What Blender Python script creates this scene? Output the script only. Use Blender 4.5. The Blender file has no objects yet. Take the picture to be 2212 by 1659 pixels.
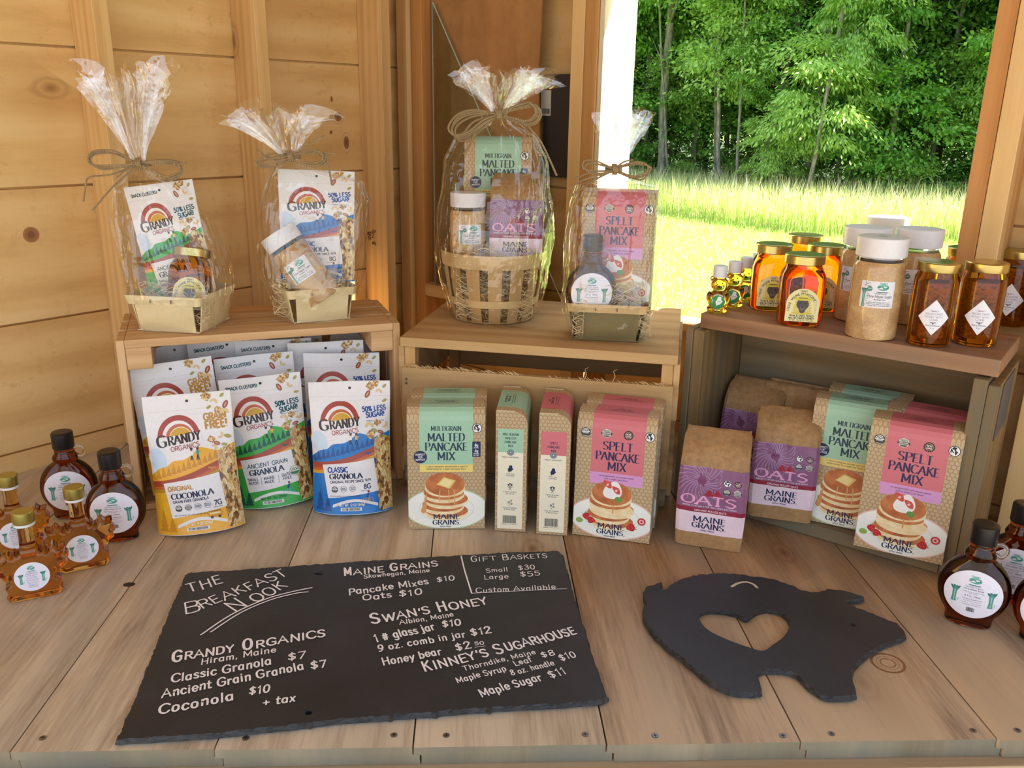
import bpy, bmesh, math, random
import numpy as np
from mathutils import Vector, Matrix, noise
from mathutils.geometry import tessellate_polygon
random.seed(7)
PI = math.pi
SC = bpy.context.scene
COL = SC.collection

# ------------------------------------------------------------------ camera
# world: X right, Y away along the counter planks, Z up, counter top at z = 0
F, CX, CY, CAMH = 1860., 1106., 829.5, .616
_Y = Vector((-82, -591.5, F)).normalized()
_D = Vector((-96, 5920.5, F)); _D = (_D - _Y * _D.dot(_Y)).normalized()
_X = _D.cross(_Y)
if _X.x < 0: _X = -_X
RW = Matrix((_X, _Y, -_D))
cam_d = bpy.data.cameras.new('camera'); cam = bpy.data.objects.new('camera', cam_d); COL.objects.link(cam)
M4 = Matrix.Identity(4)
for k, v in enumerate((Vector((1, 0, 0)), Vector((0, -1, 0)), Vector((0, 0, -1)))):
    w = RW @ v
    for r in range(3): M4[r][k] = w[r]
M4.translation = (0, 0, CAMH)
cam.matrix_world = M4
cam_d.sensor_width = 36; cam_d.lens = F / 2212 * 36; cam_d.clip_start = .02; cam_d.clip_end = 400
SC.camera = cam
def ray(x, y): return RW @ Vector((x - CX, y - CY, F))
def g(x, y, z=0.):
    "point of the horizontal plane z seen at a place of the photograph"
    r = ray(x, y); t = (z - CAMH) / r.z
    return Vector((r.x * t, r.y * t, z))
def at(x, y, Y):
    r = ray(x, y); t = Y / r.y
    return Vector((r.x * t, Y, CAMH + r.z * t))

# ------------------------------------------------------------------ light
wd = bpy.data.worlds.new('sky'); SC.world = wd; wd.use_nodes = True
nt = wd.node_tree; nt.nodes.clear()
def _n(t, ty, **k):
    n = t.nodes.new(ty)
    for a, b in k.items(): setattr(n, a, b)
    return n
tc = _n(nt, 'ShaderNodeTexCoord'); sx = _n(nt, 'ShaderNodeSeparateXYZ'); cr = _n(nt, 'ShaderNodeValToRGB')
bg = _n(nt, 'ShaderNodeBackground'); ow = _n(nt, 'ShaderNodeOutputWorld')
nt.links.new(tc.outputs['Generated'], sx.inputs[0]); nt.links.new(sx.outputs['Z'], cr.inputs[0])
cr.color_ramp.elements[0].position = 0.0; cr.color_ramp.elements[0].color = (.84, .91, 1, 1)
cr.color_ramp.elements[1].position = .8; cr.color_ramp.elements[1].color = (.46, .67, 1, 1)
nt.links.new(cr.outputs[0], bg.inputs[0]); bg.inputs[1].default_value = 1.9
nt.links.new(bg.outputs[0], ow.inputs[0])
SUN_DIR = Vector((1, -.55, .82)).normalized()
sl = bpy.data.lights.new('sun', 'SUN'); sl.energy = 24; sl.angle = .009; sl.color = (1, .93, .80)
so = bpy.data.objects.new('sun', sl); COL.objects.link(so); so.rotation_euler = SUN_DIR.to_track_quat('Z', 'Y').to_euler()
so.location = (6, -3, 6)
SC.view_settings.view_transform = 'Standard'; SC.view_settings.look = 'None'
SC.view_settings.exposure = 0.22; SC.view_settings.gamma = 1; SC.view_settings.use_curve_mapping = False
cy = SC.cycles
cy.max_bounces = 12; cy.diffuse_bounces = 5; cy.glossy_bounces = 4; cy.transmission_bounces = 10
cy.transparent_max_bounces = 40; cy.volume_bounces = 0; cy.sample_clamp_indirect = 6.; cy.blur_glossy = .5
cy.caustics_reflective = False; cy.caustics_refractive = True

# ------------------------------------------------------------------ colour and materials
def lin(h, a=1.):
    if not isinstance(h, str): return (*h[:3], 1)
    h = h.lstrip('#'); o = []
    for i in (0, 2, 4):
        c = int(h[i:i + 2], 16) / 255
        o.append(c / 12.92 if c <= .04045 else ((c + .055) / 1.055) ** 2.4)
    return (*o, a)
MATS = {}
class NT:
    def __init__(s, name):
        s.m = bpy.data.materials.new(name); s.m.use_nodes = True; s.t = s.m.node_tree; s.t.nodes.clear()
        s.out = s.n('ShaderNodeOutputMaterial')
    def n(s, ty, **k):
        x = s.t.nodes.new(ty)
        for a, b in k.items():
            if a.startswith('i_'): x.inputs[a[2:].replace('_', ' ')].default_value = b
            else: setattr(x, a, b)
        return x
    def l(s, a, b): s.t.links.new(a, b)
    def math(s, op, a, b=None, c=None, clamp=False):
        x = s.n('ShaderNodeMath', operation=op); x.use_clamp = clamp
        for i, v in enumerate((a, b, c)):
            if v is None: continue
            if isinstance(v, (int, float)): x.inputs[i].default_value = v
            else: s.l(v, x.inputs[i])
        return x.outputs[0]
    def mix(s, f, a, b, blend='MIX'):
        x = s.n('ShaderNodeMix', data_type='RGBA', blend_type=blend)
        for i, v in ((0, f), (6, a), (7, b)):
            if isinstance(v, (int, float)): x.inputs[i].default_value = v
            elif isinstance(v, tuple): x.inputs[i].default_value = v
            else: s.l(v, x.inputs[i])
        return x.outputs[2]
    def ramp(s, f, stops, interp='LINEAR'):
        x = s.n('ShaderNodeValToRGB'); e = x.color_ramp.elements; x.color_ramp.interpolation = interp
        while len(e) < len(stops): e.new(.5)
        for q, (p, c) in zip(e, stops): q.position = p; q.color = lin(c)
        s.l(f, x.inputs[0]); return x.outputs[0]
    def bsdf(s, col, rough=.5, **k):
        b = s.n('ShaderNodeBsdfPrincipled')
        if isinstance(col, (str, tuple)): b.inputs['Base Color'].default_value = lin(col)
        else: s.l(col, b.inputs['Base Color'])
        if isinstance(rough, (int, float)): b.inputs['Roughness'].default_value = rough
        else: s.l(rough, b.inputs['Roughness'])
        for a, v in k.items():
            a = a.replace('_', ' ')
            if isinstance(v, (int, float, tuple)): b.inputs[a].default_value = v
            else: s.l(v, b.inputs[a])
        s.l(b.outputs[0], s.out.inputs[0]); s.b = b; return b
    def bump(s, h, strength=.3, dist=.002):
        x = s.n('ShaderNodeBump'); x.inputs['Strength'].default_value = strength; x.inputs['Distance'].default_value = dist
        s.l(h, x.inputs['Height']); s.l(x.outputs[0], s.b.inputs['Normal'])
    def obj(s, scale=(1, 1, 1), rnd=0.):
        tc = s.n('ShaderNodeTexCoord'); mp = s.n('ShaderNodeMapping')
        s.l(tc.outputs['Object'], mp.inputs[0]); mp.inputs['Scale'].default_value = scale
        if rnd:
            oi = s.n('ShaderNodeObjectInfo'); v = s.n('ShaderNodeCombineXYZ')
            m1 = s.math('MULTIPLY', oi.outputs['Random'], rnd); m2 = s.math('MULTIPLY', oi.outputs['Random'], rnd * 7.3)
            s.l(m1, v.inputs[0]); s.l(m2, v.inputs[1]); s.l(m2, v.inputs[2]); s.l(v.outputs[0], mp.inputs['Location'])
        return mp.outputs[0]
    def noise(s, vec, scale=5, detail=3, rough=.5, dist=0.):
        x = s.n('ShaderNodeTexNoise'); s.l(vec, x.inputs['Vector'])
        x.inputs['Scale'].default_value = scale; x.inputs['Detail'].default_value = detail
        x.inputs['Roughness'].default_value = rough; x.inputs['Distortion'].default_value = dist
        return x.outputs['Fac']
def plain(h, rough=.5, name=None, bump=0, bs=200, **k):
    key = ('p', h, rough, bump, tuple(sorted(k.items())))
    if key in MATS: return MATS[key]
    n = NT(name or 'paint'); n.bsdf(h, rough, **k)
    v = n.obj()
    f = n.noise(v, bs, 2)
    c = n.mix(n.math('MULTIPLY', f, .10), lin(h), lin('000000'))
    n.l(c, n.b.inputs['Base Color'])
    if bump: n.bump(f, bump, .001)
    MATS[key] = n.m; return n.m
def wood(key, light, mid, dark, axis=0, grain=1., knots=.5, rough=.62, spec=.25, grey=None, mottle=.0, kd=1., pale_front=None, fw=.22):
    "plank wood, the grain runs along the object's own axis"
    if key in MATS: return MATS[key]
    n = NT(key)
    def sc(al, ac):
        v = [ac, ac, ac]; v[axis] = al; return tuple(v)
    base = n.obj(sc(1.1, 16 * grain), rnd=4.)
    n1 = n.noise(base, 2.2, 4, .55, .6)
    rings = n.n('ShaderNodeTexWave'); rings.wave_type = 'RINGS'; rings.rings_direction = 'XYZ'[axis]
    rv = n.obj(sc(.7, 9 * grain), rnd=3.)
    n.l(rv, rings.inputs['Vector']); rings.inputs['Scale'].default_value = 1.3
    rings.inputs['Distortion'].default_value = 7; rings.inputs['Detail'].default_value = 2; rings.inputs['Detail Scale'].default_value = .7
    fine = n.noise(n.obj(sc(14, 260 * grain)), 1, 3, .6)
    big = n.noise(n.obj(sc(1.5, 3), rnd=5.), 1.6, 2)
    f = n.math('ADD', n.math('MULTIPLY', n1, .58), n.math('MULTIPLY', rings.outputs['Fac'], .20))
    f = n.math('ADD', f, n.math('MULTIPLY', fine, fw))
    col = n.ramp(f, [(.30, dark), (.52, mid), (.76, light)] if pale_front else [(.14, dark), (.48, mid), (.82, light)])
    col = n.mix(n.math('MULTIPLY', big, .35), col, lin(mid))
    if grey:
        gz = n.ramp(n.noise(n.obj(sc(1.2, 5), rnd=6.), 2.0, 4, .65), [(.40, '000000'), (.62, 'ffffff')])
        col = n.mix(n.math('MULTIPLY', gz, .75), col, lin(grey))
    if mottle:
        mo = n.ramp(n.noise(n.obj((1, 1, 1), rnd=3.), 55, 4, .7), [(.56, '000000'), (.68, 'ffffff')])
        mb = n.ramp(n.noise(n.obj((1, 1, 1), rnd=2.), 6, 2), [(.4, '000000'), (.6, 'ffffff')])
        col = n.mix(n.math('MULTIPLY', n.math('MULTIPLY', mo, mb), mottle), col, lin(dark))
    if knots:
        k3 = n.n('ShaderNodeSeparateXYZ'); n.l(n.obj(sc(3.4 * kd, 6.6 * kd), rnd=9.), k3.inputs[0]); kc = n.n('ShaderNodeCombineXYZ')
        oth = [q for q in (0, 1, 2) if q != axis]; n.l(k3.outputs[axis], kc.inputs[0]); n.l(n.math('ADD', k3.outputs[oth[0]], k3.outputs[oth[1]]), kc.inputs[1]); kv = kc.outputs[0]
        vo = n.n('ShaderNodeTexVoronoi', voronoi_dimensions='2D'); n.l(kv, vo.inputs['Vector']); vo.inputs['Scale'].default_value = 1.0
        sep = n.n('ShaderNodeSeparateColor'); n.l(vo.outputs['Color'], sep.inputs[0])
        on = n.math('GREATER_THAN', sep.outputs[0], 1 - knots * .45)
        kd_ = n.math('ADD', vo.outputs['Distance'], n.math('MULTIPLY', n.noise(kv, 6, 2), .06))
        core = n.math('MULTIPLY', n.ramp(kd_, [(.045, 'ffffff'), (.10, '555555'), (.125, 'aaaaaa'), (.16, '000000')]), on)
        col = n.mix(n.math('MULTIPLY', core, .8), col, lin('6e4020'))
        halo = n.math('MULTIPLY', n.ramp(kd_, [(.12, 'ffffff'), (.42, '000000')]), on)
        col = n.mix(n.math('MULTIPLY', halo, .35), col, lin(dark))
    if pale_front:      # paler towards the front end: weathering, and the front light put into the colour
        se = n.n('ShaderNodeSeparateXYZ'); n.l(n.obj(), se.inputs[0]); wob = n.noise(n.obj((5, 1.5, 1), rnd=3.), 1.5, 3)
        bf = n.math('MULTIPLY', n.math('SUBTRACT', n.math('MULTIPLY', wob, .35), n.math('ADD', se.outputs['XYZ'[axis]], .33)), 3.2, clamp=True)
        col = n.mix(n.math('MULTIPLY', bf, .62), col, n.ramp(f, [(.36, '8a7c68'), (.50, 'b8aa94'), (.68, pale_front)]))
    n.bsdf(col, rough, Specular_IOR_Level=spec)
    n.bump(f, .25, .0015)
    MATS[key] = n.m; return n.m

# ------------------------------------------------------------------ object helpers
def link(o, parent=None):
    COL.objects.link(o)
    if parent is not None: o.parent = parent
    return o
def tag(o, label=None, cat=None, group=None, kind=None):
    if label: o['label'] = label
    if cat: o['category'] = cat
    if group: o['group'] = group
    if kind: o['kind'] = kind
    return o
def thing(name, label, cat, loc=(0, 0, 0), rz=0, group=None, rot=None):
    o = bpy.data.objects.new(name, None); o.empty_display_size = .03; COL.objects.link(o)
    o.location = loc; o.rotation_euler = rot if rot else (0, 0, rz)
    return tag(o, label, cat, group)
def kids(o): return [c for c in bpy.data.objects if c.parent == o]
def copy_tree(o, parent=None):
    c = o.copy(); COL.objects.link(c)
    if parent is not None: c.parent = parent
    for ch in CH.get(o.name, []):
        CH.setdefault(c.name, []).append(copy_tree(ch, c))
    return c
CH = {}
class MB:
    "collects shapes; build() links them as one mesh object"
    def __init__(s): s.v = []; s.f = []; s.mi = []
    def add(s, vs, fs, mi=0):
        b = len(s.v); s.v += [tuple(p) for p in vs]
        for f in fs: s.f.append(tuple(b + i for i in f)); s.mi.append(mi)
        return s
    def box(s, x0, y0, z0, x1, y1, z1, mi=0):
        return s.add([(x0, y0, z0), (x1, y0, z0), (x1, y1, z0), (x0, y1, z0), (x0, y0, z1), (x1, y0, z1), (x1, y1, z1), (x0, y1, z1)],
                     [(0, 3, 2, 1), (4, 5, 6, 7), (0, 1, 5, 4), (1, 2, 6, 5), (2, 3, 7, 6), (3, 0, 4, 7)], mi)
    def loft(s, rings, mi=0, cap0=True, cap1=True, closed=True):
        n = len(rings[0]); vs = [p for r in rings for p in r]; fs = []
        for i in range(len(rings) - 1):
            for j in range(n if closed else n - 1):
                k = (j + 1) % n
                fs.append((i * n + j, i * n + k, (i + 1) * n + k, (i + 1) * n + j))
        if cap0: fs.append(tuple(range(n - 1, -1, -1)))
        if cap1: fs.append(tuple((len(rings) - 1) * n + j for j in range(n)))
        return s.add(vs, fs, mi)
    def lathe(s, prof, n=40, mi=0, c=(0, 0), cap0=True, cap1=True):
        return s.loft([[(c[0] + r * math.cos(2 * PI * j / n), c[1] + r * math.sin(2 * PI * j / n), z) for j in range(n)] for r, z in prof], mi, cap0, cap1)
    def tube(s, pts, r, n=6, mi=0, cap=True):
        pts = [Vector(p) for p in pts]; rr = r if isinstance(r, (list, tuple)) else [r] * len(pts)
        rings = []; up = Vector((0, 0, 1)); last = None
        for i, p in enumerate(pts):
            t = (pts[min(i + 1, len(pts) - 1)] - pts[max(i - 1, 0)])
            t = t.normalized() if t.length > 1e-9 else Vector((0, 0, 1))
            if last is None:
                a = t.cross(up)
                if a.length < .1: a = t.cross(Vector((1, 0, 0)))
            else: a = last - t * last.dot(t)
            a.normalize(); last = a; b = t.cross(a)
            rings.append([p + (a * math.cos(2 * PI * j / n) + b * math.sin(2 * PI * j / n)) * rr[i] for j in range(n)])
        return s.loft(rings, mi, cap, cap)
    def prism(s, pts, z0, z1, mi=0, holes=()):
        loops = [list(pts)] + [list(h) for h in holes]
        tr = tessellate_polygon([[Vector((p[0], p[1], 0)) for p in l] for l in loops])
        flat = [p for l in loops for p in l]; n = len(flat)
        b = len(s.v)
        s.v += [(p[0], p[1], z0) for p in flat] + [(p[0], p[1], z1) for p in flat]
        for t in tr:
            a = [flat[i] for i in t]
            ar = (a[1][0] - a[0][0]) * (a[2][1] - a[0][1]) - (a[2][0] - a[0][0]) * (a[1][1] - a[0][1])
            t = t if ar > 0 else t[::-1]
            s.f.append(tuple(b + n + i for i in t)); s.mi.append(mi)
            s.f.append(tuple(b + i for i in t[::-1])); s.mi.append(mi)
        o = 0
        for l in loops:
            m = len(l)
            for i in range(m):
                j = (i + 1) % m
                s.f.append((b + o + i, b + o + j, b + n + o + j, b + n + o + i)); s.mi.append(mi)
            o += m
        return s
    def mesh(s, name, mats, smooth=None, fix=True):
        me = bpy.data.meshes.new(name); me.from_pydata(s.v, [], s.f)
        for m in (mats if isinstance(mats, (list, tuple)) else [mats]): me.materials.append(m)
        me.polygons.foreach_set('material_index', s.mi)
        if fix:
            bm = bmesh.new(); bm.from_mesh(me); bmesh.ops.recalc_face_normals(bm, faces=bm.faces); bm.to_mesh(me); bm.free()
        if smooth is not None:
            me.polygons.foreach_set('use_smooth', [True] * len(me.polygons))
            if smooth < 180: me.set_sharp_from_angle(angle=math.radians(smooth))
        me.update(); return me
    def build(s, name, mats, parent=None, smooth=None, bevel=0, fix=True):
        me = s.mesh(name, mats, smooth if not bevel else 40, fix); o = bpy.data.objects.new(name, me)
        link(o, parent)
        if parent is not None: CH.setdefault(parent.name, []).append(o)
        if bevel:
            b = o.modifiers.new('bevel', 'BEVEL'); b.width = bevel; b.segments = 2; b.limit_method = 'ANGLE'; b.angle_limit = math.radians(40)
        return o
def obj(name, me, parent=None):
    o = bpy.data.objects.new(name, me); link(o, parent)
    if parent is not None: CH.setdefault(parent.name, []).append(o)
    return o
def catmull(p, k=6, closed=False):
    n = len(p); out = []
    if n < 3 and not closed: return [tuple(q) for q in p]
    for i in range(n if closed else n - 1):
        a, b, c, d = (p[(i - 1) % n] if closed or i > 0 else p[0]), p[i], p[(i + 1) % n], (p[(i + 2) % n] if closed or i + 2 < n else p[-1])
        for j in range(k):
            t = j / k
            out.append(tuple(.5 * (2 * b[m] + (c[m] - a[m]) * t + (2 * a[m] - 5 * b[m] + 4 * c[m] - d[m]) * t * t + (3 * b[m] - a[m] - 3 * c[m] + d[m]) * t ** 3) for m in range(len(b))))
    if not closed: out.append(tuple(p[-1]))
    return out
# ------------------------------------------------------------------ lettering: one skeleton alphabet, drawn with different pens
# strokes are point lists on a grid, cap height 10, lower-case height 6.6; a leading ~ rounds the stroke
GL = {
'A': (8, '0,0 4,10 8,0|1.5,3.6 6.5,3.6'), 'B': (6.6, '1,0 1,10|~1,10 4,10 5.8,9.2 5.8,6.2 4,5.3 1,5.3|~1,5.3 4.4,5.3 6.5,4.2 6.5,1.1 4.4,0 1,0'),
'C': (7.4, '~7.3,8.3 5.8,9.8 3.6,10 1.2,8.2 .5,5 1.2,1.8 3.6,0 5.8,.2 7.3,1.8'), 'D': (7.4, '1,0 1,10|~1,10 3.8,10 6.2,8.6 7,5 6.2,1.4 3.8,0 1,0'),
'E': (5.8, '1,0 1,10|1,10 5.6,10|1,5.2 5,5.2|1,0 5.8,0'), 'F': (5.4, '1,0 1,10|1,10 5.5,10|1,5 4.8,5'),
'G': (7.8, '~7.2,8.3 5.8,9.8 3.6,10 1.2,8.2 .5,5 1.2,1.8 3.6,0 5.8,.3 7.2,1.6|7.2,1.4 7.2,4.6|7.2,4.6 4.6,4.6'),
'H': (7.4, '1,0 1,10|6.6,0 6.6,10|1,5.2 6.6,5.2'), 'I': (2.4, '1.2,0 1.2,10'), 'J': (5, '~4,10 4,2.4 3,.3 1.4,.1 .3,1.2'),
'K': (6.8, '1,0 1,10|6.4,10 1,4.6|2.8,6 6.8,0'), 'L': (5.4, '1,10 1,0|1,0 5.5,0'), 'M': (9.2, '1,0 1,10|1,10 4.6,2|4.6,2 8.2,10|8.2,10 8.2,0'),
'N': (7.8, '1,0 1,10|1,10 6.9,0|6.9,0 6.9,10'), 'O': (8.2, '~4.1,10 1.5,8.7 .5,5 1.5,1.3 4.1,0 6.7,1.3 7.7,5 6.7,8.7 4.1,10'),
'P': (6.2, '1,0 1,10|~1,10 4,10 6,9 6,5.8 4,4.8 1,4.8'), 'Q': (8.2, '~4.1,10 1.5,8.7 .5,5 1.5,1.3 4.1,0 6.7,1.3 7.7,5 6.7,8.7 4.1,10|5,2.5 8,-.8'),
'R': (6.8, '1,0 1,10|~1,10 4,10 5.9,9 5.9,6 4,5 1,5|3.6,5 6.7,0'), 'S': (6, '~5.5,8.6 4.2,9.9 2.2,9.9 .8,8.6 1,6.5 3.2,5.2 5.2,4 5.6,1.8 4.2,.2 2.2,.1 .5,1.4'),
'T': (6.8, '3.4,0 3.4,10|.3,10 6.5,10'), 'U': (7.4, '~1,10 1,3.4 1.8,.8 3.7,0 5.6,.8 6.4,3.4 6.4,10'), 'V': (7.4, '.2,10 3.7,0|3.7,0 7.2,10'),
'W': (10.4, '.2,10 2.8,0|2.8,0 5.2,9|5.2,9 7.6,0|7.6,0 10.2,10'), 'X': (7, '.5,10 6.5,0|6.5,10 .5,0'), 'Y': (6.8, '.2,10 3.4,4.8|6.6,10 3.4,4.8|3.4,4.8 3.4,0'),
'Z': (6.4, '.6,10 6,10|6,10 .4,0|.4,0 6.1,0'),
'a': (5.6, '~4.6,5 3.4,6.5 1.7,6.3 .6,4.4 .7,1.8 2,.1 3.6,.6 4.6,2.2|4.7,6.4 4.7,0'), 'b': (5.6, '1,10 1,0|~1,2.2 2.2,.2 3.8,.1 5,1.8 5,4.6 3.8,6.4 2.2,6.4 1,4.6'),
'c': (4.8, '~4.5,5.3 3.2,6.5 1.6,6.2 .6,4.4 .6,2 1.8,.2 3.3,.1 4.6,1.2'), 'd': (5.8, '4.8,10 4.8,0|~4.8,4.6 3.6,6.4 2,6.4 .8,4.8 .8,1.8 2,.1 3.6,.2 4.8,2.2'),
'e': (5.2, '~.7,3.4 4.8,3.4 4.4,5.6 2.8,6.6 1.2,5.7 .6,3.2 1.4,.9 3,.1 4.7,1.2'), 'f': (3.4, '~3.6,9.4 2.4,10 1.5,8.8 1.4,6 1.4,0|.2,6.3 3.2,6.3'),
'g': (5.6, '~4.6,4.8 3.6,6.4 2,6.4 .8,4.8 .8,2.2 2,.6 3.6,.8 4.6,2.4|~4.7,6.4 4.7,-1.2 3.8,-2.8 2.2,-3 .8,-2'), 'h': (5.6, '1,10 1,0|~1,4.2 2,6 3.6,6.6 4.7,5.4 4.7,0'),
'i': (2, '1,6.4 1,0|1,8.6 1,9.2'), 'j': (2.6, '~1.6,6.4 1.6,-1.4 .8,-2.8 -.4,-2.6|1.6,8.6 1.6,9.2'), 'k': (5, '1,10 1,0|4.6,6.4 1,2.8|2.2,4 4.9,0'), 'l': (2, '1,10 1,0'),
'm': (8.4, '1,6.4 1,0|~1,4.4 2,6 3.2,6.6 4.2,5.4 4.2,0|~4.2,4.4 5.2,6 6.4,6.6 7.4,5.4 7.4,0'), 'n': (5.6, '1,6.4 1,0|~1,4.2 2,6 3.6,6.6 4.7,5.4 4.7,0'),
'o': (5.4, '~2.7,6.6 1.1,5.7 .6,3.3 1.1,.9 2.7,0 4.3,.9 4.8,3.3 4.3,5.7 2.7,6.6'), 'p': (5.6, '1,6.4 1,-3|~1,4.6 2.2,6.4 3.8,6.5 5,4.8 5,1.8 3.8,.1 2.2,.1 1,2'),
'q': (5.6, '4.7,6.4 4.7,-3|~4.7,4.6 3.5,6.4 2,6.4 .8,4.8 .8,1.8 2,.1 3.5,.2 4.7,2'), 'r': (3.8, '1,6.4 1,0|~1,4 1.8,5.8 3,6.5 3.9,6.1'),
's': (4.4, '~4,5.6 2.6,6.6 1,6 .8,4.5 2.4,3.4 3.9,2.2 3.8,.7 2.3,0 .5,.9'), 't': (3.6, '~1.6,9 1.6,1.4 2.4,.1 3.6,.4|.2,6.3 3.4,6.3'), 'u': (5.6, '~1,6.4 1,1.4 2.2,0 3.8,.4 4.7,2|4.7,6.4 4.7,0'),
'v': (5, '.4,6.4 2.5,0|2.5,0 4.6,6.4'), 'w': (7.4, '.4,6.4 2.1,0|2.1,0 3.7,5.8|3.7,5.8 5.3,0|5.3,0 7,6.4'), 'x': (5, '.6,6.4 4.4,0|4.4,6.4 .6,0'), 'y': (5, '.4,6.4 2.6,.4|4.7,6.4 2.6,.4 1.4,-2.8'),
'z': (4.6, '.6,6.4 4.1,6.4|4.1,6.4 .4,0|.4,0 4.3,0'),
'0': (6, '~3,10 1.2,8.6 .6,5 1.2,1.4 3,0 4.8,1.4 5.4,5 4.8,8.6 3,10'), '1': (3.4, '.6,8 2.2,10 2.2,0'), '2': (5.6, '~.7,7.8 1.5,9.6 3.2,10 4.9,8.8 4.7,6.6 .6,0|.6,0 5.4,0'),
'3': (5.4, '~.8,9 2.4,10 4.4,9.2 4.5,6.8 2.4,5.5 4.6,4.6 5,1.8 3.4,0 1.2,.3 .5,1.4'), '4': (6, '4.4,0 4.4,10 .4,3 5.8,3'), '5': (5.6, '4.9,10 1.3,10 .9,5.6|~.9,5.6 3,6.3 5,4.9 5,1.9 3.2,0 1.2,.2 .4,1.3'),
'6': (5.8, '~4.8,9.5 2.6,9.4 .9,6.4 .7,2.6 2,.1 4.2,.3 5.2,2.8 4.4,5.4 2.4,5.8 .9,4'), '7': (5.4, '.5,10 5.2,10 1.9,0'), '8': (5.6, '~2.8,5.4 1.1,6.8 1.1,9 2.8,10 4.5,9 4.5,6.8 2.8,5.4 .8,3.8 .8,1.2 2.8,0 4.8,1.2 4.8,3.8 2.8,5.4'),
'9': (5.8, '~.9,.5 3,.7 4.7,3.6 5,7.4 3.7,9.9 1.6,9.7 .6,7.2 1.4,4.6 3.4,4.2 4.9,6'),
'$': (5.8, '~5,8 3.8,9 2,9 .9,7.8 1.2,6.2 3,5 4.7,3.9 5,2.2 3.8,.9 2,.9 .6,2|2.9,10.6 2.9,-.8'), '#': (7, '2,0 3,9|4.4,0 5.4,9|.8,3 6.2,3|1.2,6.2 6.6,6.2'),
'.': (2.2, '1,0 1.3,.5'), ',': (2.2, '1.3,.6 .7,-1.5'), '!': (2.4, '1.2,10 1.2,3|1.2,0 1.2,.6'), "'": (2, '1.2,10 .9,7.6'), '&': (7, '~6.6,4 4.6,.8 2.4,0 .7,1.4 1,3.8 3.8,6.4 3.8,9 2.3,9.9 1.2,8.6 2,6.4 6.6,0'),
'%': (8, '6.6,10 1.4,0|~1.8,10 .6,8.8 .6,6.8 1.8,5.6 3,6.8 3,8.8 1.8,10|~6.2,4.4 5,3.2 5,1.2 6.2,0 7.4,1.2 7.4,3.2 6.2,4.4'), '-': (4, '.6,4 3.4,4'), '(': (3, '~2.6,10.6 1,8 .8,3 2.6,-1'), ')': (3, '~.4,10.6 2,8 2.2,3 .4,-1'),
'/': (5, '.4,0 4.6,10'), '+': (5.6, '2.8,1 2.8,6|.4,3.5 5.2,3.5'), '|': (2, '1,-1 1,10'), ':': (2.2, '1.1,1 1.1,1.6|1.1,5 1.1,5.6'),
}
def glyph(ch, k):
    adv, d = GL.get(ch, GL['o']); out = []
    for s in d.split('|'):
        cur = s[0] == '~'
        p = [tuple(float(q) for q in w.split(',')) for w in s.lstrip('~').split()]
        out.append(catmull(p, k) if cur else p)
    return adv, out
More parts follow.
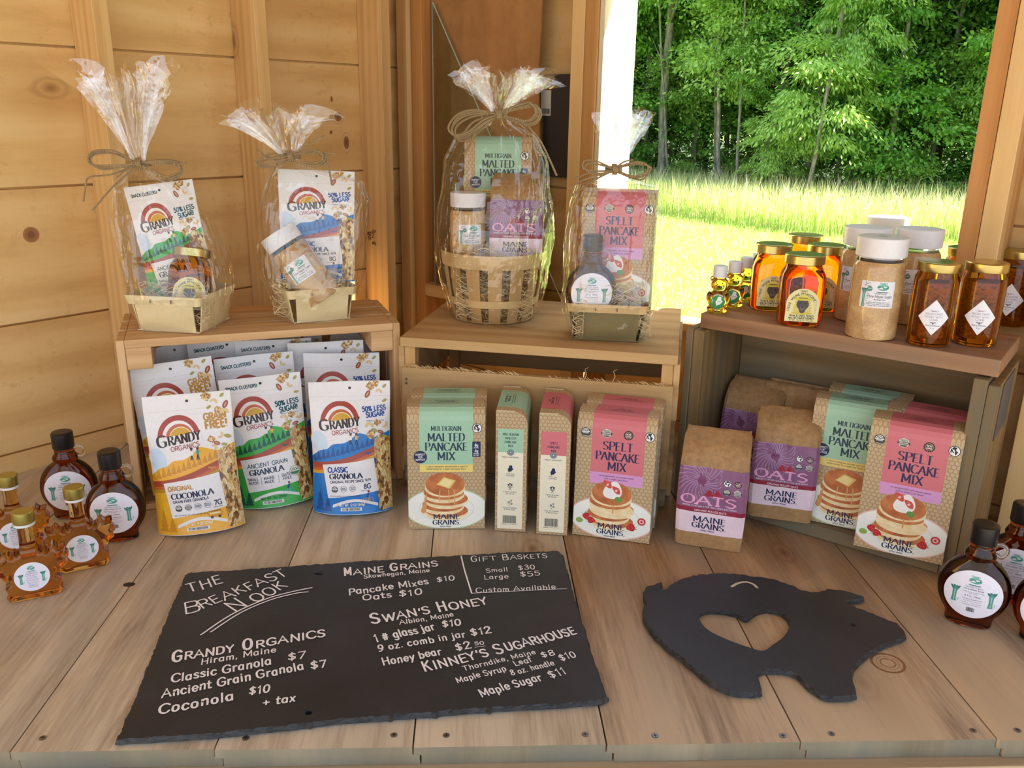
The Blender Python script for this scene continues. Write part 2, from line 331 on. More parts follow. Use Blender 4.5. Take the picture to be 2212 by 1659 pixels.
class Art:
    "flat print as layered shapes: (layer, colour key, outline)"
    def __init__(s): s.it = []
    def poly(s, pts, col, layer=1): s.it.append((layer + (len(s.it) % 23) * .015, col, [tuple(p) for p in pts])); return s
    def rect(s, x0, y0, x1, y1, col, layer=1, r=0, rot=0):
        if r:
            p = []
            for cx, cy, a in ((x1 - r, y1 - r, 0), (x0 + r, y1 - r, 90), (x0 + r, y0 + r, 180), (x1 - r, y0 + r, 270)):
                for i in range(5): t = math.radians(a + i * 22.5); p.append((cx + r * math.cos(t), cy + r * math.sin(t)))
        else: p = [(x0, y0), (x1, y0), (x1, y1), (x0, y1)]
        if rot:
            cx, cy, c, q = (x0 + x1) / 2, (y0 + y1) / 2, math.cos(rot), math.sin(rot)
            p = [(cx + (x - cx) * c - (y - cy) * q, cy + (x - cx) * q + (y - cy) * c) for x, y in p]
        return s.poly(p, col, layer)
    def ell(s, cx, cy, rx, ry, col, layer=1, n=24, rot=0, a0=0, a1=2 * PI):
        c, q = math.cos(rot), math.sin(rot); p = []
        full = abs(a1 - a0 - 2 * PI) < 1e-6
        for i in range(n if full else n + 1):
            t = a0 + (a1 - a0) * i / n; x, y = rx * math.cos(t), ry * math.sin(t)
            p.append((cx + x * c - y * q, cy + x * q + y * c))
        return s.poly(p, col, layer)
    def ring(s, cx, cy, r0, r1, col, layer=1, n=24, a0=0, a1=2 * PI, sy=1.):
        for i in range(n):
            t, u = a0 + (a1 - a0) * i / n, a0 + (a1 - a0) * (i + 1) / n
            s.poly([(cx + r0 * math.cos(t), cy + r0 * math.sin(t) * sy), (cx + r1 * math.cos(t), cy + r1 * math.sin(t) * sy),
                    (cx + r1 * math.cos(u), cy + r1 * math.sin(u) * sy), (cx + r0 * math.cos(u), cy + r0 * math.sin(u) * sy)], col, layer)
        return s
    def pen(s, pts, w, col, layer=1, style='sans', thin=.3, taper=False):
        if style == 'serif':
            nx, ny = w / 2 * math.cos(.16), w / 2 * math.sin(.16); h = w * thin / 2
            for a, b in zip(pts, pts[1:]):
                dx, dy = b[0] - a[0], b[1] - a[1]; L = math.hypot(dx, dy)
                if L < 1e-9: continue
                ox, oy = -dy / L * h, dx / L * h
                pr = abs(ox / h * nx + oy / h * ny)
                if pr < h: s.poly([(a[0] + ox, a[1] + oy), (a[0] - ox, a[1] - oy), (b[0] - ox, b[1] - oy), (b[0] + ox, b[1] + oy)], col, layer)
                else: s.poly([(a[0] + nx, a[1] + ny), (a[0] - nx, a[1] - ny), (b[0] - nx, b[1] - ny), (b[0] + nx, b[1] + ny)], col, layer)
            return
        h = w / 2; n = len(pts)
        L, Rr = [], []
        for i, p in enumerate(pts):
            a, b = pts[max(i - 1, 0)], pts[min(i + 1, n - 1)]
            dx, dy = b[0] - a[0], b[1] - a[1]; l = math.hypot(dx, dy) or 1e-9
            m = 1.
            if 0 < i < n - 1:
                u = (p[0] - a[0], p[1] - a[1]); v = (b[0] - p[0], b[1] - p[1])
                lu, lv = math.hypot(*u) or 1e-9, math.hypot(*v) or 1e-9
                cs = (u[0] * v[0] + u[1] * v[1]) / lu / lv; m = min(1.9 if style != 'chalk' else 1.08, 1 / max(.35, math.sqrt(max(0, (1 + cs) / 2))))
                dx, dy = u[0] / lu + v[0] / lv, u[1] / lu + v[1] / lv; l = math.hypot(dx, dy) or 1e-9
            k = h * m * ((1 - .18 * abs(2 * i / (n - 1) - 1)) if taper and n > 1 else 1)
            L.append((p[0] - dy / l * k, p[1] + dx / l * k)); Rr.append((p[0] + dy / l * k, p[1] - dx / l * k))
        for i in range(n - 1): s.poly([L[i], Rr[i], Rr[i + 1], L[i + 1]], col, layer)
        if style in ('round', 'chalk'):
            for p in ((pts[0], pts[-1]) if style == 'round' else pts if n < 4 else (pts[0], pts[-1])): s.ell(p[0], p[1], h * .9, h * .9, col, layer, 7)
    def text(s, t, x, y, h, col, layer=2, style='sans', w=.16, align='c', rot=0., skew=0., width=None, sp=1.0, jit=0, k=None, wx=1., arc=None, thin=.3):
        "x, y: baseline point; h: cap height; w: stroke weight of the height; width: fit to this length"
        k = k or (3 if h < .006 else 5); u = h / 10; gl = []; X = 0.
        for ch in t:
            if ch == ' ': X += 4.; continue
            adv, st = glyph(ch, k); gl.append((ch, X, st)); X += adv * wx + sp * (1.2 if style == 'serif' else 1.)
        X -= sp; sxx = u if width is None else width / X
        tot = X * sxx; off = {'c': -tot / 2, 'l': 0, 'r': -tot}[align]
        c, q = math.cos(rot), math.sin(rot)
        for ch, gx, st in gl:
            jy = random.uniform(-jit, jit) * u; jr = random.uniform(-jit, jit) * .05; js = 1 + random.uniform(-jit, jit) * .06
            def T(p):
                px, py = p[0] * wx * js, p[1] * js
                px += py * (skew + jr)
                px = off + (gx + px) * sxx; py = py * u + jy
                if arc:
                    th = px / arc; return (x + (arc + py) * math.sin(th), y - arc + (arc + py) * math.cos(th))
                return (x + px * c - py * q, y + px * q + py * c)
            for stt in st:
                if jit: stt = [(a + random.uniform(-jit, jit) * .15, b + random.uniform(-jit, jit) * .15) for a, b in stt]
                s.pen([T(p) for p in stt], w * h, col, layer, style, thin=thin, taper=(style == 'chalk'))
                if style == 'serif':
                    for e, o in ((stt[0], stt[1]), (stt[-1], stt[-2])):
                        if (abs(e[1]) < .3 or abs(e[1] - 10) < .3 or abs(e[1] - 6.4) < .1) and abs(o[1] - e[1]) > abs(o[0] - e[0]) * .8 and ch not in 'COSGQUe':
                            e0 = (e[0] - 1.25, e[1]); e1 = (e[0] + 1.25, e[1])
                            a, b = T(e0), T(e1); hh = w * h * thin * .55
                            s.poly([(a[0] + q * hh, a[1] - c * hh), (b[0] + q * hh, b[1] - c * hh), (b[0] - q * hh, b[1] + c * hh), (a[0] - q * hh, a[1] + c * hh)], col, layer)
        return tot
    def lines(s, x0, x1, y0, y1, n, col, layer=2, seed=0, fill=.5, ragged=.25, center=True):
        "rows of small words, too fine to read in the photograph"
        rn = random.Random(seed)
        for i in range(n):
            y = y1 - (y1 - y0) * (i + .5) / n; h = (y1 - y0) / n * fill
            L = (x1 - x0) * (1 - ragged * rn.random()); a = (x0 + x1) / 2 - L / 2 if center else x0; e = a + L
            while a < e - h:
                b = min(e, a + h * rn.uniform(1.5, 5)); word = ''.join(rn.choice('aeonrstulmicd') for _ in range(max(2, int((b - a) / h * 1.2))))
                s.text(word, a, y - h / 2, h * 1.25, col, layer, w=.16, align='l', width=b - a, k=2); a = b + h * .6
    def barcode(s, x0, y0, x1, y1, col='1a1a1e', layer=2, seed=1):
        rn = random.Random(seed); x = x0
        while x < x1:
            w = rn.choice((1, 1, 2, 3)) * (x1 - x0) / 75; s.rect(x, y0, min(x + w, x1), y1, col, layer); x += w + rn.choice((1, 1, 2)) * (x1 - x0) / 75
SPECIAL = {}
def build_art(art, name, parent, mapf, cell=None, vcuts=(), eps=.00022, base=.0002, rough=.5, smooth=False):
    keys = []; vs = []; fs = []; mi = []
    def mid(c):
        if c not in keys: keys.append(c)
        return keys.index(c)
    for layer, col, p in art.it:   # neighbouring shapes lie a hair apart, so that no two are coplanar
        m = mid(col); off = base + layer * eps
        if cell:
            xs = [q[0] for q in p]; ys = [q[1] for q in p]
            big = max(xs) - min(xs) > cell * .9 or max(ys) - min(ys) > cell * .9
        else:
            ys = [q[1] for q in p]; big = bool(vcuts) and max(ys) > vcuts[0] and max(ys) - min(ys) > .004
        if len(p) <= 4 and not big:
            b = len(vs); vs += [(q[0], q[1], off) for q in p]; fs.append(tuple(range(b, b + len(p)))); mi.append(m); continue
        tris = [tuple(range(len(p)))] if len(p) <= 4 else tessellate_polygon([[Vector((q[0], q[1], 0)) for q in p]])
        if not big:
            b = len(vs); vs += [(q[0], q[1], off) for q in p]
            for t in tris: fs.append(tuple(b + i for i in t)); mi.append(m)
            continue
        bm = bmesh.new(); bv = [bm.verts.new((q[0], q[1], 0)) for q in p]
        for t in tris:
            try: bm.faces.new([bv[i] for i in t])
            except ValueError: pass
        for q in vcuts: bmesh.ops.bisect_plane(bm, geom=bm.verts[:] + bm.edges[:] + bm.faces[:], plane_co=(0, q, 0), plane_no=(0, 1, 0), dist=1e-7)
        for ax in ((0, 1) if cell else ()):
            lo, hi = (min(xs), max(xs)) if ax == 0 else (min(ys), max(ys))
            q = math.ceil(lo / cell + 1e-6) * cell
            while q < hi - 1e-6:
                co = Vector((0, 0, 0)); co[ax] = q; no = Vector((0, 0, 0)); no[ax] = 1
                bmesh.ops.bisect_plane(bm, geom=bm.verts[:] + bm.edges[:] + bm.faces[:], plane_co=co, plane_no=no, dist=1e-7); q += cell
        b = len(vs); bm.verts.index_update(); vs += [(v.co.x, v.co.y, off) for v in bm.verts]
        for f in bm.faces: fs.append(tuple(b + v.index for v in f.verts)); mi.append(m)
        bm.free()
    me = bpy.data.meshes.new(name)
    ov = [mapf(u, v, o) for u, v, o in vs]
    # orient every face like the surface it is printed on
    out = []
    for f in fs:
        a, b, c = vs[f[0]], vs[f[1]], vs[f[2]]; ar = 0.
        for i in range(len(f)): p, q = vs[f[i]], vs[f[(i + 1) % len(f)]]; ar += p[0] * q[1] - q[0] * p[1]
        out.append(f if ar > 0 else f[::-1])
    me.from_pydata(ov, [], out)
    for k in keys: me.materials.append(SPECIAL[k] if k in SPECIAL else plain(k, rough, 'print_ink'))
    me.polygons.foreach_set('material_index', mi)
    if smooth: me.polygons.foreach_set('use_smooth', [True] * len(me.polygons))
    me.update()
    return obj(name, me, parent)
# ------------------------------------------------------------------ wood kinds
W_WALL = wood('wall_pine', 'efd198', 'e0b878', 'b78548', 0, .42, .55, .5, .35, mottle=.35)
W_STUD = wood('stud_spruce', 'eccd96', 'deb578', 'b98a50', 2, 1.2, .35, .6, .25)
W_COUNTER = wood('counter_plank_wood', 'dccdb2', 'c0aa8c', '7f6549', 1, .8, .6, .5, .35, grey='9f978a', pale_front='dccfb6', fw=.50)
W_COUNTER2 = wood('browner_plank_wood', 'bf9f78', '96714a', '5a3a20', 1, .8, .6, .5, .35, grey='8d7c66', pale_front='d6c4a6', fw=.50)
W_PEND = wood('plank_end_grain', '9d9480', '7f7662', '554d3c', 2, .5, 0, .75, .15, grey='6f6f64')
W_CRATE_A = wood('pale_crate_wood', 'e3c298', 'd0a878', 'a67c4e', 0, 1.3, .22, .6, .25)
W_CRATE_AY = wood('pale_crate_end_wood', 'e3c298', 'd0a878', 'a67c4e', 2, 1.3, .15, .6, .25)
W_CRATE_B = wood('rough_crate_wood', 'd8b888', 'c6a270', '9f7b4c', 0, .7, .15, .75, .15)
W_CRATE_BZ = wood('rough_crate_end_wood', 'd9b37c', 'c49a62', '97703f', 2, 1.6, .1, .75, .15)
W_CRATE_C = wood('old_crate_wood', 'a3875f', '86693f', '54432c', 0, 1.1, .3, .7, .2, grey='6d6857')
W_CRATE_CZ = wood('old_crate_end_wood', 'a3875f', '86693f', '54432c', 2, 1.1, .3, .7, .2, grey='6d6857')
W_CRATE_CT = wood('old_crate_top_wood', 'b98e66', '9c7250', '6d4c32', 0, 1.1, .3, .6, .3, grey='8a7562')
W_OUT = wood('outside_trim_wood', 'efe3cd', 'dfcfb2', 'c2a984', 2, 1., .1, .7, .2)
M_SCREW = plain('8f9094', .35, 'screw_steel', Metallic=.9)
M_DARK = plain('17120e', .8, 'dark_hole')

# ------------------------------------------------------------------ the two walls, frames along each
A_ = math.radians(42.7)
NL = Vector((-math.cos(A_), math.sin(A_), 0)); NR = Vector((math.sin(A_), math.cos(A_), 0))   # outward normals of the left and the window wall
DL, DR = NR.copy(), -NL.copy()                                                                # along the left wall (away), along the window wall (nearer)
KL, KR = 1.546, 1.484
CORNER = NL * KL + NR * KR
def wall_pt(side, t, off, z):
    "point at distance t from the corner along a wall, off = outward from its inner face"
    d, n = (-DL, NL) if side == 'L' else (DR, NR)
    p = CORNER + d * t + n * off; return Vector((p.x, p.y, z))
def on_wall(side, x, y, off=0.):
    "photograph place -> (distance along the wall, height)"
    n, k = (NL, KL) if side == 'L' else (NR, KR); r = ray(x, y); t = (k + off) / (r.x * n.x + r.y * n.y)
    p = Vector((r.x * t, r.y * t, 0)); d = -DL if side == 'L' else DR
    return (p - CORNER).dot(d), CAMH + r.z * t
ANG = {'L': math.atan2(DL.y, DL.x), 'R': math.atan2(DR.y, DR.x)}
def wall_box(name, side, t0, t1, o0, o1, z0, z1, mat, parent=None, axis='x', bevel=.0012):
    "a board or stud; its own x axis runs along the wall, y outward"
    c = wall_pt(side, (t0 + t1) / 2, (o0 + o1) / 2, (z0 + z1) / 2)
    L, D, Hh = abs(t1 - t0) / 2, abs(o1 - o0) / 2, abs(z1 - z0) / 2
    mb = MB().box(-L, -D, -Hh, L, D, Hh)
    if name == 'wall_board': mb.box(-L + .002, -D * .1, Hh - .001, L - .002, D * .6, Hh + .006)      # the tongue that fills the joint
    o = mb.build(name, mat, parent, bevel=bevel)
    o.location = c; o.rotation_euler = (0, 0, ANG[side])
    return o
PITCH, TH = .2225, .019
GZ = -1.1     # ground outside
def joint_zs(first, lo, hi):
    z = first
    while z > lo: z -= PITCH
    o = []
    while z < hi: o.append(z); z += PITCH
    return o
wl = thing('wall_left', 'pine board wall with studs, left of the crates', None); wl['kind'] = 'structure'; del wl['label']
zs = joint_zs(.0377, -.9, 1.45)
for a, b in zip(zs, zs[1:]):
    wall_box('wall_board', 'L', -.0, 3.3, 0, TH, a + .0016, b - .0016, W_WALL, wl)
wr = thing('wall_right', None, None); wr['kind'] = 'structure'
tJ0, tJ1 = .566 * 1.14 * 1., 0
tA = on_wall('R', 1237, 0, -.077)[0]; tB = on_wall('R', 1266, 0, -.077)[0]; tC = on_wall('R', 1295, 0, -.077)[0]
tD = on_wall('R', 2159, 0, -.077)[0]; tE = on_wall('R', 2205, 0, -.077)[0]; tF = tE + (tE - tD) * 1.1
SILL, HEAD = .216, 1.02
zr = joint_zs(.463 - PITCH * 2, -.9, 1.45)
for a, b in zip(zr, zr[1:]):
    lo, hi = a + .0016, b - .0016
    if lo < .004: hi_ = min(hi, -.029); wall_box('wall_board', 'R', -.02, 3.7, 0, TH, lo, hi_, W_WALL, wr) if hi_ > lo else None
    if hi <= .008: continue
    lo = max(lo, .001) if lo > .001 else -.0285
    if lo >= HEAD: wall_box('wall_board', 'R', -.02, 3.7, 0, TH, lo, hi, W_WALL, wr); continue
    wall_box('wall_board', 'R', -.02, tC - .001, 0, TH, lo, hi, W_WALL, wr)
    wall_box('wall_board', 'R', tD + .002, 3.7, 0, TH, lo, hi, W_WALL, wr)
    if lo < SILL: wall_box('wall_board', 'R', tC + .001, tD, 0, TH, lo, min(hi, SILL), W_WALL, wr)
    elif hi > HEAD: wall_box('wall_board', 'R', tC + .001, tD, 0, TH, HEAD, hi, W_WALL, wr)
SD = .077
# studs of the left wall
for x0, x1 in ((196, 232), (551, 577), (823, 842)):
    y = {196: 0, 551: 60, 823: 60}[x0]
    t0, t1 = on_wall('L', x0, y, -SD)[0], on_wall('L', x1, y, -SD)[0]
    wall_box('wall_stud', 'L', t1, t0, -SD, -.0005, .001, 1.378, W_STUD, wl)
wall_box('wall_stud', 'L', 1.44, 1.47, -SD, -.0005, .001, 1.378, W_STUD, wl)
wall_box('wall_stud', 'L', 1.95, 1.98, -SD, -.0005, .001, 1.378, W_STUD, wl)
# corner post against the window wall
cpt0 = .012
wall_box('corner_post', 'R', .02, .052, -.085, -.0005, .001, 1.378, W_STUD, wr)
wall_box('corner_post', 'R', .056, .088, -.074, -.0005, .001, 1.378, wood('corner_stud_wood', 'd9a566', 'c88c4c', 'a0662f', 2, 1.2, .3), wr)
wall_box('wall_stud', 'R', tA, tB - .0008, -SD, -.0005, .001, 1.378, W_STUD, wr)
wall_box('wall_stud', 'R', tB, tC, -SD, -.0005, .001, 1.378, wood('jack_stud_wood', 'd6a870', 'c28f55', '966233', 2, 1.2, .3), wr)
wall_box('wall_stud', 'R', tD, tE - .0008, -SD, -.0005, .001, 1.378, wood('right_stud_wood', 'dba66a', 'c48b50', '93602f', 2, 1.2, .3), wr)
wall_box('wall_stud', 'R', tE, tF, -SD, -.0005, .001, 1.378, W_STUD, wr)
t9 = on_wall('R', 2184, 980, -SD)[0]
wall_box('wall_stud', 'R', t9, t9 + .032, -SD, -.0005, .001, 1.378, W_STUD, wr)
wall_box('wall_stud', 'R', 1.95, 1.98, -SD, -.0005, .001, 1.378, W_STUD, wr)
wall_box('wall_plate', 'R', t9 + .033, 1.949, -SD, -.001, .062, .094, wood('plate_wood', 'eccd96', 'deb578', 'b98a50', 0, 1.2, .2), wr)
wall_box('window_header', 'R', tC, tD, -SD, -.0005, HEAD, HEAD + .09, W_WALL, wr)
wall_box('wall_plate', 'R', .09, tA - .001, -.076, -.001, .195, .224, wood('plate_wood', 'eccd96', 'deb578', 'b98a50', 0, 1.2, .2), wr)
w1 = thing('window_1', None, None); w1['kind'] = 'structure'
wall_box('window_sill', 'R', tC + .001, tD - .001, -.030, TH + .012, SILL, SILL + .014, W_WALL, w1)
wall_box('window_jamb', 'R', tC + .0005, tC + .012, -SD + .003, TH + .015, SILL + .0145, HEAD - .001, W_OUT, w1)
wall_box('window_jamb', 'R', tD - .010, tD - .0005, -.004, TH + .015, SILL + .0145, HEAD - .001, W_OUT, w1)
# pencil-stamped grade mark on the third stud
st = Art(); st.text('2', 0, 0, .011, '4a2c18', w=.16); st.text('TH', -.012, -.006, .007, '5a3418', w=.2); st.text('MIL', .004, -.016, .007, '5a3418', w=.2)
st.text('KD', -.012, .004, .008, '4a2c18', w=.24); st.text('ACA', .004, .012, .006, '5a3418', w=.16)
ts = on_wall('L', 823, 60, -SD)[0]
def stampmap(u, v, o):
    p = wall_pt('L', ts + .0006 + o + .0008, -.040, .345)          # the face of the stud that looks back along the wall
    q = p - NL * u * -1 * -1; return (q.x, q.y, .345 + v)
def stampmap(u, v, o):
    p = wall_pt('L', ts + o + .0004, -.045 - u, .335 + v); return tuple(p)
build_art(st, 'grade_stamp', wl, lambda u, v, o: tuple(wall_pt('L', ts + o + .0002, -.030 - u, .335 + v)))

# ceiling over the stall and ground around it
# knots in the boards of the left wall
kn = Art()
for x, y, rx, rz, big in ((67, 507, .013, .013, 0), (730, 252, .010, .010, 1), (748, 308, .008, .014, 1), (716, 214, .003, .006, 0), (715, 286, .004, .004, 0), (66, 1085, .02, .012, 0), (320, 560, .004, .004, 0)):
    t_, z_ = on_wall('L', x, y)
    if z_ < .02: continue
    if big: kn.ell(t_, z_, rx * 1.9, rz * 1.6, 'e2bd86', 1, 28); kn.ring(t_, z_, rx * 1.45, rx * 1.55, 'c08f56', 2, 28, sy=rz / rx)
    kn.ell(t_, z_, rx, rz, 'a8743e', 3, 22); kn.ell(t_, z_, rx * .80, rz * .80, '9a6636', 4, 20); kn.ell(t_, z_, rx * .45, rz * .45, '80522c', 5, 16)
kn.it = [(l, c, [(-u, v) for u, v in p]) for l, c, p in kn.it]
build_art(kn, 'knot', wl, lambda u, v, o: tuple(wall_pt('L', -u, -.0002 - o * .4, v)))
# ------------------------------------------------------------------ counter of tongue-and-groove planks
ct = thing('counter', 'weathered plank counter with screwed plank ends along its front edge', 'counter')
def clip(poly, n, k):
    out = []
    for i in range(len(poly)):
        a, b = poly[i], poly[(i + 1) % len(poly)]
        da, db = a[0] * n.x + a[1] * n.y - k, b[0] * n.x + b[1] * n.y - k
        if da <= 0: out.append(a)
        if da * db < 0:
            t = da / (da - db); out.append((a[0] + (b[0] - a[0]) * t, a[1] + (b[1] - a[1]) * t))
    return out
CZ = 1.38
cl = MB().prism(clip(clip([(-3.2, -.32), (3.6, -.32), (3.6, 4), (-3.2, 4)], NR, KR + .10), NL, KL + .10), CZ, CZ + .03).build('ceiling', plain('a88a5c', .8, 'ceiling_board')); cl['kind'] = 'structure'
JX = [-1.058, -.859, -.660, -.4605, -.2595, -.0605, .137, .3385, .546, .748, .95, 1.15]
plank_objs = []
for i, (a, b) in enumerate(zip(JX, JX[1:])):
    yf = .7255 - .0065 * (a + .46) + random.uniform(-.0012, .0012)
    gap = .0009
    mb = MB()
    p = clip(clip([(a + gap, yf), (b - gap, yf), (b - gap, 3), (a + gap, 3)], NR, KR - .002), NL, KL - .002)
    dz = random.uniform(-.0008, 0.)
    mb.prism(p, -.010, dz)
    # rabbet: the lower half is shifted, so each joint shows a step at the plank ends
    p = clip(clip([(a + .0085, yf + .0006), (b + .0065, yf + .0006), (b + .0065, 3), (a + .0085, 3)], NR, KR - .002), NL, KL - .002)
    mb.prism(p, -.0215, -.0104)
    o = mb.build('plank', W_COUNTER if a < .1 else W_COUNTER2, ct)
    o.data.materials.append(W_PEND)
    for f in o.data.polygons:
        if f.normal.y < -.9: f.material_index = 1
    o.data.transform(Matrix.Translation((-(a + b) / 2, -1.2, 0))); o.location = ((a + b) / 2, 1.2, 0)
    plank_objs.append((a, b, o, dz))
scr = None
for x, y in ((92, 1594), (531, 1595), (851, 1588), (964, 1588), (1264, 1586), (1415, 1589), (1691, 1589), (1796, 1585), (2102, 1578), (2198, 1578), (388, 1596)):
    p = g(x, y)
    for a, b, o, dz in plank_objs:
        if a < p.x < b:
            if scr is None:
                mb = MB(); mb.lathe([(.0001, .0002), (.0036, .0002), (.0036, .0006), (.0030, .0008), (.0001, .0008)], 20)
                mb.box(-.0022, -.0004, .00082, .0022, .0004, .0009, 1); mb.box(-.0004, -.0022, .00082, .0004, .0022, .0009, 1)
                s = mb.build('screw', [M_SCREW, M_DARK], o); scr = s
            else: s = obj('screw', scr.data, o)
            s.location = (p.x - (a + b) / 2, p.y - 1.2, dz)
# knots seen in the photograph
for x, y, r, ry, dk in ((279, 1262, .008, .006, 1), (1918, 1432, .020, .021, 0), (1560, 1550, .004, .004, 0), (1725, 1141, .006, .006, 1)):
    p = g(x, y)
    for a, b, o, dz in plank_objs:
        if a < p.x < b and y != 1141:
            k = Art(); X0, Y0 = p.x - (a + b) / 2, p.y - 1.2
            if dk: k.ell(X0, Y0, r, ry, '3a2415', 1); k.ell(X0 + .001, Y0, r * .7, ry * .6, '20140c', 2)
            elif r > .01:
                k.ring(X0, Y0, r * .84, r, '8d6242', 1, sy=1.0); k.ring(X0, Y0, r * .62, r * .66, 'a3805e', 1); k.ring(X0, Y0, r * .38, r * .46, '9c7452', 2)
            build_art(k, 'knot', o, lambda u, v, o_: (u, v, dz + o_ * .4), base=.0001)
tr = MB().box(-1.2, -.008, -.02, 1.3, .06, .02).build('trim_1', wood('ledge_wood', 'cbb79a', 'b39c7c', '8d7454', 0, 1., .2, .6), bevel=.001)
tr.location = (0, .715, -.0425); tr['kind'] = 'structure'
tr2 = MB().box(-1.2, -.01, -.4, 1.3, .01, .4).build('trim_2', W_WALL); tr2.location = (0, .76, -.47); tr2['kind'] = 'structure'
# ------------------------------------------------------------------ outdoors: lawn, meadow, wood edge
def green_leaf(key, a, b, c, trans=.35):
    n = NT(key)
    geo = n.n('ShaderNodeNewGeometry'); oi = n.n('ShaderNodeObjectInfo')
    f = n.math('ADD', n.math('MULTIPLY', geo.outputs['Random Per Island'], .7), n.math('MULTIPLY', oi.outputs['Random'], .3))
    col = n.ramp(f, [(.1, a), (.5, b), (.95, c)])
    d = n.n('ShaderNodeBsdfPrincipled'); n.l(col, d.inputs['Base Color']); d.inputs['Roughness'].default_value = .45
    t = n.n('ShaderNodeBsdfTranslucent'); n.l(n.mix(.5, col, lin('c8e03c')), t.inputs[0])
    m = n.n('ShaderNodeMixShader'); m.inputs[0].default_value = trans
    n.l(d.outputs[0], m.inputs[1]); n.l(t.outputs[0], m.inputs[2]); n.l(m.outputs[0], n.out.inputs[0])
    return n.m
M_LEAF = green_leaf('forest_leaf', '4c8634', '72a846', 'a2ca60')
M_LEAF2 = green_leaf('young_leaf', '6a9c46', '93b85c', 'c2da86', .45)
M_GRASS = green_leaf('meadow_grass_blade', 'a2b468', 'c4cf88', 'e6dfb4', .35)
M_LAWN = green_leaf('lawn_blade', '94b452', 'b0c866', 'ccda86', .35)
n = NT('bark_pale'); v = n.obj((1, 1, .3), rnd=5); f = n.noise(v, 22, 4, .6)
n.bsdf(n.ramp(f, [(.3, '5b5348'), (.55, '8c8577'), (.75, 'b5b0a4')]), .85); n.bump(f, .5, .01); M_BARK = n.m
n = NT('bare_ground'); f = n.noise(n.obj(), 6, 5, .6)
n.bsdf(n.ramp(f, [(.3, '8fb04c'), (.55, 'a9c462'), (.75, 'c6d880')]), .9); M_GROUND = n.m
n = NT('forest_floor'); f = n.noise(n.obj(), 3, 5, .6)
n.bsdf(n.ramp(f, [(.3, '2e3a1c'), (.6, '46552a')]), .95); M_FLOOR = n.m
n = NT('gravel_yard'); f = n.noise(n.obj(), 40, 5, .7)
n.bsdf(n.ramp(f, [(.3, '6d675d'), (.7, '9c9588')]), .95); M_GRAVEL = n.m
gr = MB().add([(-60, 1.2, GZ), (60, 1.2, GZ), (60, 80, GZ), (-60, 80, GZ)], [(0, 1, 2, 3)]).build('ground', M_GROUND, fix=False); gr['kind'] = 'structure'
gy = MB().add([(-60, -40, GZ), (60, -40, GZ), (60, 1.2, GZ), (-60, 1.2, GZ)], [(0, 1, 2, 3)]).build('ground', M_GRAVEL, fix=False); gy['kind'] = 'structure'
FLOORP = None
TD = Vector((.795, -.606, 0)); TN = Vector((.606, .795, 0)); TP = Vector((3.9, 18.6, 0))      # the wood edge: direction, outward normal, a point on it
def edge(a, d): p = TP + TD * a + TN * d; return p.x, p.y
fa, fb, fc, fd = edge(-30, -.2), edge(30, -.2), edge(30, 40), edge(-30, 40)
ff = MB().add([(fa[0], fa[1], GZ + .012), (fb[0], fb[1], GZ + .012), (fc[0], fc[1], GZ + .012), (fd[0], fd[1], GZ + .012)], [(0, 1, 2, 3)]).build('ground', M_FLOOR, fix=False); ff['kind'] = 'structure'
rs = np.random.RandomState(3)
def blades(n, pts, h0, h1, w, lean, seed):
    r = np.random.RandomState(seed); m = len(pts)
    h = r.uniform(h0, h1, m); an = r.uniform(0, 2 * PI, m); la = r.uniform(0, 2 * PI, m); ll = r.uniform(.1, 1, m) * lean * h
    wx, wy = np.cos(an) * w / 2, np.sin(an) * w / 2; z0 = np.full(m, GZ)
    P = np.zeros((m, 5, 3)); P[:, 0] = np.c_[pts[:, 0] - wx, pts[:, 1] - wy, z0]; P[:, 1] = np.c_[pts[:, 0] + wx, pts[:, 1] + wy, z0]
    P[:, 2] = np.c_[pts[:, 0] + wx * .8 + np.cos(la) * ll * .35, pts[:, 1] + wy * .8 + np.sin(la) * ll * .35, z0 + h * .6]
    P[:, 3] = np.c_[pts[:, 0] - wx * .8 + np.cos(la) * ll * .35, pts[:, 1] - wy * .8 + np.sin(la) * ll * .35, z0 + h * .6]
    P[:, 4] = np.c_[pts[:, 0] + np.cos(la) * ll, pts[:, 1] + np.sin(la) * ll, z0 + h]
    return P
def np_mesh(name, V, F3, mat, parent=None):
    me = bpy.data.meshes.new(name); me.vertices.add(len(V)); me.vertices.foreach_set('co', V.astype(np.float32).ravel())
    F3 = [np.asarray(f) for f in F3]; tot = sum(f.size for f in F3); nf = sum(len(f) for f in F3)
    me.loops.add(tot); me.polygons.add(nf)
    me.loops.foreach_set('vertex_index', np.concatenate([f.ravel() for f in F3]).astype(np.int32))
    sz = np.concatenate([np.full(len(f), f.shape[1]) for f in F3]); st = np.r_[0, np.cumsum(sz)[:-1]]
    me.polygons.foreach_set('loop_start', st.astype(np.int32)); me.polygons.foreach_set('loop_total', sz.astype(np.int32))
    me.materials.append(mat); me.update(calc_edges=True); me.validate()
    return me
def blade_mesh(name, pts, h0, h1, w, lean, seed, mat):
    P = blades(0, pts, h0, h1, w, lean, seed); m = len(pts); b = np.arange(m)[:, None] * 5
    return np_mesh(name, P.reshape(-1, 3), [b + np.array([0, 1, 2, 3]), b + np.array([3, 2, 4])], mat)
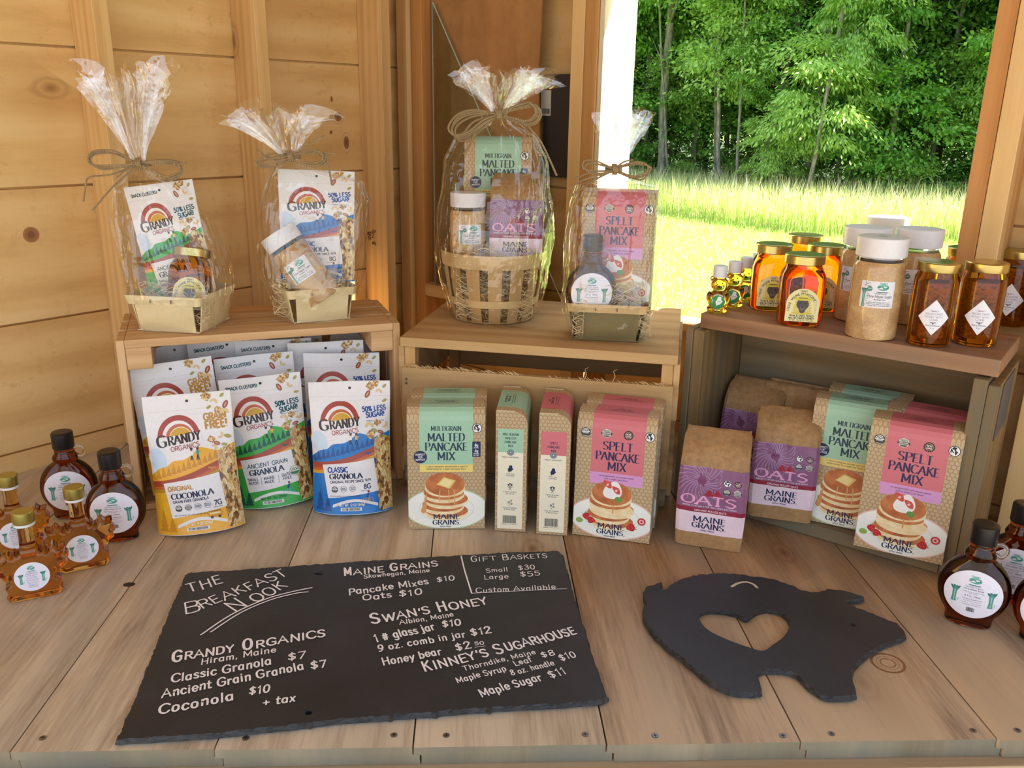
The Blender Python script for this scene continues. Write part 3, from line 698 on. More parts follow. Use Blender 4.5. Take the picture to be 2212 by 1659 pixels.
# meadow of tall grass before the trees
N = 60000; a = rs.uniform(-13, 12, N); d = -3.6 + 4.4 * rs.uniform(0, 1, N) ** 1.3
d += .35 * np.sin(a * 1.1) * (d < -2.6)
pts = np.c_[TP.x + TD.x * a + TN.x * d, TP.y + TD.y * a + TN.y * d]
tag(obj('meadow_grass', blade_mesh('meadow_grass', pts, .26, .66, .010, .35, 1, M_GRASS)), 'tall seeding meadow grass along the edge of the wood', 'grass', kind='stuff')
N = 9000; a = rs.uniform(-13, 12, N); d = -3.2 + 3.6 * rs.uniform(0, 1, N)
pts = np.c_[TP.x + TD.x * a + TN.x * d, TP.y + TD.y * a + TN.y * d]
tag(obj('seed_heads', blade_mesh('seed_heads', pts, .45, .80, .009, .35, 5, green_leaf('seed_head_straw', 'b9b074', 'd8cf9c', 'efe6c6', .3))), 'pale straw seed heads rising above the tall meadow grass', 'grass', kind='stuff')
N = 90000; r = 2.2 + 13 * rs.uniform(0, 1, N) ** .75; th = rs.uniform(-.10, .85, N)
pts = np.c_[r * np.sin(th), r * np.cos(th)]
keep = (pts[:, 0] * NR.x + pts[:, 1] * NR.y > KR + .3) & ((pts[:, 0] - TP.x) * TN.x + (pts[:, 1] - TP.y) * TN.y < -2.8)
tag(obj('lawn_grass', blade_mesh('lawn_grass', pts[keep], .03, .11, .007, .7, 2, M_LAWN)), 'short sunlit lawn between the stall and the tall grass', 'grass', kind='stuff')
# foliage: leaves set in sprays inside a lumpy crown
def foliage(name, pads, per, rx, rz, ll, lw, droop, seed, mat, padr=.42):
    r = np.random.RandomState(seed); m = pads * per
    v = r.normal(size=(pads, 3)); v /= np.linalg.norm(v, axis=1)[:, None]; k = r.uniform(.25, 1, pads) ** .5
    pc = v * k[:, None] * np.array([rx, rx, rz]); pr = padr * r.uniform(.5, 1.25, pads); out = v.copy(); out[:, 2] *= .3; out /= np.linalg.norm(out, axis=1)[:, None] + 1e-6
    C0 = np.repeat(pc, per, 0); O = np.repeat(out, per, 0); PR = np.repeat(pr, per)[:, None]
    q = r.normal(size=(m, 3)) * np.array([.55, .55, .16]); q += O * r.uniform(-.2, .9, m)[:, None]
    q[:, 2] -= droop * .35 * (q[:, 0] ** 2 + q[:, 1] ** 2)
    C = C0 + q * PR
    D = q * .8 + r.normal(size=(m, 3)) * .5 + O * .5; D[:, 2] -= droop; D /= np.linalg.norm(D, axis=1)[:, None]
    S = np.cross(D, r.normal(size=(m, 3)) * .5 + np.array([0, 0, 1])); S /= np.linalg.norm(S, axis=1)[:, None]
    Nn = np.cross(D, S); L = (ll * r.uniform(.6, 1.15, m))[:, None]; Wd = (lw * r.uniform(.7, 1.1, m))[:, None]
    P = np.zeros((m, 4, 3)); P[:, 0] = C; P[:, 1] = C + D * L * .5 + S * Wd * .5 + Nn * L * .05; P[:, 2] = C + D * L; P[:, 3] = C + D * L * .5 - S * Wd * .5 + Nn * L * .05
    b = np.arange(m)[:, None] * 4
    return np_mesh(name, P.reshape(-1, 3), [b + np.array([0, 1, 2, 3])], mat)
FO = [foliage('foliage', 46, 230, 1.05, 1.6, .10, .055, .25, 11, M_LEAF, .46), foliage('foliage', 40, 230, 1.0, 1.2, .105, .055, .35, 12, M_LEAF, .44),
      foliage('foliage', 26, 230, .95, .9, .115, .040, .9, 13, M_LEAF2, .34), foliage('foliage', 26, 230, .8, .9, .09, .05, .3, 14, M_LEAF2, .36)]
def trunk_mesh(h, r, seed, lean=.05):
    q = random.Random(seed); pts = []; x = y = 0.
    dx, dy = q.uniform(-lean, lean), q.uniform(-lean, lean)
    for i in range(9):
        t = i / 8; pts.append((x + dx * h * t + q.uniform(-.03, .03), y + dy * h * t + q.uniform(-.03, .03), h * t))
    mb = MB().tube(pts, [r * (1 - .6 * i / 8) for i in range(9)], 8)
    for i in range(5):
        a = pts[3 + i % 5]; an = q.uniform(0, 6.28); L = q.uniform(.5, 1.1)
        mb.tube([a, (a[0] + math.cos(an) * L * .5, a[1] + math.sin(an) * L * .5, a[2] + L * .35), (a[0] + math.cos(an) * L, a[1] + math.sin(an) * L, a[2] + L * .8)], [r * .4, r * .25, r * .1], 5)
    return mb.mesh('trunk', M_BARK, 180)
TRK = [trunk_mesh(7.5, .075, 1), trunk_mesh(7.5, .055, 2, .08), trunk_mesh(7.0, .11, 3, .03)]
def tree(a, d, crowns, tk, ts, label, name='tree', group='trees along the wood edge', cat='tree', rz=None):
    x, y = edge(a, d)
    t = thing(name, label, cat, (x, y, GZ), group=group, rz=random.uniform(0, 6.28) if rz is None else rz)
    if tk is not None:
        o = obj('trunk', TRK[tk], t); o.scale = (ts, ts, 1 if len(crowns) < 4 else 1.5)
    for (k, cx, cy_, cz, s, sz) in crowns:
        o = obj('foliage', FO[k], t); o.location = (cx, cy_, cz); o.scale = (s, s, sz); o.rotation_euler = (0, 0, random.uniform(0, 6.28))
    return t
q = random.Random(21)
U = q.uniform
# front row
i = 0
for a in np.arange(-9.5, 12, 1.55):
    k = i % 4; i += 1
    if k == 0: tree(a, U(.3, .9), [(0, 0, 0, U(3.4, 4.2), 1., 1.2), (1, .3, 0, 6.4, 1., 1.2)], 0, 1., 'tall slim-trunked leafy tree on the wood edge')
    elif k == 1: tree(a, U(.2, .6), [(1, 0, 0, U(1.6, 2.2), 1., 1.05), (0, 0, .2, 4.6, .9, 1.1)], 1, 1., 'bushy tree leafed almost down to the meadow grass')
    elif k == 2: tree(a, U(.6, 1.1), [(0, 0, 0, 4.4, 1., 1.3), (3, .3, .2, 2.2, .8, 1.)], 2, 1., 'pale bare-trunked tree with its crown set high')
    else: tree(a, U(.0, .4), [(3, 0, 0, 2.9, 1.1, 1.4), (1, .2, .1, 5.2, 1., 1.2)], 1, .9, 'light green tree with open sprays of leaves')
# the drooping light tree near the right-hand post, and light saplings
tree(3.4, -.9, [(2, 0, 0, 2.1, 1.1, 1.0), (2, -.8, .3, 1.3, .75, .7), (2, .5, .2, 3.3, .8, .9)], 1, .8, 'bright tree with long drooping leaves near the right window post', group=None)
tree(1.9, -.35, [(3, 0, 0, 3.9, .8, 1.0), (2, .1, 0, 2.6, .5, .6)], 1, .6, 'slender yellow-green tree beside the drooping tree', group=None)
tree(-2.2, -.4, [(3, 0, 0, 1.2, .7, .9)], 1, .5, 'small bright sapling in front of the trunks, left in the window', group=None)
tree(-3.0, .1, [(3, 0, 0, 3.4, .75, 1.5)], 1, .5, 'narrow light green tree just right of the sunlit window jamb', group=None)
for a in np.arange(-10, 12, 1.15):
    x, y = edge(a, U(.1, 1.1))
    o = obj('shrub', FO[1] if U(0, 1) < .6 else FO[3]); o.location = (x, y, GZ + .35); s = U(.45, .75); o.scale = (s, s, s * .8)
    tag(o, 'low dark shrub at the foot of the trees', 'shrub', 'undergrowth shrubs along the wood edge')
# rows behind, darker
for row, (d0, n0, st) in enumerate(((2.2, 16, 1.7), (3.9, 15, 1.9), (6.0, 14, 2.2))):
    for j in range(n0):
        a = -12 + j * st + U(-.4, .4)
        tree(a, d0 + U(-.4, .4), [(0, 0, 0, U(1.3, 2.2), 1.15, 1.2), (1, 0, 0, U(4., 5.), 1.3, 1.5)] + [(0, .2, 0, 7.4, 1.7, 1.5), (1, 0, .3, U(10.2, 11.5), 2.2, 2.0)], q.choice((0, 1, 2)), U(.7, 1.1),
             ('thin-trunked tree in the second row of the wood', 'shaded tree deeper inside the wood', 'farthest row tree filling the back of the wood')[row], group='trees inside the wood, row %d' % (row + 2))
for j in range(46):
    x, y = edge(U(-8, 9), U(.3, 3.4))
    o = obj('bare_trunk', TRK[q.choice((0, 1, 2))]); o.location = (x, y, GZ); o.rotation_euler = (U(-.10, .10), U(-.16, .16), U(0, 6.2)); s = U(.35, .8); o.scale = (s, s, 1)
    tag(o, 'thin pale bare trunk standing among the leaves', 'tree trunk', 'bare trunks in the wood')

# say which tree of the front row is which, by where it shows in the window
def px_of(o):
    v = RW.transposed() @ (o.location + Vector((0, 0, 2)) - Vector((0, 0, CAMH))); return v.x / v.z * F + CX
bykind = {}
for o in COL.objects:
    if o.get('group') == 'trees along the wood edge': bykind.setdefault(o['label'], []).append(o)
for lab, os_ in bykind.items():
    ins = sorted([o for o in os_ if 1290 < px_of(o) < 2170], key=px_of); outs = [o for o in os_ if o not in ins]
    ph = {1: ['in the window view'], 2: ['left in the window view', 'right in the window view'], 3: ['left in the window view', 'middle of the window view', 'right in the window view'], 4: ['far left in the window', 'left of middle in the window', 'right of middle in the window', 'far right in the window']}.get(len(ins), [''] * len(ins))
    for o, q_ in zip(ins, ph): o['label'] = lab + ', ' + q_
    for o in outs: o['label'] = lab + (', hidden left of the window' if px_of(o) < 1300 or px_of(o) > 9000 else ', beyond the right post')
# ------------------------------------------------------------------ packages
def kraft_dots(key, base, dot, plane, pitch=.0064):
    "kraft board printed with rows of ringed dots"
    if key in MATS: return MATS[key]
    n = NT(key); tc = n.n('ShaderNodeTexCoord'); se = n.n('ShaderNodeSeparateXYZ'); n.l(tc.outputs['Object'], se.inputs[0])
    a, b = se.outputs[plane[0]], se.outputs[plane[1]]; ds = []
    for o in (0., .5):
        fa = n.math('SUBTRACT', n.math('FRACT', n.math('ADD', n.math('DIVIDE', a, pitch), 50 + o)), .5)
        fb = n.math('SUBTRACT', n.math('FRACT', n.math('ADD', n.math('DIVIDE', b, pitch * 1.732), 50 + o)), .5)
        fb = n.math('MULTIPLY', fb, 1.732)
        ds.append(n.math('SQRT', n.math('ADD', n.math('MULTIPLY', fa, fa), n.math('MULTIPLY', fb, fb))))
    d = n.math('MINIMUM', *ds)
    inn = n.math('LESS_THAN', d, .36); core = n.math('LESS_THAN', d, .22)
    f = n.math('SUBTRACT', inn, n.math('MULTIPLY', core, .45))
    nz = n.noise(n.obj(), 90, 3)
    col = n.mix(n.math('MULTIPLY', f, .8), lin(base), lin(dot)); col = n.mix(n.math('MULTIPLY', nz, .15), col, lin('6b5536'))
    n.bsdf(col, .6); MATS[key] = n.m; return n.m
K_XZ = kraft_dots('kraft_dots_front', 'ab9068', 'd3bb93', (0, 2)); K_YZ = kraft_dots('kraft_dots_side', 'ab9068', 'd3bb93', (1, 2)); K_XY = kraft_dots('kraft_dots_top', 'b3966c', 'd6bd94', (0, 1))
# prints with a grain of their own
def granola_mat():
    n = NT('granola_clusters'); v = n.obj((1, 1, .6))
    f = n.noise(v, 300, 2, .5, 1.2); f2 = n.noise(n.obj(), 120, 3, .6); vo = n.n('ShaderNodeTexVoronoi'); n.l(v, vo.inputs['Vector']); vo.inputs['Scale'].default_value = 210
    se = n.n('ShaderNodeSeparateColor'); n.l(vo.outputs['Color'], se.inputs[0])
    k = n.math('ADD', n.math('MULTIPLY', f, .55), n.math('MULTIPLY', se.outputs[0], .45))
    col = n.ramp(k, [(.24, '3a200e'), (.36, '85562a'), (.48, 'bd9150'), (.60, 'dcc080'), (.72, 'ead8a4'), (.82, 'a29a4c')])
    col = n.mix(n.ramp(f2, [(.58, '000000'), (.66, '999999')]), col, lin('7a2f1c'))
    n.bsdf(col, .3, Coat_Weight=.6); n.bump(n.math('ADD', f, vo.outputs['Distance']), .5, .002); return n.m
SPECIAL['granola'] = granola_mat()
def tint(key, stops, scale=40, rough=.5, stretch=(1, 1, 1)):
    n = NT(key); f = n.noise(n.obj(stretch), scale, 3, .6); n.bsdf(n.ramp(f, stops), rough); return n.m
SPECIAL['cake_top'] = tint('printed_griddle_brown', [(.35, 'a8562c'), (.6, 'c97f48')], 45)
SPECIAL['cake_side'] = tint('printed_batter_cream', [(.35, 'e3c48c'), (.6, 'f3e2b6')], 45, .5, (1, 1, 3))
SPECIAL['plate'] = tint('printed_plate_white', [(.3, 'e6e8dc'), (.7, 'f2f3ea')], 12)
SPECIAL['cluster'] = tint('printed_oat_cluster', [(.35, '7a4a22'), (.5, 'c69a5c'), (.62, 'ead6a4')], 330)
BOXW, BOXD, BOXH = .117, .047, .195
PROF = [(0, 0), (0, .174), (.0012, .181), (.0045, .1875), (.0105, .1925), (.019, .1945), (.047, .195)]     # (depth, height) of the front and the rolled top edge
PL = [0.]
for a, b in zip(PROF, PROF[1:]): PL.append(PL[-1] + math.hypot(b[0] - a[0], b[1] - a[1]))
def prof_at(s):
    for i in range(len(PL) - 1):
        if s <= PL[i + 1] or i == len(PL) - 2:
            t = (s - PL[i]) / (PL[i + 1] - PL[i]); a, b = PROF[i], PROF[i + 1]; L = math.hypot(b[0] - a[0], b[1] - a[1])
            return a[0] + (b[0] - a[0]) * t, a[1] + (b[1] - a[1]) * t, -(b[1] - a[1]) / L, (b[0] - a[0]) / L
def box_front(u, v, o):
    y, z, ny, nz = prof_at(v); return (u - BOXW / 2, y + ny * o, z + nz * o)
def box_right(u, v, o): return (BOXW / 2 + o, u, v)
def box_left(u, v, o): return (-BOXW / 2 - o, BOXD - u, v)
NAVY = '1f2a4d'
def badge(A, x, y, r, kind, layer=3):
    if kind == 'usda':
        A.ell(x, y, r, r, 'f2f0ea', layer, 20); A.ring(x, y, r * .86, r, '2a2a2a', layer + 1, 20); A.rect(x - r * .85, y - r * .35, x + r * .85, y + .0, '2a2a2a', layer + 1)
        A.text('USDA', x, y + r * .18, r * .5, '2a2a2a', layer + 2, w=.2, k=2); A.text('ORGANIC', x, y - r * .28, r * .24, 'f2f0ea', layer + 2, w=.2, k=2)
        A.ell(x, y - r * .35, r * .8, r * .4, '3a3a3a', layer + 1, 12, 0, PI, 2 * PI)
    elif kind == 'earth':
        A.ell(x, y, r, r, '1d1d1f', layer, 20); A.ell(x, y, r * .88, r * .88, 'f4f3ee', layer + 1, 20)
        A.poly([(x - r * .2, y + r * .8), (x + r * .35, y + r * .7), (x + r * .15, y + r * .25), (x + r * .5, y + r * .1), (x + r * .1, y - r * .1), (x - r * .1, y + r * .3), (x - r * .5, y + r * .45)], '1d1d1f', layer + 2)
        A.poly([(x + r * .0, y - r * .1), (x + r * .62, y + r * .0), (x + r * .45, y - r * .4), (x + r * .2, y - r * .8)], '1d1d1f', layer + 2)
        A.text('K', x - r * .38, y - r * .35, r * .75, '1d1d1f', layer + 2, 'serif', w=.26, k=2)
    elif kind == 'nongmo':
        for i in range(16): A.ell(x + r * .88 * math.cos(i * PI / 8), y + r * .88 * math.sin(i * PI / 8), r * .16, r * .16, '2a2622', layer, 6)
        A.ell(x, y, r * .9, r * .9, '2a2622', layer, 20); A.ring(x, y, r * .66, r * .74, 'd9a08c', layer + 1, 20)
        A.text('NON', x, y + r * .06, r * .36, 'f0ded2', layer + 2, w=.2, k=2); A.text('GMO', x, y - r * .42, r * .36, 'f0ded2', layer + 2, w=.2, k=2)
    elif kind == 'diamond':
        A.poly([(x - r * 1.2, y), (x - r * .7, y + r * .7), (x, y + r), (x + r * .7, y + r * .7), (x + r * 1.2, y), (x + r * .7, y - r * .7), (x, y - r), (x - r * .7, y - r * .7)], 'd8d2c6', layer)
        A.rect(x - r * 1.15, y - r * .3, x + r * 1.15, y + r * .25, '33302c', layer + 1); A.text('ORGANIC', x, y - r * .18, r * .34, 'eeeae0', layer + 2, w=.18, k=2)
        A.text('MOFGA', x, y + r * .36, r * .3, '33302c', layer + 1, w=.2, k=2); A.ell(x, y - r * .45, r * .7, r * .35, '55504a', layer + 1, 12, 0, PI, 2 * PI)
def maine(A, x, y, s, col, layer=2):
    p = [(-.25, -.5), (-.05, -.28), (.1, -.3), (.38, 0), (.5, .18), (.32, .3), (.3, .7), (.05, .8), (-.02, .72), (-.12, .8), (-.25, .35), (-.42, .1), (-.35, -.2)]
    A.poly([(x + a * s, y + b * s) for a, b in p], col, layer)
def brand_mark(A, x, y, h, col=NAVY, layer=6, sub=True, w=.24):
    "MAINE / GRAINS."
    A.text('MAINE', x, y + h * 1.22, h, col, layer, 'serif', w=w, width=h * 5.3, wx=1.05)
    A.text('GRAINS.', x, y, h, col, layer, 'serif', w=w, width=h * 5.6)
    if sub: A.lines(x - h * 1.4, x + h * 1.4, y - h * .62, y - h * .18, 1, col, layer, 3, .7, .05)
def strawberry(A, x, y, r, rot=0, layer=7):
    c, q = math.cos(rot), math.sin(rot)
    R = lambda a, b: (x + a * r * c - b * r * q, y + a * r * q + b * r * c)
    A.poly(catmull([R(0, -1.15), R(.75, -.35), R(.85, .35), R(.3, .7), R(-.3, .7), R(-.85, .35), R(-.75, -.35)], 4, True), 'c4202c', layer)
    for a in (-.7, -.3, .1, .5): A.poly([R(a * .4, .6), R(a + .12, .75), R(a * 1.3, 1.15)], '4c7a3a', layer + 1)
    for a, b in ((-.3, 0), (.2, .2), (.25, -.4), (-.15, -.6)): A.ell(*R(a, b), r * .06, r * .09, 'e8b060', layer + 1, 5)
def pancakes(A, x, y, w, layer=4, topping='butter'):
    h = w * .19
    n = 5
    for i in range(n):
        yy = y + i * h * .78; dx = (.03, -.05, .02, -.03, 0)[i] * w; ww = w * (1., .97, 1.02, .95, .93)[i] / 2
        A.ell(x + dx, yy, ww, h * 1.12, 'cake_side', layer, 28)
        A.ell(x + dx, yy + h * .28, ww * .985, h * .95, 'cake_top', layer, 28) if i < n - 1 else None
        layer += .35
    yy = y + (n - 1) * h * .78 + h * .45; A.ell(x, yy, w * .465, h * 1.55, 'cake_side', layer, 30)
    A.ell(x, yy + h * .12, w * .455, h * 1.5, 'cake_top', layer + .4, 30)
    if topping == 'butter':
        A.poly([(x - w * .2, yy + h * .1), (x - w * .02, yy + h * 1.05), (x + w * .24, yy + h * .6), (x + w * .1, yy - h * .45)], 'ecd07c', layer + 1)
        A.poly([(x - w * .14, yy + h * .15), (x - w * .01, yy + h * .85), (x + w * .17, yy + h * .5), (x + w * .07, yy - h * .25)], 'f5e3a0', layer + 1.4)
        A.poly(catmull([(x - w * .43, yy - h * 1.0), (x - w * .5, yy - h * 2.4), (x - w * .56, yy - h * 3.3), (x - w * .50, yy - h * 3.7), (x - w * .44, yy - h * 3.3), (x - w * .43, yy - h * 2)], 4, True), 'd99a58', layer + 1)
        for dx in (-.12, .08, .2): A.pen([(x + dx * w, yy - h * .6), (x + dx * w * 1.1, yy - h * 1.6), (x + dx * w * 1.05, yy - h * (2.3 + dx))], w * .022, 'dfae70', layer + 1, 'round')
    else:
        A.poly(catmull([(x - w * .2, yy + h * .2), (x - w * .1, yy + h * 1.2), (x + w * .08, yy + h * 1.7), (x + w * .2, yy + h * 1.0), (x + w * .22, yy + h * .1), (x + w * .1, yy - h * .5), (x - w * .12, yy - h * .45)], 4, True), 'f6f0ea', layer + 1)
        for dx, dy, r_ in ((-.10, 1.2, .5), (.10, .55, -.9)):
            A.poly(catmull([(x + dx * w - w * .1, yy + dy * h + h * .5), (x + dx * w + w * .06, yy + dy * h + h * .3), (x + dx * w + w * .09, yy + dy * h - h * .4), (x + dx * w - w * .02, yy + dy * h - h * .3)], 4, True), 'd4514c', layer + 1.5)
            A.ell(x + dx * w, yy + dy * h, w * .035, h * .14, 'f3c4b8', layer + 2, 8, .6)
        A.ell(x + w * .16, yy - h * .55, w * .085, h * .34, '5d9a48', layer + 2, 12, -.3)
        for dx in (.05,): A.pen([(x + dx * w, yy - h * 1.3), (x + dx * w, yy - h * 2.3)], w * .03, 'd99a58', layer + 1, 'round')
def pancake_art(kind):
    malt = kind == 'malt'
    C1, C2, TX = ('a2caab', 'edd579', '1f3a4a') if malt else ('d2737a', 'd79acb', '2a2350')
    A = Art(); W = BOXW; x0, x1 = .0185, .0985
    if not malt: x0, x1 = .0225, .101
    A.rect(x0, .0925, x1, PL[-1] - .0001, C1, 1); A.rect(x0, .0805 if malt else .077, x1, .0926, C2, 1)
    if not malt:
        for i in range(13): A.ell(x0 + (x1 - x0) * (i + .5) / 13, .077, .0033, .003, C2, 1, 10)
    cx = (x0 + x1) / 2
    if malt:
        A.text('MULTIGRAIN', cx, .146, .0072, TX, 2, 'serif', w=.19, width=.045)
        A.text('MALTED', cx, .1300, .0120, TX, 2, 'serif', w=.21, width=.055)
        A.text('PANCAKE', cx, .1150, .0120, TX, 2, 'serif', w=.21, width=.063)
        A.text('MIX', cx, .1000, .0120, TX, 2, 'serif', w=.21, width=.026)
        A.text('A classic multigrain pancake with a touch of', cx, .0882, .0026, TX, 2, w=.13, width=.064, skew=.25, k=2)
        A.text('malted barley for a sweet and toasty flavor.', cx, .0842, .0026, TX, 2, w=.13, width=.061, skew=.25, k=2)
        A.ell(.0195, .1045, .0100, .0100, NAVY, 3, 28)
        for j, t in enumerate(('PERFECT', 'FOR', 'WAFFLES')): A.text(t, .0195, .1070 - j * .0040, .0027, 'e9ecf2', 4, w=.2, rot=.05, width=(.0140, .0062, .0140)[j], k=2)
        A.rect(.0975, .1045, .1100, .1290, NAVY, 3, .001)
        for yy, t in ((.1215, '8g'), (.1125, '4g')): A.text(t, .10375, yy, .0040, 'eef0f4', 4, w=.2, k=2); A.lines(.0995, .108, yy - .0032, yy - .0012, 1, 'eef0f4', 4, 1, .8)
        A.rect(.0985, .1092, .109, .1095, 'eef0f4', 4); A.lines(.0985, .109, .1055, .1085, 1, 'eef0f4', 4, 7, .6)
        badge(A, .1045, .1500, .0075, 'earth')
        A.ell(W / 2, .036, .0620, .0375, 'c0d0a8', 1, 60) if 0 else None
        pl, ring = 'plate', 'bccaa0'
    else:
        A.text('SPELT', cx, .1290, .0125, TX, 2, 'serif', w=.21, width=.0440)
        A.text('PANCAKE', cx, .1130, .0125, TX, 2, 'serif', w=.21, width=.0640)
        A.text('MIX', cx, .0975, .0125, TX, 2, 'serif', w=.21, width=.027)
        A.text('An exceptionally soft ancient wheat', cx, .0865, .0026, TX, 2, w=.13, width=.052, skew=.25, k=2)
        A.text('with a sweet nutty flavor.', cx, .0822, .0026, TX, 2, w=.13, width=.036, skew=.25, k=2)
        badge(A, .0130, .1530, .0072, 'usda'); badge(A, .0440, .1540, .0070, 'diamond'); badge(A, .0760, .1540, .0072, 'nongmo'); badge(A, .1070, .1545, .0075, 'earth')
        pl, ring = 'plate', 'e8bdb4'
    A.it = [(l, c, [(x, y + .0125 if y < .170 else y) for x, y in p]) for l, c, p in A.it]
    # the plate, cut by the box edges
    def cutell(rx, ry, col, layer):
        p = []
        for i in range(72):
            t = 2 * PI * i / 72; p.append((min(max(W / 2 + rx * math.cos(t), .0004), W - .0004), max(.0335 + ry * math.sin(t), .0006)))
        A.poly(p, col, layer)
    cutell(.0640, .0345, ring, 1.6); cutell(.0622, .0325, pl, 2.); cutell(.0420, .0230, 'dfe2d4', 2.4); cutell(.0405, .0218, pl, 2.8)
    pancakes(A, W / 2 - .002, .0270, .066, 3.4, 'butter' if malt else 'cream')
    if not malt:
        strawberry(A, .0200, .0330, .0062, .4); strawberry(A, .0275, .0270, .0062, 1.4); strawberry(A, .0890, .0230, .0070, -1.3)
        A.ell(.0100, .0250, .0055, .0042, '8fae54', 7, 14); A.ell(.1035, .0340, .0062, .0060, 'c4303a', 7, 16); A.ell(.1035, .0340, .0040, .0038, 'eeb9ac', 8, 14); A.ell(.1035, .0340, .0018, .0018, 'c4303a', 9, 10)
    brand_mark(A, W / 2, .0072, .0076)
    for q, (dx, dy) in enumerate(((0, 0),)): pass
    # words on the folded-over top
    s0 = PL[-1]
    if malt:
        A.text('MULTIGRAIN MALTED', cx, s0 - .0120, .0030, TX, 2, 'serif', w=.2, width=.036, k=2); A.text('PANCAKE MIX', cx, s0 - .0170, .0036, TX, 2, 'serif', w=.2, width=.026, k=2)
    else:
        A.text('SPELT', cx, s0 - .0120, .0026, TX, 2, 'serif', w=.2, width=.010, k=2); A.text('PANCAKE MIX', cx, s0 - .0170, .0036, TX, 2, 'serif', w=.2, width=.030, k=2)
    A.lines(cx - .025, cx + .025, s0 - .0255, s0 - .019, 2, TX, 2, 5, .4)
    return A
def side_art(kind):
    malt = kind == 'malt'
    C1, TX = ('a2caab', '1f3a4a') if malt else ('d2737a', '2a2350')
    A = Art(); D = BOXD; x0, x1 = .0035, D - .0055
    A.rect(x0, .004, x1, .132, 'efe8cc', 1, .0015); A.rect(x0, .130, x1, .1672, C1, 2)
    words = ('MULTIGRAIN', 'MALTED', 'PANCAKE', 'MIX') if malt else ('SPELT', 'PANCAKE', 'MIX')
    cx = (x0 + x1) / 2
    for i, t in enumerate(words): A.text(t, cx, (.1570 if malt else .1475) - i * .0061, .0036, TX, 3, 'serif', w=.2, width=(.0235, .0155, .0180, .0075)[i] if malt else (.0115, .0180, .0075)[i], k=3)
    A.ell(cx, .1300, .0052, .0052, '7c838c', 4, 24); A.ring(cx, .13, .0034, .0038, 'a4aab0', 5, 20); A.ell(cx, .13, .0009, .0009, 'efe8cc', 5, 8)
    A.text('Milled in small batches', cx, .1215, .0021, NAVY, 3, w=.13, width=.0250, k=2)
    maine(A, cx, .1020, .0095, NAVY, 3); A.text('With love', cx, .0945, .0021, NAVY, 3, w=.13, width=.0125, k=2); A.text('from Maine', cx, .0915, .0021, NAVY, 3, w=.13, width=.0125, k=2)
    # knot of oats
    for dx in (-.0022, .0, .0022): A.ring(cx + dx, .0748, .0011, .0016, NAVY, 3, 12)
    for s_ in (-1, 1): A.pen([(cx + s_ * .002, .0690), (cx - s_ * .0015, .0735)], .0006, NAVY, 3); A.ell(cx + s_ * .0025, .0775, .0018, .0010, NAVY, 3, 8, s_ * .6); A.ell(cx + s_ * .0010, .0788, .0015, .0009, NAVY, 3, 8, -s_ * .6)
    A.text('7 grams of protein' if not malt else '8 grams of protein', cx, .0650, .0021, NAVY, 3, w=.13, width=.0200, k=2); A.text('per serving', cx, .0620, .0021, NAVY, 3, w=.13, width=.0120, k=2)
    for dx, dy, r in ((-.0015, 0, .0019), (.0025, -.0022, .0017), (.0020, .0026, .0014), (-.0005, -.0048, .0009)): A.ell(cx + dx, .0485 + dy, r, r, '5a6274', 3, 8); A.ell(cx + dx, .0485 + dy, r * .35, r * .35, 'efe8cc', 4, 6)
    A.text('Enjoy the freshness', cx, .0385, .0021, NAVY, 3, w=.13, width=.0210, k=2); A.text('of Maine Grains', cx, .0355, .0021, NAVY, 3, w=.13, width=.0170, k=2)
    A.barcode(cx - .0105, .0135, cx + .0105, .0265, '26262a', 3, 4); A.lines(cx - .012, cx + .012, .0105, .0130, 1, '26262a', 3, 2, .6, .02)
    return A
def facts_art():
    A = Art(); D = BOXD; x0, x1 = .006, D - .004
    A.rect(x0, .010, x1, .172, 'e6dfcb', 1, .0005); A.text('Nutrition Facts', (x0 + x1) / 2, .1620, .0042, '2a2a2a', 2, w=.2, width=.032, k=2)
    for i, y in enumerate((.157, .150, .138, .130, .123, .116, .109, .102, .095, .088, .081, .074, .066)):
        A.rect(x0 + .001, y, x1 - .001, y + (.0016 if i in (1, 12) else .0003), '2a2a2a', 2); A.lines(x0 + .001, x1 - .004, y - .0055, y - .0015, 1, '2a2a2a', 2, i, .6, .5, False)
    A.lines(x0 + .001, x1 - .001, .015, .062, 14, '3a3a3a', 2, 40, .55, .2, False)
    return A
PANC_ART = {k: (pancake_art(k), side_art(k)) for k in ('malt', 'spelt')}; FACTS = facts_art()
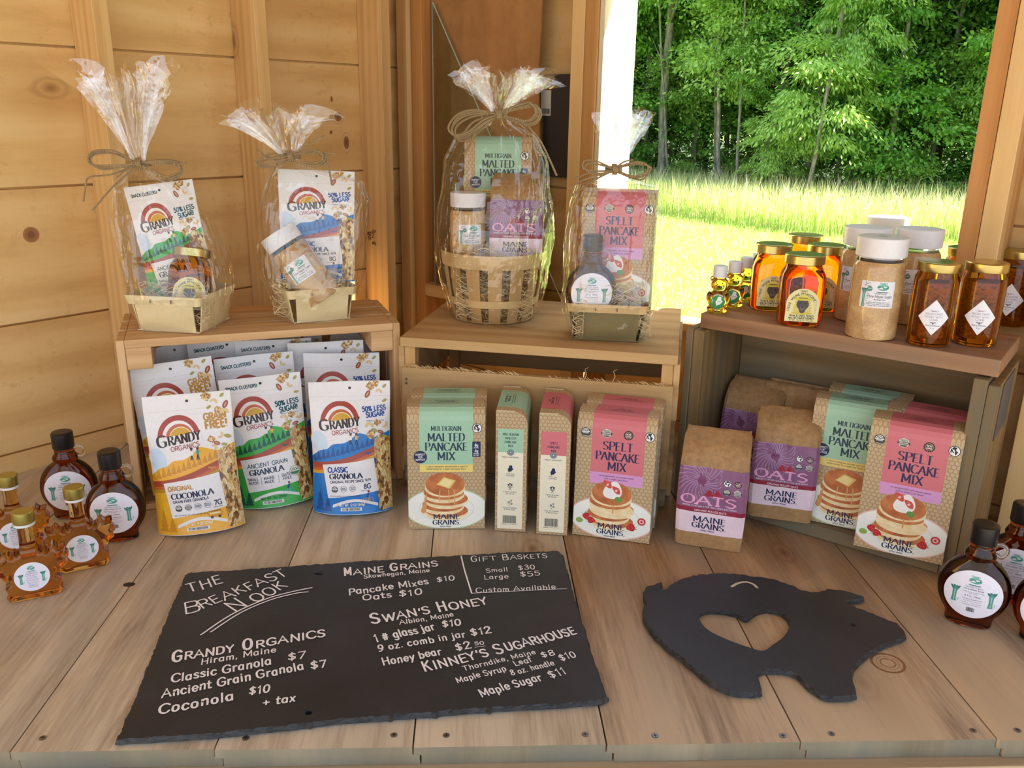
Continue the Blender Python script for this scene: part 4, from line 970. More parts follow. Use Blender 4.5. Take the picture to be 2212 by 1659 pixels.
def make_pancake(kind, label, group, loc, rz, tilt=0.):
    t = thing('pancake_mix_box', label, 'box', loc, 0, group, rot=(-tilt, 0, rz))
    mb = MB(); W = BOXW / 2
    pr = PROF[:] + [(.047, 0)]
    n = len(pr)
    mb.add([(-W, y, z) for y, z in pr] + [(W, y, z) for y, z in pr], [], 0)
    for i in range(n):
        j = (i + 1) % n; mi = 0 if i in (0, n - 2, n - 1) else 2
        mb.f.append((i, n + i, n + j, j)); mb.mi.append(mi)
    mb.f.append(tuple(range(n))); mb.mi.append(1); mb.f.append(tuple(range(2 * n - 1, n - 1, -1))); mb.mi.append(1)
    mb.build('carton', [K_XZ, K_YZ, K_XY], t, smooth=25)
    fa, sa = PANC_ART[kind]
    build_art(fa, 'printed_front', t, box_front, vcuts=PL[1:-1], eps=.00007, base=.00012)
    build_art(sa, 'printed_side', t, box_left, eps=.00006, base=.00012)
    build_art(FACTS, 'printed_side', t, box_right, eps=.00006, base=.00012)
    # tuck flaps: the raised paper edge of the folded top
    e = MB(); e.box(-W - .0003, .0185, BOXH - .0008, -W + .0002, .046, BOXH + .0011); e.box(W - .0002, .0185, BOXH - .0008, W + .0003, .046, BOXH + .0011)
    e.build('flap_edge', plain('c9b28c', .7, 'cut_board'), t)
    return t
# ---- stand-up pouches of granola
BW, BH = .126, .212
def pouch(u, v, side=-1, seed=0, fill=1.):
    "u 0..1 across, v 0..1 up; returns x, y, z"
    T = .027 * fill * (max(0, math.sin(PI * min(max(u, 0), 1))) ** .62)
    gv = 1.0 - .12 * v if v < .35 else max(0., (.958 - ((v - .35) / .5) ** 1.35 * .958))
    if v > .85: gv = 0.
    T = T * gv + .0006
    wob = .0011 * math.sin(9 * u + 3 * seed + 7 * v) * math.sin(PI * u) + .0009 * math.sin(23 * v + seed * 2 + 4 * u) * math.sin(PI * u) * (1 if v > .1 else v * 10)
    wob += .0035 * max(0, v - .8) / .2 * math.sin(4.5 * u + seed * 1.7)
    w = BW * (1.0 - .035 * math.sin(PI * min(v * 1.1, 1)) * fill)
    x = (u - .5) * w
    z = v * BH * .985 + .0035 * ((2 * u - 1) ** 2) * (1 - v) * 0
    y = (-T if side < 0 else T) + wob
    # rounded gusset: the front foot swings forward in the middle
    if v < .06: y += (-.0035 if side < 0 else .0035) * (1 - v / .06) * math.sin(PI * u)
    return x, y, z
def bag_front(seed, fill=1.):
    def f(u, v, o):
        a, b = u / BW, v / BH; x, y, z = pouch(a, b, -1, seed, fill)
        x1, y1, z1 = pouch(a + .01, b, -1, seed, fill); x2, y2, z2 = pouch(a, b + .01, -1, seed, fill)
        nn = Vector((x1 - x, y1 - y, z1 - z)).cross(Vector((x2 - x, y2 - y, z2 - z))).normalized()
        return (x + nn.x * o, y + nn.y * o, z + nn.z * o)
    return f
def nut(A, x, y, r, kind, rot, layer=6):
    if kind == 0:      # cluster
        A.poly([(x + r * (1 + .22 * math.sin(i * 2.4 + x * 900)) * math.cos(i * PI / 7), y + r * (.9 + .2 * math.sin(i * 1.9)) * math.sin(i * PI / 7)) for i in range(14)], 'cluster', layer)
    elif kind == 1:    # cashew
        A.ring(x, y, r * .35, r * .95, 'e3c48a', layer, 10, rot, rot + 3.6)
    elif kind == 2: A.ell(x, y, r * .75, r * .42, 'a9a24c', layer, 10, rot)
    else: A.ell(x, y, r * .95, r * .5, '9a4a34', layer, 10, rot); A.ell(x, y, r * .6, r * .16, 'd8a48c', layer + .5, 8, rot)
def bag_art(kind):
    col, dk, lt, tx = {'coco': ('eeb02c', 'cf8f22', 'f6c24a', 'c08a2a'), 'green': ('3fae46', '165a48', '5cc45c', '12505a'), 'blue': ('1f78c4', '185096', '3b95da', '24489c')}[kind]
    A = Art(); W, H = BW, BH; m = .0008
    X = lambda u: u * W
    Y = lambda v: (1 - v) * H
    # white front
    A.rect(m, m, W - m, H - m, 'eeebe9', 0)
    A.ell(X(.10), Y(.45), .013, .018, 'cfe0f0', .5, 16, .4)
    # hills, trees and the coloured lower part
    hl = [(m, .56), (.10 * W, .515), (.20 * W, .50), (.28 * W, .465), (.42 * W, .455), (.52 * W, .42), (.60 * W, .385), (.70 * W, .40), (.80 * W, .42), (.90 * W, .40), (W - m, .38)]
    top = catmull([(a, Y(b)) for a, b in hl], 3)
    A.poly([(m, m)] + [(a, min(b, H - m)) for a, b in top] + [(W - m, m)], col, 1)
    for i in range(15):
        a = .03 + i * .062; b = .60 - .16 * a; hgt = .055 + .03 * ((i * 7) % 5) / 5
        A.poly([(X(a - .032), Y(b)), (X(a), Y(b - hgt)), (X(a + .032), Y(b))], dk, 1.6)
    def road(v0, v1, c, layer, th):
        p = [(X(u), Y(v0 + (v1 - v0) * u ** 1.0 + .018 * math.sin(u * 5))) for u in [i / 10 for i in range(9)]]
        A.poly([(max(a, m), b) for a, b in p] + [(max(a, m), b - th) for a, b in p[::-1]], c, layer)
    road(.605, .475, 'a8452c', 2.2, .0085); road(.645, .515, 'c9652e', 2.2, .0050); road(.668, .538, 'e0a336' if kind != 'coco' else 'b88f20', 2.2, .0050)
    # two hikers
    for u, c1, c2 in ((.505, 'f0e8e0', 'a83c30'), (.575, 'e8b84c' if kind != 'coco' else '3f9c8c', '3c8c80')):
        x, y = X(u), Y(.455); A.rect(x - .0020, y + .0045, x + .0020, y + .0110, c1, 3); A.ell(x, y + .0130, .0018, .0020, '7a4630', 3, 8); A.ell(x, y + .0146, .0024, .0010, '2a2420', 3.5, 8)
        for s_ in (-1, 1): A.pen([(x, y + .005), (x + s_ * .0016, y - .0025)], .0017, '2c2c3c', 3)
        A.pen([(x + .001, y + .009), (x + .0048, y + .0095)], .0010, c1, 3)
    bx, by = X(.72), Y(.535); A.pen([(bx - .005, by + .001), (bx, by - .001), (bx + .0055, by + .0005)], .0022, dk, 3); A.pen([(bx - .0005, by + .0020), (bx, by - .0035)], .0014, dk, 3)
    # sunrise mark
    cx, cy = X(.37), Y(.315)
    A.ell(cx, cy + .001, .0310, .0345, 'a9432f', 2, 36, 0, 0, PI); A.ell(cx, cy, .0240, .0275, 'f1eeec', 2.6, 30, 0, 0, PI)
    A.ell(cx + .0015, cy, .0205, .0225, 'c96a3c', 3.2, 30, 0, 0, PI); A.ell(cx + .003, cy, .0170, .0180, 'f2e8c8', 3.5, 28, 0, 0, PI); A.ell(cx + .003, cy, .0160, .0168, 'd6a82c', 3.8, 28, 0, 0, PI)
    A.poly([(cx - .034, cy + .008), (cx + .034, cy + .008), (cx + .04, cy - .007), (cx - .036, cy - .007)], 'eeebe9', 4.2) if 0 else None
    A.poly([(cx - .033, cy + .0035), (cx + .032, cy + .0075), (cx + .034, cy - .005), (cx - .031, cy - .009)], 'eeebe9', 4.2)
    A.text('G', cx - .0245, cy - .0105, .0175, '3a231a', 5, 'serif', w=.24, rot=.08)
    A.text('RANDY', cx + .0085, cy - .0055, .0125, '3a231a', 5, 'serif', w=.25, width=.047, rot=.11, thin=.35)
    A.text('ORGANICS.', cx + .0095, cy - .0150, .0066, 'a9432f', 5, w=.15, width=.044, rot=.11)
    A.ell(W / 2, Y(.052), .0022, .0022, '2a211c', 5, 12)
    A.rect(m, Y(.115), W - m, Y(.115) + .0004, 'cfcac6', 1); 
    # claims and nuts at the upper right
    if kind == 'coco':
        A.text('GRAIN', X(.80), Y(.20), .0100, tx, 5, w=.25, width=.032, rot=.06); A.text('FREE!', X(.81), Y(.262), .0118, tx, 5, w=.25, width=.032, rot=.06)
    else:
        A.text('50% LESS', X(.80), Y(.235 if kind == 'green' else .225), .0072, tx, 5, w=.25, width=.037, rot=.08); A.text('SUGAR!', X(.815), Y(.283 if kind == 'green' else .27), .0078, tx, 5, w=.25, width=.029, rot=.08)
        A.lines(X(.70), X(.93), Y(.305), Y(.293), 1, tx, 5, 2, .7, .05)
    if kind == 'green': A.text('SNACK CLUSTERS!', X(.27), Y(.082), .0052, '12505a', 5, w=.22, width=.048, rot=.04)
    q_ = random.Random(4 + len(kind))
    spots = [(.72, .03), (.80, .075), (.90, .03), (.95, .10), (.74, .11), (.84, .135), (.91, .16)] if kind == 'coco' else [(.76, .04), (.86, .085), (.93, .04), (.72, .10), (.95, .15), (.82, .02)]
    spots += [(.74, .34), (.84, .315), (.93, .33), (.80, .37), (.88, .385), (.95, .42), (.76, .40)]
    for i, (u, v) in enumerate(spots): nut(A, min(X(u), W - .009), Y(v), .0072 if i % 3 == 0 else .0055, (0, 1, 2, 3, 2, 0, 1)[i % 7], q_.uniform(0, 6))
    # clear window with the granola behind it
    A.poly([(X(.80), Y(.44)), (X(.86), Y(.40)), (X(.93), Y(.41)), (W - m, Y(.43)), (W - m, Y(.985)), (X(.84), Y(.985)), (X(.82), Y(.80)), (X(.80), Y(.60))], 'granola', 4)
    # white panel with the product name
    pw = [(X(.14), Y(.62)), (X(.79), Y(.575)), (X(.835), Y(.83)), (X(.205), Y(.875))]
    A.poly(pw, 'ece9e8', 4.6)
    if kind == 'coco':
        A.text('ORIGINAL', X(.335), Y(.672), .0066, tx, 6, w=.22, width=.037, rot=.065); A.text('COCONOLA', X(.465), Y(.728), .0086, NAVY, 6, 'serif', w=.27, width=.062, rot=.065, thin=.4)
        A.text('GRAIN FREE GRANOLA', X(.44), Y(.760), .0042, NAVY, 6, w=.2, width=.053, rot=.065)
        names = ('U', 'O', 'G', 'S'); A.text('7G', X(.745), Y(.806), .0075, NAVY, 6, w=.2, rot=.065); A.lines(X(.69), X(.80), Y(.824), Y(.814), 1, NAVY, 6, 3, .8, .02)
    elif kind == 'blue':
        A.text('CLASSIC', X(.335), Y(.672), .0078, tx, 6, w=.24, width=.032, rot=.05); A.text('GRANOLA', X(.435), Y(.722), .0085, NAVY, 6, 'serif', w=.27, width=.052, rot=.05, thin=.4)
        A.text('ORIGINAL RECIPE SINCE 1979', X(.49), Y(.753), .0040, NAVY, 6, w=.2, width=.064, rot=.05)
        names = ('U', 'S', 'N'); A.text('8G', X(.70), Y(.803), .0075, NAVY, 6, w=.2, rot=.05); A.lines(X(.62), X(.74), Y(.822), Y(.812), 1, NAVY, 6, 3, .8, .02)
    else:
        A.text('ANCIENT GRAIN', X(.475), Y(.676), .0066, tx, 6, w=.18, width=.064, rot=.06); A.text('GRANOLA', X(.455), Y(.732), .0088, NAVY, 6, 'serif', w=.27, width=.054, rot=.06, thin=.4)
        names = ()
        for u, a, b in ((.275, 'SMALL', 'BATCH'), (.475, 'MAINE', 'MADE'), (.70, 'GLUTEN', 'FREE')):
            A.text(a, X(u), Y(.786 - .02 * u), .0045, NAVY, 6, w=.18, width=.0165, rot=.06); A.text(b, X(u), Y(.815 - .02 * u), .0045, NAVY, 6, w=.18, width=.0145, rot=.06)
        for u in (.375, .59): A.rect(X(u), Y(.815), X(u) + .0005, Y(.755), NAVY, 6)
        A.ell(X(.80), Y(.745), .0088, .0088, 'e9e6da', 6, 24); A.ring(X(.80), Y(.745), .0075, .0082, '3c7a44', 6.5, 22); A.text('USDA', X(.80), Y(.742), .0038, '3c7a44', 7, w=.2, k=2); A.ell(X(.80), Y(.75), .0070, .0050, '3c7a44', 7, 14, 0, PI, 2 * PI)
    for i, nn in enumerate(names):
        x, y = X(.29 + .112 * i), Y(.806) + .0009 * i; A.ring(x, y, .0046, .0051, NAVY, 6, 20)
        if nn == 'U': badge(A, x, y, .0048, 'usda', 6)
        elif nn == 'O': badge(A, x, y, .0045, 'diamond', 6)
        else:
            for j, t in enumerate({'G': ('GLUTEN', 'FREE'), 'S': ('SMALL', 'BATCH'), 'N': ('NON', 'GMO')}[nn]): A.text(t, x, y + .0003 - j * .0026, .0020, NAVY, 6.5, w=.2, width=.0075 if j == 0 else .0065, k=2)
    if kind != 'green': A.lines(X(.23), X(.62), Y(.862), Y(.850), 1, NAVY, 6, 9, .7, .05)
    # pines, the pale curve with the weight, the barcode at the foot
    for u, v, h in ((.10, .97, .15), (.20, .975, .10)):
        for j in range(4): A.poly([(X(u) - .0075 + j * .0014, Y(v - j * h * .22)), (X(u), Y(v - j * h * .22 - h * .42)), (X(u) + .0075 - j * .0014, Y(v - j * h * .22))], dk, 3)
    p = [(X(.26 + .56 * t), Y(.925 - .045 * math.sin(PI * t))) for t in [i / 10 for i in range(11)]]
    A.poly(p + [(a, b - .0050) for a, b in p[::-1]], 'ece9e4', 3)
    A.text({'coco': 'NET WT. 9 OZ (255g)', 'blue': 'NET WT. 12 OZ (340g)', 'green': 'NET WT. 9oz (255g)'}[kind], X(.50), Y(.935), .0040, 'f4ecd8' if kind != 'green' else '12503a', 4, w=.18, width=.040, arc=None, rot=.03)
    A.rect(X(.36), Y(.972), X(.62), Y(.948), 'e6e2da', 4); A.barcode(X(.38), Y(.968), X(.60), Y(.951), '2a2a2a', 5, 5)
    if kind == 'coco':
        x, y = X(.62), Y(.892); A.rect(x, y, x + .020, y + .0085, 'd99a26', 5, .001); A.rect(x + .002, y + .0045, x + .017, y + .0072, 'f0dca8', 5.5); A.ell(x + .005, y, .0022, .0022, '4a3418', 6, 10); A.ell(x + .0155, y, .0022, .0022, '4a3418', 6, 10)
        A.rect(x + .001, y + .009, x + .018, y + .0102, '8a5a20', 5)
    else:
        x, y = X(.66), Y(.895)
        for dx in (0, .0100): A.ring(x + dx, y, .0036, .0041, 'd9a24c' if kind == 'blue' else '5cc0c8', 5, 16)
        A.pen([(x, y), (x + .004, y + .005), (x + .010, y), (x + .005, y - .0005), (x + .008, y + .006)], .0007, 'd9a24c' if kind == 'blue' else '5cc0c8', 5)
        A.pen([(x + .004, y + .006), (x + .006, y + .011)], .0030, '24489c', 5.5, 'round'); A.ell(x + .0065, y + .0145, .0018, .0022, '7a3a26', 5.5, 8)
    return A
BAG_ART = {k: bag_art(k) for k in ('coco', 'green', 'blue')}
BAGC = {}
def pouch_mesh(kind, seed, fill):
    NU, NV = 28, 30; mb = MB()
    f = [[pouch(i / NU, j / NV, -1, seed, fill) for i in range(NU + 1)] for j in range(NV + 1)]
    b = [[pouch(i / NU, j / NV, 1, seed, fill) for i in range(NU + 1)] for j in range(NV + 1)]
    for G, flip in ((f, 0), (b, 1)):
        vs = [p for r in G for p in r]; fs = []
        for j in range(NV):
            for i in range(NU):
                q = (j * (NU + 1) + i, j * (NU + 1) + i + 1, (j + 1) * (NU + 1) + i + 1, (j + 1) * (NU + 1) + i)
                fs.append(q if not flip else q[::-1])
        mb.add(vs, fs, 0)
    # the gusset under the bag and thin closed edges
    bt = []
    for i in range(NU): bt.append(([f[0][i], f[0][i + 1], b[0][i + 1], b[0][i]], 1))
    for i in range(NU): bt.append(([f[NV][i], b[NV][i], b[NV][i + 1], f[NV][i + 1]], 0))
    for j in range(NV):
        bt.append(([f[j][0], b[j][0], b[j + 1][0], f[j + 1][0]][::1], 0)); bt.append(([f[j][NU], f[j + 1][NU], b[j + 1][NU], b[j][NU]], 0))
    for q, m in bt: mb.add(q, [(3, 2, 1, 0) if m else (0, 1, 2, 3)], m)
    colr = {'coco': 'd99a24', 'green': '2f9a3c', 'blue': '1a68b4'}[kind]
    me = mb.mesh('pouch', [plain('e8e5e3', .38, 'matte_film', .15, 60), plain(colr, .35, 'coloured_film')], 180, fix=False)
    return me
def make_bag(kind, seed, label, group, loc, rz, tilt=0., fill=1., roll=0.):
    t = thing('granola_bag', label, 'bag', loc, 0, group); t.rotation_mode = 'XYZ'
    t.matrix_world = Matrix.Translation(loc) @ Matrix.Rotation(rz, 4, 'Z') @ Matrix.Rotation(-tilt, 4, 'X') @ Matrix.Rotation(roll, 4, 'Y')
    key = (kind, seed, fill)
    if key not in BAGC:
        a = obj('pouch', pouch_mesh(kind, seed, fill), t)
        b = build_art(BAG_ART[kind], 'printed_front', t, bag_front(seed, fill), cell=BW / 28, eps=.00009, base=.00035, rough=.36, smooth=False)
        BAGC[key] = (a.data, b.data)
    else:
        obj('pouch', BAGC[key][0], t); obj('printed_front', BAGC[key][1], t)
    return t
# ---- paper bags of oats
OW, OD = .096, .056
def oats_prof(top):
    if top == 'roll': return [(0, 0), (-.002, .05), (-.001, .10), (.004, .135), (.016, .152), (.020, .160), (.026, .166), (.034, .164), (.038, .156)]
    return [(0, 0), (-.002, .05), (-.003, .10), (.001, .138), (.010, .152), (.026, .164), (.044, .172), (.0475, .173)]
def oats_pt(u, v, P, L, seed):
    s = v * L[-1]
    for i in range(len(L) - 1):
        if s <= L[i + 1] or i == len(L) - 2:
            t = (s - L[i]) / (L[i + 1] - L[i]); y = P[i][0] + (P[i + 1][0] - P[i][0]) * t; z = P[i][1] + (P[i + 1][1] - P[i][1]) * t; break
    cr = .0022 * (noise.noise(Vector((u * 5, v * 6, seed * 3.1)))) * (1 if v > .08 else v * 12)
    if v > .55: cr += .0030 * noise.noise(Vector((u * 9, v * 9, seed * 2.3 + 9)))
    e = min(u, 1 - u) / .07; rd = (1 - min(1, e)) ** 2 * .004
    return ((u - .5) * (OW + .004 * math.sin(PI * min(1, v * 1.4)) - (.004 if v > .9 else 0)), y + cr + rd, z)
def oats_art():
    A = Art(); W = OW; y0, y1 = .028, .117; m = .0006
    A.rect(m, y0, W - m, .0465, 'ead3dc', 1); A.rect(m, .0465, W - m, .0535, '8e1f38', 1); A.rect(m, .0535, W - m, y1, '8a5a7c', 1)
    cx, cy = .0330, .0975
    for i in range(26):      # spiral rays
        a = i * 2 * PI / 26; p = []
        for r in (.005, .014, .024, .036): p.append((cx + r * math.cos(a + r * 22), cy + r * math.sin(a + r * 22)))
        pp = []
        for k_, (x, y) in enumerate(p): pp.append((min(max(x, m), .0600), min(max(y, .062), y1 - .0003)))
        A.pen(catmull(pp, 2), .0013, 'a984a6', 2)
    A.ell(cx, cy, .0068, .0068, '7d3f64', 3, 20); A.rect(cx - .0016, cy - .0105, cx + .0016, cy + .0105, '7d3f64', 3, 0, .3)
    for s_, a0 in ((-1, .0), (1, .0)):
        for k_, (dx, dy) in enumerate(((.012, .0050), (.0090, .0095), (.0150, .0010))): A.poly(catmull([(.050, .0740), (.050 + s_ * dx * .5, .0745 + dy), (.050 + s_ * dx, .0740 + dy * .7), (.050 + s_ * dx * .6, .0735 + dy * .4)], 4, True), 'a3242f', 5)
    A.pen([(.050, .0735), (.0500, .086)], .0008, 'a3242f', 5); A.pen([(.030, .0760), (.046, .0745)], .0004, '8a2430', 4); A.pen([(.054, .0745), (.072, .0760)], .0004, '8a2430', 4)
    A.text('OATS', .0440, .0600, .0135, 'e9a4c8', 5, 'serif', w=.27, width=.076, thin=.55, wx=1.3)
    A.lines(.008, .084, .0545, .0585, 1, 'ecd4e0', 3, 2, .55, .02)
    for (x, y, k_) in ((.0680, .0975, 'earth'), (.0825, .0975, 'nongmo'), (.0680, .0840, 'usda'), (.0825, .0840, 'diamond')): badge(A, x, y, .0053, k_, 3)
    A.text('ORGANIC ROLLED OATS', .0480, .0485, .0028, 'ead3dc', 3, w=.2, width=.044, k=2)
    A.it = [(l, c, [(x, y + .0105) for x, y in p]) for l, c, p in A.it if not (c == 'ead3dc' and l < 1.5)]
    A.rect(m, .0230, W - m, .0572, 'ead3dc', 1)
    brand_mark(A, .0480, .0315, .0086, NAVY, 3, True)
    return A
OATS_ART = oats_art()
def kraft(name='kraft_paper', c=('8f6c42', 'b48d5e')):
    n = NT(name); f = n.noise(n.obj(), 120, 4, .7); f2 = n.noise(n.obj((1, 1, .2)), 30, 2)
    n.bsdf(n.ramp(n.math('ADD', n.math('MULTIPLY', f, .6), n.math('MULTIPLY', f2, .4)), [(.35, c[0]), (.65, c[1])]), .7); n.bump(f, .15, .001); return n.m
M_KRAFT = kraft()
def make_oats(label, loc, rz, top='flat', seed=0, tilt=0., group='paper bags of rolled oats', scale=1.):
    t = thing('oats_bag', label, 'bag', loc, 0, group, rot=(-tilt, 0, rz)); t.scale = (scale,) * 3
    P = oats_prof(top); L = [0.]
    for a, b in zip(P, P[1:]): L.append(L[-1] + math.hypot(b[0] - a[0], b[1] - a[1]))
    NU, NV = 18, 28; mb = MB(); D = OD
    def back(p, v):
        dd = D if v < .72 else D - (D - P[-1][0] - .002) * min(1, (v - .72) / .28)
        return (p[0], max(p[1] + .0012, D - .002 * math.sin(v * 9 + seed) if v < .72 else dd), p[2] if v < .98 else p[2] - .0005)
    Fp = [[oats_pt(i / NU, j / NV, P, L, seed) for i in range(NU + 1)] for j in range(NV + 1)]
    Bp = [[back(p, j / NV) for p in Fp[j]] for j in range(NV + 1)]
    idx = lambda j, i: j * (NU + 1) + i
    n1 = (NU + 1) * (NV + 1); vs = [p for r in Fp for p in r] + [p for r in Bp for p in r]; fs = []
    for j in range(NV):
        for i in range(NU):
            fs.append((idx(j, i), idx(j, i + 1), idx(j + 1, i + 1), idx(j + 1, i))); fs.append((n1 + idx(j, i), n1 + idx(j + 1, i), n1 + idx(j + 1, i + 1), n1 + idx(j, i + 1)))
    for j in range(NV): fs.append((idx(j, 0), idx(j + 1, 0), n1 + idx(j + 1, 0), n1 + idx(j, 0))); fs.append((idx(j, NU), n1 + idx(j, NU), n1 + idx(j + 1, NU), idx(j + 1, NU)))
    for i in range(NU): fs.append((idx(0, i), n1 + idx(0, i), n1 + idx(0, i + 1), idx(0, i + 1))); fs.append((idx(NV, i), idx(NV, i + 1), n1 + idx(NV, i + 1), n1 + idx(NV, i)))
    mb.add(vs, fs); mb.build('paper_bag', M_KRAFT, t, smooth=38)
    def mp(u, v, o):
        a, b = u / OW, v / L[-1]; p = Vector(oats_pt(a, b, P, L, seed)); q1 = Vector(oats_pt(a + .004, b, P, L, seed)); q2 = Vector(oats_pt(a, b + .004, P, L, seed))
        nn = (q1 - p).cross(q2 - p).normalized(); return tuple(p + nn * o)
    build_art(OATS_ART, 'printed_label', t, mp, cell=OW / 18, eps=.00008, base=.0003)
    return t
# ------------------------------------------------------------------ the three crates and what stands in and before them
def board(name, par, x0, x1, y0, y1, z0, z1, mat, bevel=.0012):
    o = MB().box(-(x1 - x0) / 2, -(y1 - y0) / 2, -(z1 - z0) / 2, (x1 - x0) / 2, (y1 - y0) / 2, (z1 - z0) / 2).build(name, mat, par, bevel=bevel)
    o.location = ((x0 + x1) / 2, (y0 + y1) / 2, (z0 + z1) / 2); return o
R_ = math.radians
# left crate: a slatted crate on its side, open to the front
cA = thing('slatted_crate', 'pale slatted wooden crate lying on its side, full of granola bags', 'crate', (-.532, 1.262, .0005), R_(17.1))
WA, DA, HA = .430, .200, .280
for i, (y0, y1) in enumerate(((.0, .064), (.070, .128), (.134, .192))):
    board('end_slat', cA, 0, .0115, y0 + .002, y1, 0, HA - .0005, W_CRATE_AY); board('end_slat', cA, WA - .0115, WA, y0 + .002, y1, 0, HA - .0005, W_CRATE_AY)
for y0, y1 in ((.000, .068), (.073, .128), (.133, .196)): board('top_slat', cA, .0118, WA - .0118, y0, y1, HA - .0125, HA, W_CRATE_A)
for y0, y1 in ((.004, .064), (.070, .128), (.134, .194)): board('bottom_slat', cA, .0118, WA - .0118, y0, y1, 0, .0095, W_CRATE_A)
for z0, z1 in ((.012, .085), (.100, .165), (.180, .246)): board('back_slat', cA, .0118, WA - .0118, .1962, .2045, z0, z1, W_CRATE_A)
for x0, x1 in ((.0118, .048), (WA - .048, WA - .0118)): board('corner_batten', cA, x0, x1, .003, .1958, HA - .047, HA - .0128, W_CRATE_A)
# centre crate: rough boards, one long top board
cB = thing('rough_sawn_crate', 'rough sawn wooden crate with splintery front board behind the pancake mix', 'crate', (-.114, 1.379, .0005), R_(-13.8))
WB, DB, HB = .438, .300, .244
board('top_board', cB, -.005, WB + .006, -.008, .335, HB, HB + .016, W_CRATE_B)
board('front_board', cB, -.002, WB + .002, -.012, -.0005, .035, HB - .034, W_CRATE_B)
board('lower_board', cB, -.002, WB + .002, -.009, -.0005, .006, .033, wood('grey_crate_wood', 'b9a88c', 'a08e72', '776548', 0, 1.6, .1, .75, .1))
for x0, x1 in ((0, .018), (WB - .018, WB)): board('corner_post', cB, x0, x1, .000, .022, 0, HB - .0005, W_CRATE_BZ); board('corner_post', cB, x0, x1, .275, .297, 0, HB - .0005, W_CRATE_BZ)
for x0, x1 in ((-.0105, -.0005), (WB + .0005, WB + .0105)): board('end_board', cB, x0, x1, .000, .297, .150, HB - .0005, W_CRATE_B); board('end_board', cB, x0, x1, .000, .297, .02, .065, W_CRATE_B)
board('back_board', cB, -.002, WB + .002, .2975, .3085, .04, .1, W_CRATE_B)
board('back_board', cB, -.002, WB + .002, .2975, .3085, .13, .235, W_CRATE_B)
mb = MB(); q = random.Random(5)
for i in range(150):
    x = q.choice((q.uniform(0, .2), q.uniform(0, .2), q.uniform(.24, WB))); L = q.uniform(.002, .011); a = q.uniform(-.9, .3)
    mb.tube([(x, -.008 + q.uniform(-.003, .003), HB - .0345), (x - L * .5 * math.cos(a), -.010, HB - .033 + L * .25), (x - L * math.cos(a), -.009 + q.uniform(-.004, .004), HB - .033 + L * .45)], [.0006, .0005, .0002], 3)
for x in (.30, .345): mb.tube([(x, -.008, HB - .034), (x + .004, -.010, HB - .024), (x + .001, -.010, HB - .016), (x + .007, -.011, HB - .012)], [.0008, .0007, .0005, .0003], 4)
mb.build('splinters', plain('d8b884', .8, 'torn_fibres'), cB)['kind'] = 'stuff'
for x, z in ((.006, .190), (.006, .183), (WB - .008, .178), (.008, .125)):
    o = MB().lathe([(.0001, 0), (.0022, 0), (.0020, .0008), (.0001, .0009)], 12).build('screw', M_SCREW, cB); o.location = (x, -.0121, z); o.rotation_euler = (PI / 2, 0, 0)
# right crate: old grey-brown crate on its side
cC = thing('old_crate', 'old brown wooden crate on its side under the honey jars, turned to the window', 'crate', (.338, 1.315, .0005), R_(-39.2))
WC, DC, HC = .442, .172, .292
board('top_board', cC, .016, WC - .004, .012, DC + .012, HC + .0005, HC + .024, W_CRATE_CT)
for x0, x1, h in ((0, .0118, HC + .012), (.0122, .030, HC - .001), (WC - .030, WC - .0122, HC - .002), (WC - .0118, WC + .002, HC - .008)): board('end_board', cC, x0, x1, -.002 if h > HC else 0, DC, 0, h if x0 > 0 else HC, W_CRATE_CZ)
board('back_board', cC, .0305, WC - .0305, DC - .014, DC - .002, .0205, .146, W_CRATE_C); board('back_board', cC, .0305, WC - .0305, DC - .014, DC - .002, .147, HC - .001, W_CRATE_C)
board('bottom_board', cC, .0305, WC - .0305, .000, DC - .0145, 0, .020, W_CRATE_C)
o = board('metal_strap', cC, WC + .0022, WC + .0030, .03, .13, .2, HC - .012, plain('3d4450', .5, 'dark_strap'), 0)
def crate_pt(c, x, y, z): v = Matrix.Translation(c.location) @ Matrix.Rotation(c.rotation_euler.z, 4, 'Z') @ Vector((x, y, z)); return v
# pancake mix in front of the centre crate
def mid(a, b, z=0.):
    A, B = g(*a, z), g(*b, z); return (A + B) / 2, math.atan2(B.y - A.y, B.x - A.x)
p, r = mid((883, 1143), (1047, 1143)); make_pancake('malt', 'green malted pancake mix box facing front, nearer of the left pair', 'pancake mix boxes', (p.x, p.y, .0008), R_(0), .045)
make_pancake('malt', 'green malted pancake mix box behind the left front one, only top showing', 'pancake mix boxes', (p.x + .003, p.y + .0535, .0008), R_(0), .035)
make_pancake('malt', 'green pancake mix box turned sideways, showing its narrow cream side', 'pancake mix boxes', (.0565 + .003, 1.193 + BOXW / 2, .0008), R_(90 - 7), 0).location = (.087, 1.246, .0008)
make_pancake('spelt', 'red pancake mix box turned sideways, showing its narrow cream side', 'pancake mix boxes', (.152, 1.233, .0008), R_(90 - 9), 0)
p, r = mid((1238, 1154), (1400, 1176)); make_pancake('spelt', 'red spelt pancake mix box facing front before the centre crate', 'pancake mix boxes', (p.x, p.y, .0008), R_(-17), .045)
make_pancake('spelt', 'red spelt pancake mix box behind the front one, before the centre crate', 'pancake mix boxes', (p.x + .0185, p.y + .0515, .0008), R_(-17), .035)
